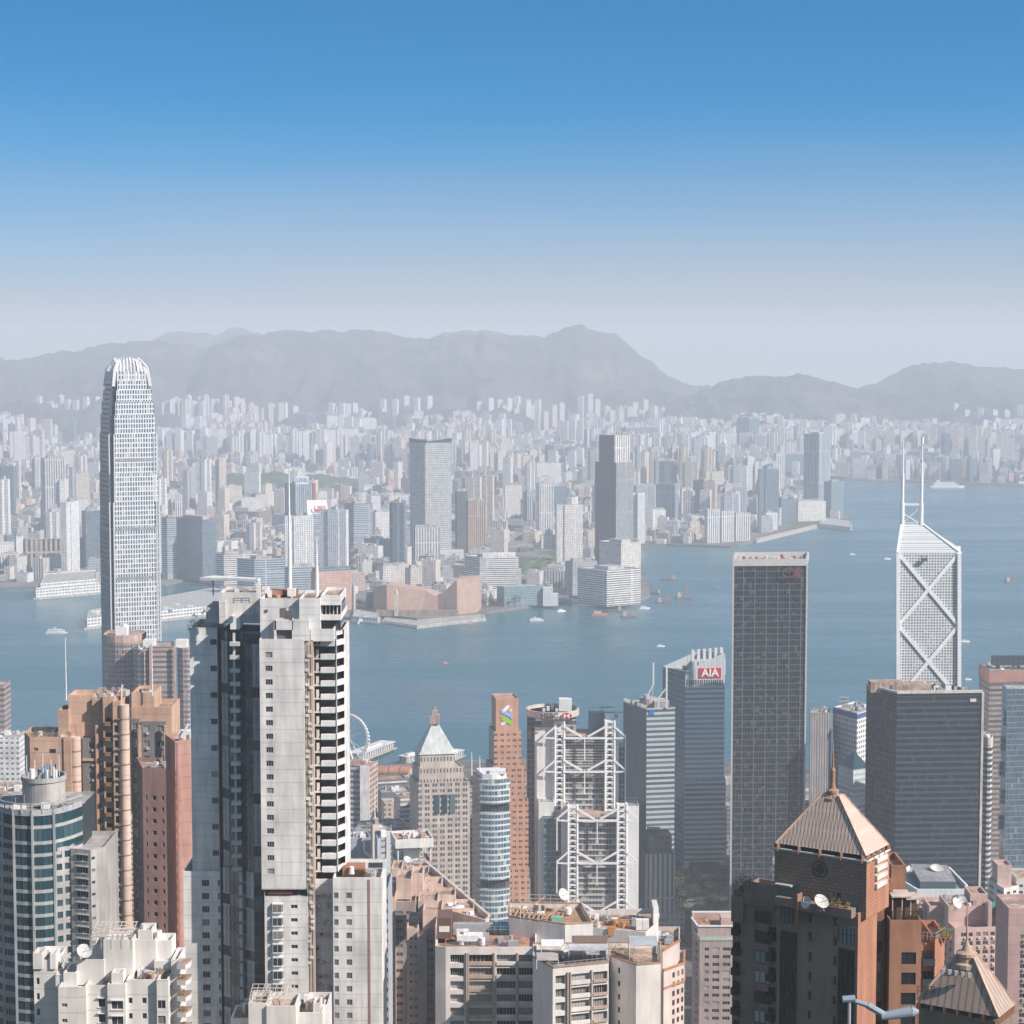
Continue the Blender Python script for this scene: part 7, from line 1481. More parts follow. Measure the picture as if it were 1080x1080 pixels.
# white faceted block with a grey skylight roof
Y = 760; r = root('civic_block', 'white faceted low block with slit windows and a grey skylight roof with a dish', 'building', (Xat(985, Y, 100), Y + 12, prof(Y) - 6)); zt = Zat(938, Y); WV = paint((.7, .72, .74), .7, .2)
X4 = lambda p, yy=Y: Xat(p, yy, zt); P = [(X4(948, Y + 26), Y + 26), (X4(948, Y + 16), Y + 16), (X4(967), Y), (X4(1018), Y), (X4(1021, Y + 6), Y + 6), (X4(1002, Y + 34), Y + 34), (X4(958, Y + 36), Y + 36)]
m = MB(); wallset(r, m, P, zt, {2: dict(cols=[(.03 + .09 * k, .06 + .09 * k) for k in range(6)], h=3.4, first=4.0, floors=1, pitch=9, mull=0)}, pitch=9, roof=1, par=.8, drop=1.6); m.build('wall', [WV, plain('roof_blue', (.2, .24, .3))], r)
m = MB(); q = [(X4(972), Y + 3), (X4(1010), Y + 3), (X4(998, Y + 30), Y + 28), (X4(960, Y + 30), Y + 30)]; zb_ = zt - .5
m.prism(q, zt - 2, zt + 2.2, 1, 0); m.build('skylight_roof', [paint((.3, .3, .31), .7, .5, (2.5, 2.5), .5), GLASSB], r); dish(r, 988, 917, Y + 20, 2.6, .2, 1.2)
# pink apartment block
Y = 640; PK = paint((.6, .43, .4), .8, .2, (None, 3.0), .15); r = root('apartment_block', 'pale pink apartment block with many small windows and a flat brown roof terrace', 'building', (Xat(1030, Y, 150), Y + 12, prof(Y) - 10)); m = MB()
P = rq(990, 1007, 1054, Y, R(62), 978); zt = Zat(979, Y); P = [(Xat(994, Y + 14, zt), Y + 14), (Xat(1007, Y, zt), Y), (Xat(1052, Y + 2, zt), Y + 2), (Xat(1052, Y + 24, zt), Y + 24), (Xat(994, Y + 24, zt), Y + 24)]
wallset(r, m, P, zt, {1: dict(cols=[(.15, .28), (.33, .42), (.5, .6), (.66, .78), (.84, .94)], h=1.35, first=1.6, style='ac', frame=paint((.62, .5, .46)), gl=glass((.04, .04, .045), (.4, .35, .33), .4)), 0: dict(cols=[(.2, .35), (.6, .75)], h=1.3, first=2)}, pitch=2.9)
P2 = [(Xat(1052, Y + 3, zt), Y + 3), (Xat(1072, Y + 6, zt), Y + 6), (Xat(1072, Y + 24, zt), Y + 24), (Xat(1052, Y + 24, zt), Y + 24)]
wallset(r, m, P2, Zat(964, Y), {0: dict(cols=[(.08, .2), (.3, .5), (.85, .93)], h=1.2, first=2.6)}, pitch=2.9)
def pb(a, b, yy, D, t, bt=1010, mt=0): q = [(Xat(a, yy, zt), yy), (Xat(b, yy, zt), yy), (Xat(b, yy, zt), yy + D), (Xat(a, yy, zt), yy + D)]; m.roofed(q, Zat(bt, Y), Zat(t, Y), mt, 1, .4, 1)
pb(1000, 1043, Y + 7, 14, 962, 985); pb(1023, 1041, Y + 12, 9, 953, 970); pb(966, 1000, Y + 18, 12, 972, 1080); pb(980, 1010, Y + 14, 10, 968, 1000); pb(1042, 1046, Y + 3, 4, 955, 980)
m.build('wall', [PK, ROOFP], r); dish(r, 1008, 953, Y + 4, 1.9, .8, .6); dish(r, 1015, 949, Y + 9, 1.4, -.3, .8)
m = MB(); deck(m, [(Xat(1002, Y, zt), Y + 9), (Xat(1040, Y, zt), Y + 9), (Xat(1040, Y, zt), Y + 20), (Xat(1002, Y, zt), Y + 20)], Zat(962, Y) - 1, 22, 5); deck(m, [(Xat(970, Y, zt), Y + 19), (Xat(998, Y, zt), Y + 19), (Xat(998, Y, zt), Y + 29), (Xat(970, Y, zt), Y + 29)], Zat(972, Y) - 1, 8, 6); m.box((Xat(1060, Y, zt), Y + 14), (4, 6), .4, Zat(964, Y) - 1, 3); m.build('rooftop_plant', [GREY, WHITE, ROOFP, plain('green_mat', (.05, .3, .15))], r)
Y = 600; r = root('apartment_block', 'mauve pink blank sided block at the right border', 'building', (Xat(1085, Y, 150), Y + 8, prof(Y) - 10)); m = MB(); wallset(r, m, ab(1064, 1110, Y, 16, 958), Zat(958, Y), {0: dict(cols=[(.28, .4)], h=1.3, first=8, style='ac')}); m.build('wall', [paint((.5, .34, .33), .8, .2, (None, 3), .2), ROOFP], r)
Y = 900; r = root('apartment_block', 'small white apartment block with a pink roof box near the right border', 'building', (Xat(1060, Y, 100), Y + 10, prof(Y) - 8)); m = MB(); q = rq(1041, 1057, 1086, Y, R(58), 937); q = [(Xat(1041, Y + 18, 160), Y + 18), (Xat(1058, Y, 160), Y), (Xat(1074, Y + 6, 160), Y + 6), (Xat(1060, Y + 26, 160), Y + 26)]
wallset(r, m, q, Zat(937, Y), {0: dict(cols=[(.1, .4), (.55, .9)], h=1.4, first=2), 1: dict(cols=[(.2, .4), (.6, .8)], h=1.3, first=2)}, gl=GLASS); pq = [(Xat(1052, Y + 6, 160), Y + 8), (Xat(1067, Y + 6, 160), Y + 8), (Xat(1067, Y + 6, 160), Y + 18), (Xat(1052, Y + 6, 160), Y + 18)]; m.roofed(pq, Zat(942, Y), Zat(917, Y), 2, 1)
wallset(r, m, ab(1072, 1100, Y + 10, 18, 932), Zat(932, Y), {0: dict(cols=[(.1, .25), (.4, .6)], h=1.3, first=3)}); m.build('wall', [paint((.66, .64, .62), .8, .25), ROOFP, PK], r)
# ---------------------------------------------------------------- orange pink cluster, centre
Y = 690; OC = paint((.66, .5, .42), .8, .25, (None, 3.0), .15); OC2 = paint((.36, .31, .3), .8, .25); r = root('apartment_complex', 'stepped orange pink apartment cluster with a long diagonal roof parapet', 'building', (Xat(460, Y, 180), Y + 20, prof(Y) - 10)); m = MB()
zR = Zat(972, 682); S_ = [(Xat(466, 684, zR), 684), (Xat(516, 684, zR), 684), (Xat(448, 760, zR), 760), (Xat(418, 760, zR), 760)]; S_ = [(Xat(462, 700, zR), 700), (Xat(512, 684, zR), 684), (Xat(516, 688, zR), 688), (Xat(449, 762, zR), 762), (Xat(416, 762, zR), 762), (Xat(420, 730, zR), 730)]
wallset(r, m, S_, zR, {}, par=.6, drop=1.4)
def ob(a, b, yy, D, t, sp=None, mt=0, base=None, pitch=2.95): q = [(Xat(a, yy, zR), yy), (Xat(b, yy, zR), yy), (Xat(b, yy, zR), yy + D), (Xat(a, yy, zR), yy + D)]; wallset(r, m, q, Zat(t, yy), sp or {}, mat=mt, base=base, pitch=pitch)
WN = lambda a, b, f=3.0: {0: dict(cols=[(a, b)], h=1.3, first=f, gl=glass((.04, .045, .055), (.2, .2, .2), .2), mull=1)}
ob(409, 417, 700, 20, 946, {0: dict(cols=[(.4, .7)], h=1.0, first=6)}); ob(416.5, 438, 703, 18, 951, {0: dict(cols=[(.05, .38), (.55, .8)], h=1.3, first=3.4, gl=glass((.04, .045, .055), (.2, .2, .2), .2))}, 2); ob(418, 434, 708, 12, 927, None, 0, Zat(955, 700)); ob(434, 446, 712, 10, 921, None, 0, Zat(955, 700)); ob(413, 424, 722, 12, 916, None, 0, Zat(945, 700))
ob(429, 441, 672, 20, 979, {0: dict(cols=[(.25, .5), (.7, .9)], h=1.0, first=3)}); ob(440, 450, 668, 20, 986, None, 2); ob(447, 460, 671, 20, 984, WN(.1, .8, 2.2), 2); ob(446, 466, 676, 14, 960, None, 0, Zat(990, 672)); ob(441, 462, 684, 12, 950, None, 0, Zat(985, 672)); ob(455, 480, 704, 10, 944, None, 0, Zat(966, 690)); ob(462, 500, 696, 12, 958, None, 0, Zat(975, 690)); ob(434, 452, 740, 10, 920, None, 0, Zat(935, 720)); ob(447, 466, 722, 10, 932, None, 0, Zat(950, 720))
ob(459, 472, 662, 22, 978, {0: dict(cols=[(.3, .6)], h=.9, first=4)}, 0)
m.build('wall', [OC, ROOFP, OC2], r)
m = MB(); a, b = S_[2], S_[3]; m.bar((*a, zR + .3), (*b, zR + .3), 1.0, .8); m.build('diagonal_parapet', [paint((.6, .54, .5), .7, .2)], r)
m = MB(); deck(m, [(Xat(420, 730, zR), 724), (Xat(445, 730, zR), 724), (Xat(445, 730, zR), 734), (Xat(420, 730, zR), 734)], Zat(920, 720), 14, 3)
q = random.Random(4)
for i in range(40): t = q.random(); px = 425 + t * 70 + q.uniform(-10, 6); yy = 752 - t * 58; m.item('plant_box').box((Xat(px, yy, zR), yy), (q.uniform(.8, 3), q.uniform(.8, 3)), q.uniform(.6, 2.2), zR - 1.4, q.randrange(3), .6)
m.build('rooftop_plant', [GREY, WHITE, ROOFP], r); dish(r, 430, 908, 742, 1.9, .9, .9)
# ---------------------------------------------------------------- cream balcony block
Y = 445; CB = paint((.76, .69, .66), .8, .22); CBD = paint((.5, .38, .3), .8, .2); r = root('apartment_block', 'cream apartment block with recessed balcony bays and a roof shed, bottom centre', 'building', (Xat(515, Y, 230), Y + 8, prof(Y) - 10)); m = MB(); zt = Zat(999, Y)
def C_(p, yy=Y): return Xat(p, yy, zt)
P = [(C_(459, Y + 1), Y + 1), (C_(470, Y), Y), (C_(566, Y), Y), (C_(566, Y + 17), Y + 17), (C_(462, Y + 17), Y + 17)]
GWB = glass((.02, .024, .03), (.45, .43, .42), .5)
wallset(r, m, P, zt, {1: dict(cols=[(.05, .2), (.245, .515), (.56, .77), (.8, .985)], h=1.95, first=1.7, style='plain', depth=.9, gl=GWB, frame=plain('pale_frame', (.5, .49, .48)), mull=5, rmat=0)}, pitch=3.0, par=.35)
for k in range(12):
    z = zt - 1.7 - 3.0 * k - 1.95
    if z < Zat(1080, Y) - 6: break
    for t0, t1, mt in ((.245, .515, 3), (.56, .77, 0), (.8, .985, 0)):
        slab_on(m, P[1], P[2], t0, t1, .35, z - .35, z + .45, mt)
    for t0, t1 in ((.05, .2),): slab_on(m, P[1], P[2], t0, t1, -.0, z, z + .01, 0)
for t in (.225, .24, .527, .785): slab_on(m, P[1], P[2], t, t + .018, .4, Zat(1080, Y) - 9, zt - 1.2, 3)
m.build('wall', [CB, ROOFT, ROOF, CBD], r)
m = MB(); z = Zat(985, Y + 8)
def cbk(a, b, yy, D, t, bt, mt): q = [(C_(a, yy), yy), (C_(b, yy), yy), (C_(b, yy), yy + D), (C_(a, yy), yy + D)]; m.prism(q, Zat(bt, yy), Zat(t, yy), mt, None, True)
cbk(461, 476, Y + 6, 7, 968, 990, 2); cbk(463, 474, Y + 5.9, 1, 977, 983, 1); cbk(478, 521, Y + 14, 2, 975, 985, 0); cbk(520, 537, Y + 13, 3, 976, 992, 3); cbk(482, 509, Y + 5, 3, 987, 993, 1); cbk(489, 494, Y + 6, 2, 982, 993, 1); 
deck(m, [(C_(478), Y + 3), (C_(545), Y + 3), (C_(545), Y + 13), (C_(478), Y + 13)], zt - 1, 24, 11, (0, 1)); railing(m, [(C_(478), Y + 12), (C_(540), Y + 12)], zt, 1.2, 1.2); railing(m, [(C_(470), Y + .2), (C_(545), Y + .2)], zt, .9, 1.5)
m.build('rooftop_plant', [GREY, WHITE, plain('brown_shed', (.15, .09, .07)), GLASSB], r)
# roof house with timber decks
Y = 452; r = root('roof_house', 'white rooftop house turned cornerwise with a timber deck and a large dish', 'building', (Xat(596, Y, 250), Y + 6, prof(Y) - 10)); zt = Zat(976, Y); P = rq(537, 596, 627, Y, R(36), 976); P = [(Xat(536, Y + 6.5, zt), Y + 6.5), (Xat(596, Y, zt), Y), (Xat(625.5, Y + 1.5, zt), Y + 1.5), (Xat(614, Y + 16, zt), Y + 18), (Xat(536, Y + 17, zt), Y + 19)]
m = MB(); wallset(r, m, P, zt, {}, base=Zat(1040, Y) - 40, par=.5, drop=.9, roof=1); m.build('wall', [paint((.72, .69, .67), .8, .2), paint((.4, .25, .16), .85, .4, (.8, None), .5)], r)
m = MB(); q = inset(P, .25)
for a, b in zip(q, q[1:] + q[:1]): m.bar((*a, zt + .25), (*b, zt + .25), .35, .3)
rr_ = random.Random(8)
for k in range(11): a = lerp(P[0], P[1], .1 + .08 * k); m.bar((a[0], a[1] + 2, zt - .6), (a[0] + 1.2, a[1] + 7 + rr_.random() * 4, zt + .2), .3, .3)
m.bar((*lerp(P[0], P[1], .2), zt + 1.1), (*lerp(P[4], P[3], .5), zt + 1.6), .22); m.bar((*lerp(P[0], P[1], .62), zt + .8), (*lerp(P[4], P[3], .95), zt + 1.5), .22); m.build('timber_frame', [paint((.45, .28, .18), .8, .4)], r)
m = MB(); railing(m, [lerp(P[0], P[1], 0), lerp(P[0], P[1], .55)], zt + .3, 2.0, 3.2); railing(m, [P[0], P[4], P[3]], zt + .2, 1.8, 2.4); [m.bar((C_(px, Y + 3), Y + 3, zt), (C_(px, Y + 3), Y + 3, Zat(930, Y)), .12) for px in (549, 559)]; deck(m, [(C_(545), Y + 9), (C_(612), Y + 9), (C_(612), Y + 16), (C_(545), Y + 16)], zt - .5, 16, 5, (0, 1)); m.box((C_(589), Y + 5), (2.6, 1.6), 1.4, zt - .8, 2); m.build('rooftop_plant', [paint((.65, .6, .56)), WHITE, plain('pale_green', (.2, .42, .32))], r)
dish(r, 593.5, 944, Y + 14, 1.5, .75, .55)
# ---------------------------------------------------------------- cornerwise cream block
Y = 430; r = root('apartment_block', 'cream cornerwise apartment block with grey awnings over its roof terrace', 'building', (Xat(600, Y, 230), Y + 8, prof(Y) - 10)); zt = Zat(1021, Y); m = MB()
P = [(Xat(562, Y + 8, zt), Y + 8), (Xat(583, Y, zt), Y), (Xat(642, Y + 4, zt), Y + 4), (Xat(642, Y + 18, zt), Y + 18), (Xat(562, Y + 18, zt), Y + 18)]
wallset(r, m, P, zt, {1: dict(cols=[(.05, .22), (.32, .66), (.72, .98)], h=1.95, first=1.8, depth=.8, gl=GWB, frame=plain('pale_frame', (.5, .49, .48)), mull=5)}, pitch=2.95, par=.35, roof=1)
for k in range(8):
    z = zt - 1.8 - 2.95 * k - 1.95
    if z < Zat(1080, Y) - 6: break
    slab_on(m, P[1], P[2], .32, .66, .4, z - .3, z + .55, 0); slab_on(m, P[1], P[2], .72, .98, .4, z - .3, z + .3, 3)
for t in (.25, .3, .68): slab_on(m, P[1], P[2], t, t + .02, .45, Zat(1080, Y) - 9, zt - 1.2, 3)
m.build('wall', [paint((.74, .7, .68), .8, .2), ROOF, ROOF, CBD], r)
m = MB(); q = inset(P, .1)
for a, b in zip(q, q[1:]): m.bar((*a, zt + .15), (*b, zt + .15), .5, .35)
m.build('brown_coping', [paint((.4, .26, .18), .8, .3)], r)
m = MB(); z = zt
def aw(a, b, yy, D, h0, h1, mt, leg=True):
    x0, x1 = Xat(a, yy, zt), Xat(b, yy, zt); f = [(x0, yy, z + h0), (x1, yy, z + h0), (x1, yy + D, z + h1), (x0, yy + D, z + h1)]; m.face(f, mt); m.face([(p[0], p[1], p[2] - .15) for p in f][::-1], mt)
    for i in range(4): j = (i + 1) % 4; m.face([(f[i][0], f[i][1], f[i][2] - .15), (f[j][0], f[j][1], f[j][2] - .15), f[j], f[i]], mt)
    for p in f: m.bar((p[0], p[1], z - 1), (p[0], p[1], p[2]), .14, mat=1)
aw(566, 589, Y + 2.5, 4, 1.0, 1.5, 0); aw(600, 640, Y + 6, 3.2, 2.2, 2.6, 2); aw(604, 641, Y + 9.5, 4, 2.8, 3.2, 3); aw(571, 595, Y + 11, 4, 1.6, 1.9, 1)
m.build('awning', [paint((.42, .38, .36), .8, .2), WHITE, paint((.5, .52, .54)), plain('brown_deck', (.2, .13, .1))], r)
m = MB(); [m.item('black_panel').box((Xat(598 + 5 * k, Y, zt), Y + 5), (.9, .9), 2.3, z - 1, 0) for k in range(8)]; deck(m, [(C_(585, Y), Y + 2), (C_(598, Y), Y + 2), (C_(598, Y), Y + 9), (C_(585, Y), Y + 9)], z - 1, 12, 5, (0, 1)); railing(m, [(P[0][0], P[0][1] + .3), (P[1][0], P[1][1] + .3), (P[2][0], P[2][1] + .3)], z, 1, 1.2, 1); m.build('terrace_furniture', [plain('black_panel', (.02, .02, .022)), GREY], r)
dish(r, 596, 1000, Y + 6, .95, .3, .5)
# cornerwise block with roof garden
Y = 436; r = root('apartment_block', 'pale blank sided apartment block with a small roof garden and grey awning', 'building', (Xat(668, Y, 230), Y + 8, prof(Y) - 10)); zt = Zat(1018, Y); m = MB()
P = [(Xat(641, Y + 7, zt), Y + 7), (Xat(671, Y, zt), Y), (Xat(697, Y + 1.5, zt), Y + 1.5), (Xat(697, Y + 17, zt), Y + 17), (Xat(641, Y + 17, zt), Y + 17)]
wallset(r, m, P, zt, {0: dict(cols=[(.36, .44)], h=1.3, first=1.8, mull=0, gl=glass((.01, .012, .015), (.05, .05, .05), .1)), }, pitch=2.95); m.build('wall', [paint((.74, .69, .67), .8, .2), ROOFP], r)
m = MB(); q = inset(P, .1)
for a, b in zip(q, q[1:]): m.bar((*a, zt + .12), (*b, zt + .12), .45, .3)
m.build('brown_coping', [paint((.4, .26, .18), .8, .3)], r)
m = MB(); aw(664, 694, Y + 3, 5, 2.3, 3.0, 0); m.build('awning', [paint((.42, .45, .48), .7, .2), WHITE], r); m = MB(); railing(m, [P[0], P[1], P[2]], zt + .2, 1.0, 1.0); m.build('railing', [plain('brown_rail', (.25, .15, .1))], r)
pots(r, [(Xat(646 + 2.4 * k, Y + 9, zt), Y + 9 - k * .6, zt) for k in range(9)], (1.2, 2.2), leafy('garden_leaves', (.05, .09, .02), (.16, .2, .03), 2), 3, .9)
# long white block behind
Y = 500; r = root('apartment_block', 'long white block with a roof terrace wall behind the roof garden block', 'building', (Xat(665, Y, 230), Y + 8, prof(Y) - 10)); zt = Zat(975, Y); m = MB(); WL2 = paint((.7, .66, .64), .8, .2, (2.4, 2.4), .1)
P = [(Xat(634, Y + 10, zt), Y + 10), (Xat(682, Y, zt), Y), (Xat(694, Y + 5, zt), Y + 5), (Xat(694, Y + 20, zt), Y + 20), (Xat(622, Y + 20, zt), Y + 20)]; P = [(Xat(622, Y + 4, zt), Y + 4), (Xat(681, Y, zt), Y), (Xat(694.5, Y + 9, zt), Y + 9), (Xat(694.5, Y + 20, zt), Y + 20), (Xat(622, Y + 20, zt), Y + 20)]
wallset(r, m, P, Zat(983, Y), {0: dict(cols=[(.62, .66)], h=1.2, first=3.5, floors=1)}, pitch=3); m.build('wall', [WL2, ROOFP], r)
m = MB(); x0, x1 = Xat(641, Y + 14, zt), Xat(694, Y + 14, zt); m.box(((x0 + x1) / 2, Y + 15), (x1 - x0, .4), 1.3, Zat(965, Y + 14), 0); [m.bar((x, Y + 15, Zat(985, Y + 14)), (x, Y + 15, Zat(962, Y + 14)), .35) for x in (x0, x0 * .4 + x1 * .6, x1)]
m.bar((x1, Y + 15, Zat(963, Y + 14)), (Xat(694.5, Y + 9, zt), Y + 9, Zat(967, Y + 9)), .5); m.prism([(Xat(689, Y + 8, zt), Y + 8), (Xat(694.6, Y + 8.5, zt), Y + 8.5), (Xat(694.6, Y + 9, zt), Y + 16), (Xat(689, Y + 9, zt), Y + 16)], Zat(990, Y), Zat(967, Y), 0)
m.build('terrace_wall', [WL2], r)
m = MB(); [m.box((Xat(p, Y + 6, zt), Y + 6), (1.6, 1.6), 2.6, Zat(983, Y) - 1, 1) for p in (674, 681)]; deck(m, [(Xat(628, Y, zt), Y + 6), (Xat(686, Y, zt), Y + 6), (Xat(686, Y, zt), Y + 18), (Xat(628, Y, zt), Y + 18)], Zat(983, Y) - 1.1, 22, 6, (0, 1, 2)); m.box((Xat(646, Y + 1, zt), Y + 3), (2, 1.5), 2.2, Zat(990, Y), 2); m.build('rooftop_plant', [GREY, WHITE, plain('ochre_box', (.5, .22, .07))], r); pots(r, [(Xat(p, Y + 10, zt), Y + 10, Zat(983, Y) - .6) for p in (629, 640, 645, 652)], (.5, .9), LEAFO, 4, .4)
Y = 520; r = root('apartment_block', 'pinkish block with brick red window bands, right of the long white block', 'building', (Xat(706, Y, 230), Y + 8, prof(Y) - 10)); zt = Zat(1000, Y); m = MB(); P = [(Xat(690, Y, zt), Y), (Xat(699, Y - 2, zt), Y - 2), (Xat(717, Y + 7, zt), Y + 7), (Xat(717, Y + 20, zt), Y + 20), (Xat(690, Y + 20, zt), Y + 20)]
wallset(r, m, P, zt, {1: dict(cols=[(.1, .16)], h=.9, first=5, mull=0)}, pitch=3.1); P2 = [(Xat(700, Y - 3.5, zt), Y - 3.5), (Xat(722, Y + 3, zt), Y + 3), (Xat(722, Y + 14, zt), Y + 14), (Xat(700, Y + 14, zt), Y + 14)]
wallset(r, m, P2, Zat(1019, Y), {0: dict(cols=[(.42, .54), (.64, .76), (.85, .96)], h=1.5, first=1.5, frame=ORNG)}, pitch=2.45, mat=0); m.build('wall', [paint((.62, .52, .48), .8, .2), ROOFP], r)
m = MB()
for q, z in ((P, zt), (P2, Zat(1019, Y)), (P2, Zat(1038, Y))):
    for a, b in ((q[0], q[1]), (q[1], q[2])): m.bar((*a, z), (*b, z), .5, .5)
m.build('red_band', [paint((.45, .2, .11), .8, .2)], r); m = MB(); deck(m, [(Xat(694, Y, zt), Y + 3), (Xat(713, Y, zt), Y + 3), (Xat(713, Y, zt), Y + 16), (Xat(694, Y, zt), Y + 16)], zt - 1, 12, 6, (0, 1)); m.build('rooftop_plant', [GREY, WHITE], r)
# mauve tower with glass railed terrace
Y = 740; r = root('apartment_tower', 'mauve grey apartment tower with a glass railed roof terrace beside the dark brown wing', 'building', (Xat(755, Y, 150), Y + 10, prof(Y) - 10)); zt = Zat(992, Y); m = MB()
P = [(Xat(730, Y + 12, zt), Y + 12), (Xat(738, Y, zt), Y), (Xat(790, Y, zt), Y), (Xat(790, Y + 24, zt), Y + 24), (Xat(730, Y + 24, zt), Y + 24)]
wallset(r, m, P, zt, {1: dict(cols=[(.1, .19), (.26, .4), (.47, .62), (.72, .86)], h=1.3, first=2.6, gl=GWB), 0: dict(cols=[(.5, .7)], h=1.2, first=2)}, pitch=2.9)
q = [(Xat(730, Y + 14, zt), Y + 16), (Xat(736, Y + 5, zt), Y + 5), (Xat(790, Y + 5, zt), Y + 5), (Xat(790, Y + 24, zt), Y + 24), (Xat(730, Y + 24, zt), Y + 24)]; m.roofed(q, zt - 2, Zat(981, Y), 0, 1, .6, 1.2); m.build('wall', [paint((.42, .35, .34), .8, .25), ROOFT], r)
m = MB(); m.bar((*P[0], zt + .8), (*P[1], zt + .8), .12, 1.2); m.bar((P[1][0], P[1][1] - .2, zt + .8), (P[2][0], P[2][1] - .2, zt + .8), .12, 1.4); m.build('glass_rail', [plain('rail_glass', (.45, .55, .5), .15)], r)
m = MB(); q = inset(q, -.1)
for a, b in zip(q, q[1:]): m.bar((*a, Zat(980.5, Y)), (*b, Zat(980.5, Y)), .6, .5)
m.build('white_coping', [WHITE], r); m = MB(); m.box((Xat(768, Y + 12, zt), Y + 12), (6, 6), 6, zt, 0); deck(m, [(Xat(742, Y, zt), Y + 8), (Xat(788, Y, zt), Y + 8), (Xat(788, Y, zt), Y + 20), (Xat(742, Y, zt), Y + 20)], Zat(981, Y) - 1.2, 9, 6, (0, 1)); m.build('rooftop_plant', [PK, ORNG], r)
# low white roofs, bottom left of centre
Y = 380; r = root('apartment_block', 'white low roofed block with a pergola below the big white tower', 'building', (Xat(295, Y, 250), Y + 8, prof(Y) - 10)); m = MB(); zt = Zat(1060, Y)
def qb(a, b, yy, D, t, mt=0): q = [(Xat(a, yy, zt), yy), (Xat(b, yy, zt), yy), (Xat(b, yy, zt), yy + D), (Xat(a, yy, zt), yy + D)]; wallset(r, m, q, Zat(t, yy), {}, mat=mt)
qb(281, 312, Y, 8, 1061); qb(262, 282, Y + .6, 8, 1058); qb(243, 264, Y + 3, 8, 1074); qb(312, 340, Y + 2, 8, 1068); qb(322, 346, Y + 6, 8, 1060); qb(330, 338, Y + 3, 4, 1058)
m.build('wall', [WB2, ROOFP], r); m = MB(); z = Zat(1058, Y)
for i in range(5): m.bar((Xat(262, Y, zt), Y + 1 + i * 1.5, z + .3 + i * .3), (Xat(308, Y, zt), Y + 1 + i * 1.5, z + .3 + i * .3), .14)
for i in range(8): m.bar((Xat(262 + i * 6.4, Y, zt), Y + 1, z + .3), (Xat(262 + i * 6.4, Y, zt), Y + 7, z + 1.5), .1)
m.build('pergola', [paint((.6, .52, .46))], r); m = MB(); deck(m, [(Xat(314, Y, zt), Y + 3), (Xat(342, Y, zt), Y + 3), (Xat(342, Y, zt), Y + 12), (Xat(314, Y, zt), Y + 12)], Zat(1068, Y) - 1, 14, 6); deck(m, [(Xat(246, Y, zt), Y + 4), (Xat(262, Y, zt), Y + 4), (Xat(262, Y, zt), Y + 10), (Xat(246, Y, zt), Y + 10)], Zat(1074, Y) - 1, 8, 8); m.build('rooftop_plant', [GREY, WHITE, ROOFP], r)
# shaded slab behind the big white tower's right edge
Y = 600; r = root('apartment_tower', 'narrow grey slab squeezed between the big white tower and the orange pink cluster', 'building', (Xat(405, Y, 150), Y + 10, prof(Y) - 10)); m = MB(); wallset(r, m, ab(398, 409.5, Y, 20, 938), Zat(938, Y), {0: dict(cols=[(.5, .65), (.8, .95)], h=1.3, first=3)}, mat=0); m.build('wall', [paint((.42, .44, .48), .8, .2), ROOF], r)
# left edge scraps
Y = 1500; dt('office_tower', 'sliver of a brown banded tower at the left border above the low roofs', ab(-30, 4, Y, 20, 722), Zat(722, Y), BG, clut=0)
Y = 1350; dt('office_block', 'white low block with small windows at the left border', ab(-30, 20, Y, 24, 778), Zat(778, Y), facade((.7, .7, .7), (.15, .17, .2), 3.6, 3.5, .5, .4), seed=31, clut=14)
Y = 900; dt('old_block', 'low pink old block with cluttered roofs at the left border', ab(-30, 30, Y, 20, 835), Zat(835, Y), facade((.55, .4, .33), (.1, .1, .1), 3.6, 3.2, .5, .4), seed=33, clut=30, base=60)
# ---------------------------------------------------------------- lamp near the lookout
Y = 35; z0 = prof(Y) - 3; x0 = Xat(896, Y, 409); r = root('street_lamp', 'grey street lamp arm reaching in at the bottom right', 'lamp', (x0, Y, z0)); zt = Zat(1054, Y)
m = MB(); m.tube((x0, Y, z0), (x0, Y, zt), .07, .03, 10); m.build('pole', [GREY], r)
m = MB(); A = Vector((x0, Y, zt)); B = Vector((Xat(915, Y, 409), Y, Zat(1060, Y))); C = Vector((Xat(936, Y, 409), Y, Zat(1072, Y))); m.tube(A, B, .035, .05, 8); m.tube(B, C, .06, .06, 8); m.tube(A - Vector((.12, 0, 0)), A + Vector((.1, 0, .02)), .06, .06, 8); m.build('arm', [plain('lamp_steel', (.25, .3, .36))], r)
m = MB(); D_ = Vector((Xat(962, Y, 409), Y, Zat(1067, Y))); m.tube(C - Vector((.1, 0, 0)), D_, .07, .1, 12); m.tube(D_, D_ + Vector((.12, 0, .0)), .1, .04, 12); m.build('lamp_head', [plain('lamp_steel', (.25, .3, .36))], r)
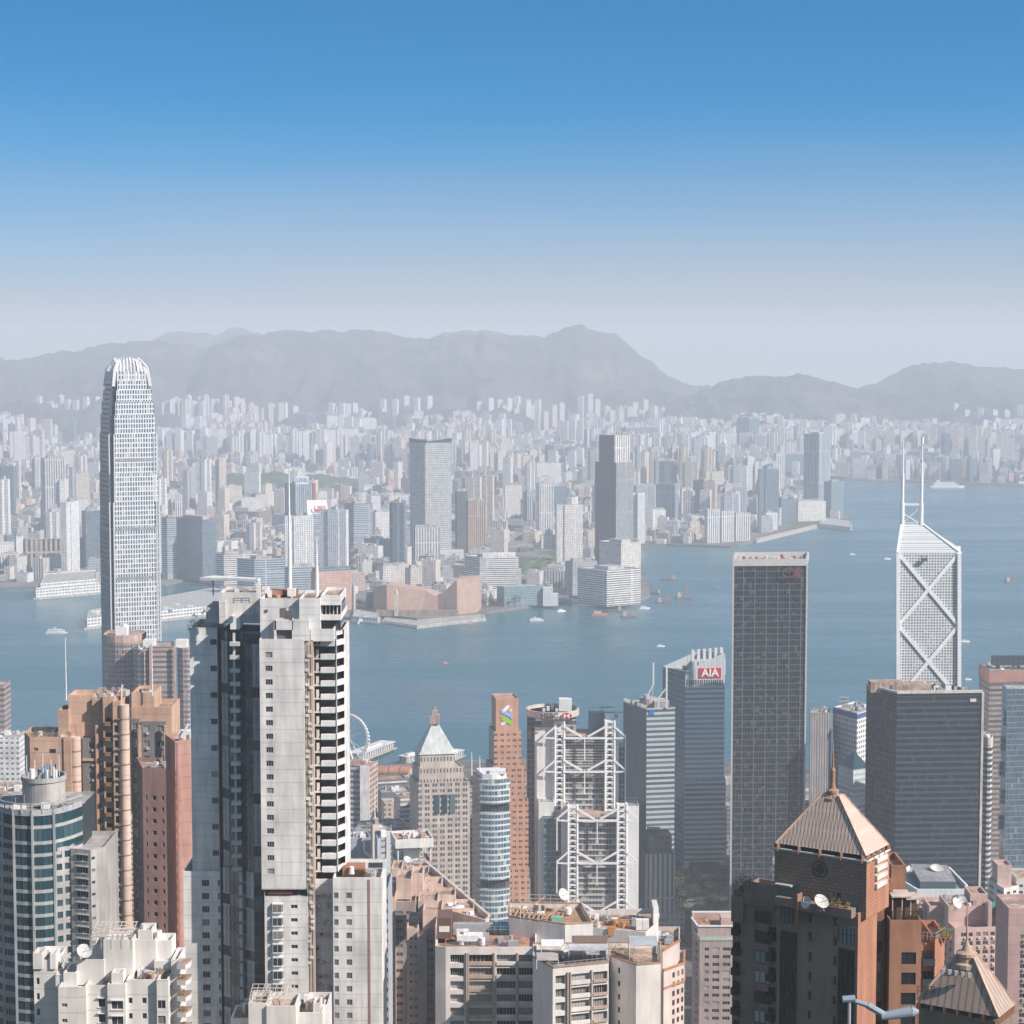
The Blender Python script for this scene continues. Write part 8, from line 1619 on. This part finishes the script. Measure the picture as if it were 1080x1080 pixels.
# ================================================================ PARK TREES
def tree_proto(seed, H, W_, nleaf, lmat):
    q = random.Random(seed); t = MB(); t.tube((0, 0, -2), (0, 0, H * .45), .45, .28, 8); cl = []
    for k in range(9):
        a = k * 2.4 + q.random(); rr = W_ * (.25 + .5 * q.random()); z = H * (.45 + .4 * q.random()); p = (rr * math.cos(a), rr * math.sin(a), z); t.tube((0, 0, H * .3 + k * .2), p, .2, .07, 6); cl.append((Vector(p), W_ * q.uniform(.28, .45)))
    cl.append((Vector((0, 0, H * .85)), W_ * .4)); m = MB()
    for i in range(nleaf):
        c, s = q.choice(cl); d = Vector((q.gauss(0, 1), q.gauss(0, 1), q.gauss(0, .7))).normalized() * s * q.uniform(.6, 1); p = c + d
        e = Vector((q.gauss(0, 1), q.gauss(0, 1), q.gauss(0, .6))).normalized(); f = e.orthogonal().normalized(); w = q.uniform(.35, .85)
        m.face([p, p + e * w, p + e * w * .7 + f * w * .8, p + f * w * .7], 0)
    return t.mesh('trunk', [BARK]), m.mesh('crown', [lmat])
LG = [leafy('park_leaves', (.03, .05, .025), (.06, .085, .03), .15), leafy('park_leaves_light', (.06, .085, .03), (.11, .14, .045), .15), leafy('park_leaves_dark', (.015, .03, .018), (.035, .05, .025), .15)]
TP = [tree_proto(i, h, w, n_, LG[i % 3]) for i, (h, w, n_) in enumerate(((14, 7, 520), (11, 5.5, 380), (17, 8, 620), (9, 4.5, 260), (13, 6, 420), (15, 7, 520)))]
TL = ['mid green', 'light green', 'dark green']
q = random.Random(12); placed = []
def tree(x, y, z, where, grp):
    i = q.randrange(6); o = bpy.data.objects.new('tree', None); col.objects.link(o); o.location = (x, y, z); o.rotation_euler = (0, 0, q.uniform(0, 6)); s = q.uniform(.8, 1.2); o.scale = (s, s, s * q.uniform(.9, 1.1))
    for nm, me in zip(('trunk', 'crown'), TP[i]): c = bpy.data.objects.new(nm, me); col.objects.link(c); c.parent = o
    tag(o, f'{["tall", "middling", "big broad", "small", "middling", "tall"][i]} {TL[i % 3]} tree {where}', 'tree', f'{["tall", "middling", "big broad", "small", "middling", "tall"][i]} {TL[i % 3]} trees {grp}')
while len(placed) < 105:
    px, py = q.uniform(700, 785), q.uniform(925, 1003); g = ground(px, py, 8)
    if any(math.dist(g, p) < 6.5 for p in placed) or (724 < px < 745 and 950 < py < 966) or (px < 712 and py < 980): continue
    placed.append(g); tree(g[0], g[1], 5.5, 'in the park below the sloping roofed tower', 'in the park')
for k in range(34):     # shore of the far peninsula
    px = 380 + k * 6.5 + q.uniform(-2, 2); py = 643 - (px - 380) * .02; g = ground(px, min(643, py), 4)
    if 455 < px < 500 or not pip(g[0], g[1] - 8, kp): continue
    tree(g[0], g[1] + (0 if px > 420 else 10), 4, 'along the far shore promenade', 'along the far promenade')
for k in range(30):
    px, py = q.uniform(556, 596), q.uniform(600, 629); g = ground(px, py, 4); tree(g[0], g[1], 6, 'on the wooded rise by the eastern far shore', 'on the far wooded rise')
# park paving, roads, low pavilion
m = MB()
for a, b, w in (((706, 952), (780, 948), 9), ((706, 1003), (790, 1010), 12), ((706, 922), (800, 935), 10)):
    A, B = Vector(ground(*a, 6)), Vector(ground(*b, 6)); d = (B - A).normalized(); nn_ = Vector((-d.y, d.x)) * w / 2; m.face([(*(A - nn_), 8.2), (*(B - nn_), 7.4), (*(B + nn_), 7.4), (*(A + nn_), 8.2)])
tag(m.build('park_path', [paint((.45, .4, .36), .9, .4)]), 'pale paths crossing the park', 'path', kind='structure')
g = ground(745, 934, 8); r = root('pavilion', 'low curved beige pavilion at the edge of the park', 'pavilion', (g[0], g[1], 5)); m = MB()
for k in range(8): a0, a1 = -.9 + k * .22, -.9 + (k + 1) * .22; c0 = (g[0] + 4, g[1] - 40); p = [(c0[0] + rr * math.sin(a), c0[1] + rr * math.cos(a)) for a, rr in ((a0, 40), (a1, 40), (a1, 48), (a0, 48))]; m.prism(p, 4, 15, 0, 1)
m.build('wall', [facade((.5, .42, .36), (.1, .1, .1), 4, 5, .5, .5), CONC], r)
# ================================================================ BOATS AND PIERS ON THE WATER
def hull(m, L_, W_, H, mat=0, z=0, bow=.25): m.prism([(-L_ / 2, -W_ / 2), (L_ * (.5 - bow), -W_ / 2), (L_ / 2, 0), (L_ * (.5 - bow), W_ / 2), (-L_ / 2, W_ / 2)], z - .5, z + H, mat, None, True)
def boat(name, label, px, py, ang, kind, s=1.0, cat='boat'):
    g = ground(px, py, 0); r = root(name, label, cat, (0, 0, 0)); M_ = lambda c, rr=.6: plain('boat_' + str(c[0])[:4], c, rr)
    if kind == 'barge':
        m = MB(); hull(m, 44 * s, 15 * s, 3.5 * s, 0, 0, .12); m.build('hull', [M_((.16, .1, .09))], r); m = MB(); m.box((-14 * s, 0), (9 * s, 9 * s), 8 * s, 3.5 * s, 0); m.box((-14 * s, 0), (7 * s, 7 * s), 3 * s, 11.5 * s, 0); m.build('deckhouse', [M_((.42, .36, .32))], r)
        m = MB(); m.bar((0, -5 * s, 3 * s), (6 * s, 0, 34 * s), 1.1 * s); m.bar((0, 5 * s, 3 * s), (6 * s, 0, 34 * s), 1.1 * s); m.bar((-9 * s, 0, 3 * s), (6 * s, 0, 34 * s), .7 * s); m.bar((4 * s, 0, 12 * s), (19 * s, 0, 27 * s), .9 * s); m.bar((6 * s, 0, 34 * s), (19 * s, 0, 27 * s), .4 * s); m.bar((2 * s, -3 * s, 14 * s), (2 * s, 3 * s, 14 * s), .8 * s); m.bar((14 * s, 0, 3 * s), (6 * s, 0, 34 * s), .6 * s); m.build('crane', [M_((.28, .14, .1))], r)
    elif kind == 'ferry':
        m = MB(); hull(m, 40 * s, 9 * s, 2.5 * s); m.build('hull', [M_((.5, .52, .52))], r); m = MB(); m.box((-2 * s, 0), (32 * s, 8 * s), 3 * s, 2.5 * s, 0); m.box((-3 * s, 0), (26 * s, 7 * s), 2.6 * s, 5.5 * s, 0); m.box((-4 * s, 0), (5 * s, 3 * s), 3 * s, 8.1 * s, 0); m.build('cabin', [facade((.75, .75, .74), (.12, .14, .16), 3, 3, .6, .4)], r)
    elif kind == 'ship':
        m = MB(); hull(m, 150 * s, 22 * s, 8 * s, 0, 0, .15); m.build('hull', [M_((.7, .7, .71))], r); m = MB(); m.box((-8 * s, 0), (110 * s, 20 * s), 9 * s, 8 * s, 0); m.box((-12 * s, 0), (90 * s, 18 * s), 7 * s, 17 * s, 0); m.box((-40 * s, 0), (14 * s, 8 * s), 10 * s, 24 * s, 0); m.build('superstructure', [facade((.76, .76, .76), (.25, .3, .34), 4, 3, .5, .4)], r)
    else:
        m = MB(); hull(m, 13 * s, 4 * s, 1.6 * s, 0, 0, .35); m.build('hull', [M_((.78, .78, .78) if kind == 'motor' else (.4, .15, .07))], r); m = MB(); m.box((-1.5 * s, 0), (6 * s, 3 * s), 1.8 * s, 1.6 * s, 0); m.build('cabin', [M_((.6, .6, .6) if kind == 'motor' else (.45, .36, .28))], r)
    r.location = (g[0], g[1], 0); r.rotation_euler = (0, 0, ang); LOC[r.name] = tuple(r.location)
    return r
for a in [('crane_barge', 'crane barge lying off the stepped hotel, farthest up the channel', 705, 612, 2.9, 'barge', .62), ('crane_barge', 'lone crane barge with a tall frame, rightmost of those off the stepped hotel', 722, 631, .2, 'barge', .72), ('crane_barge', 'long crane barge close off the tip of the eastern point', 701, 636, .1, 'barge', .62), ('crane_barge', 'crane barge moored in front of the banded corner hotel', 648, 645, 3.1, 'barge', .6), ('crane_barge', 'low crane barge at the front of the moored group', 664, 651, .1, 'barge', .6), ('crane_barge', 'red crane barge alone on open water near the right border', 1067, 614, .3, 'barge', .62),
          ('ferry', 'white ferry leaving the old ferry pier', 388, 657, .3, 'ferry', .9), ('tugboat', 'red hulled tug west of the moored barges', 632, 649, .1, 'tug', 2.0), ('sampan', 'small orange boat off the cultural centre', 496, 659, .1, 'tug', 1.0), ('motor_boat', 'white motor boat trailing a wake left of the twin masts', 936, 590, .1, 'motor', 1.1), ('motor_boat', 'small white boat below the eastern pier', 899, 585, 0, 'motor', .9), ('motor_boat', 'small pale boat right of the cross braced tower', 1018, 677, 0, 'motor', 1.0), ('motor_boat', 'tiny white boat between the green pyramid and the stepped hotel', 608, 636, 0, 'motor', .8), ('motor_boat', 'tiny white boat with a wake at the right near the dark block', 1021, 717, 0, 'motor', .7), ('launch', 'small launch beside the moored barges', 680, 642, 0, 'motor', 1.3), ('launch', 'tiny launch below the pale boat wake in the channel', 757, 620, 0, 'tug', .6), ('cruise_ship', 'white ship moored along the far runway quay', 999, 514.2, .0, 'ship', .7), ('ferry', 'small white ferry heading east off the art museum', 566, 655, .2, 'ferry', .6), ('sampan', 'tiny dark boat alone in the middle of the near channel', 470, 700, .3, 'tug', .7), ('crane_barge', 'barge with a raised crane between the banded hotel and the channel', 690, 626, 2.6, 'barge', .5), ('launch', 'pale launch just off the white gridded hotel shore', 592, 645, .4, 'motor', 1.2), ('ferry', 'white ferry passing below the long harbour terminal', 60, 668, .05, 'ferry', .8), ('motor_boat', 'tiny pale boat right of the salmon stepped tower', 697, 682, 0, 'motor', .9)]: boat(*a)
WK = plain('wake_foam', (.55, .6, .62), .7); m = MB()
for px, py, n_, L_ in ((930, 591, 1, 55), (1012, 718, 1, 22), (1040, 601, 1, 40)): g = ground(px, py, 0); m.face([(g[0] - L_, g[1] - 2, .25), (g[0], g[1] - 1.2, .25), (g[0], g[1] + 1.2, .25), (g[0] - L_, g[1] + 1.5, .25)])
tag(m.build('wake', [WK]), 'white boat wakes streaking the water', 'wake', kind='stuff')
# long harbour terminal and finger piers
def quay(name, label, pts_px, h, mat, roofm=None, cat='terminal', z0=3):
    P = [ground(a, b, 4) for a, b in pts_px]; c = ctr(P); r = root(name, label, cat, (c[0], c[1], 0)); m = MB(); m.prism(inset(P, -4), -1, z0, 0); m.build('quay', [CONC], r); m = MB(); m.roofed(P, z0, z0 + h, 0, 1, .5, 1); m.build('hall', [mat, roofm or KROOF], r); return r, P
OTW = facade((.72, .71, .7), (.16, .18, .2), 6, 5, .7, .45)
r, P = quay('ocean_terminal', 'long white two level harbour terminal running out behind the tallest skyscraper', [(92, 661), (232, 646), (300, 648), (300, 632), (226, 628), (94, 653)], 15, OTW)
m = MB(); q = random.Random(3); 
for k in range(34): t = q.random(); a = lerp(P[0], P[2], t); b = lerp(P[5], P[3], t); p = lerp(a, b, q.uniform(.25, .75)); m.item('plant_box').box(p, (q.uniform(4, 14), q.uniform(3, 8)), q.uniform(1.5, 4), 17, 0, .1)
m.build('rooftop_plant', [FM['white']], r)
r, P = quay('ferry_terminal', 'white stepped ferry terminal standing over the water at far left', [(38, 630), (106, 624), (106, 613), (44, 618)], 17, OTW); m = MB(); m.roofed(inset(P, 7), 19, 26, 0, 1); m.build('upper_deck', [OTW, KROOF], r)
quay('ferry_pier', 'pale low ferry piers near the clock tower', [(372, 654), (398, 656), (399, 650), (374, 646)], 7, OTW, cat='pier')
quay('promenade', 'pale promenade deck with arches at the foot of the salmon centre', [(405, 655), (440, 660), (510, 652), (508, 648), (440, 654), (408, 651)], 1.5, CONC, CONC, 'pier')
quay('breakwater_pier', 'white pier head at the eastern point', [(864, 555), (897, 559), (897, 552), (872, 549)], 8, OTW, cat='pier')
quay('jetty', 'thin jetty reaching into the eastern bay', [(786, 513), (806, 510.5), (806, 509.6), (786, 511)], 2, CONC, CONC, 'pier')
quay('runway_quay', 'pale sandy quay strip along the far eastern shore', [(872, 504.5), (960, 507.5), (1080, 512), (1250, 517), (1250, 514), (1080, 510), (960, 505.6), (874, 502.6)], 1, plain('sand', (.5, .42, .32)), plain('sand', (.5, .42, .32)), 'quay')
quay('highway_viaduct', 'elevated road curving along the bay beside the white low block', [(672, 570), (700, 569), (745, 564), (745, 562), (700, 566.5), (672, 567.5)], 9, CONC, CONC, 'bridge')
quay('quay_wall', 'beige sea wall along the eastern promenade', [(798, 571), (862, 555), (862, 553), (798, 568.5)], 1.6, plain('sand', (.5, .42, .32)), plain('sand', (.5, .42, .32)), 'quay')
flush_windows()
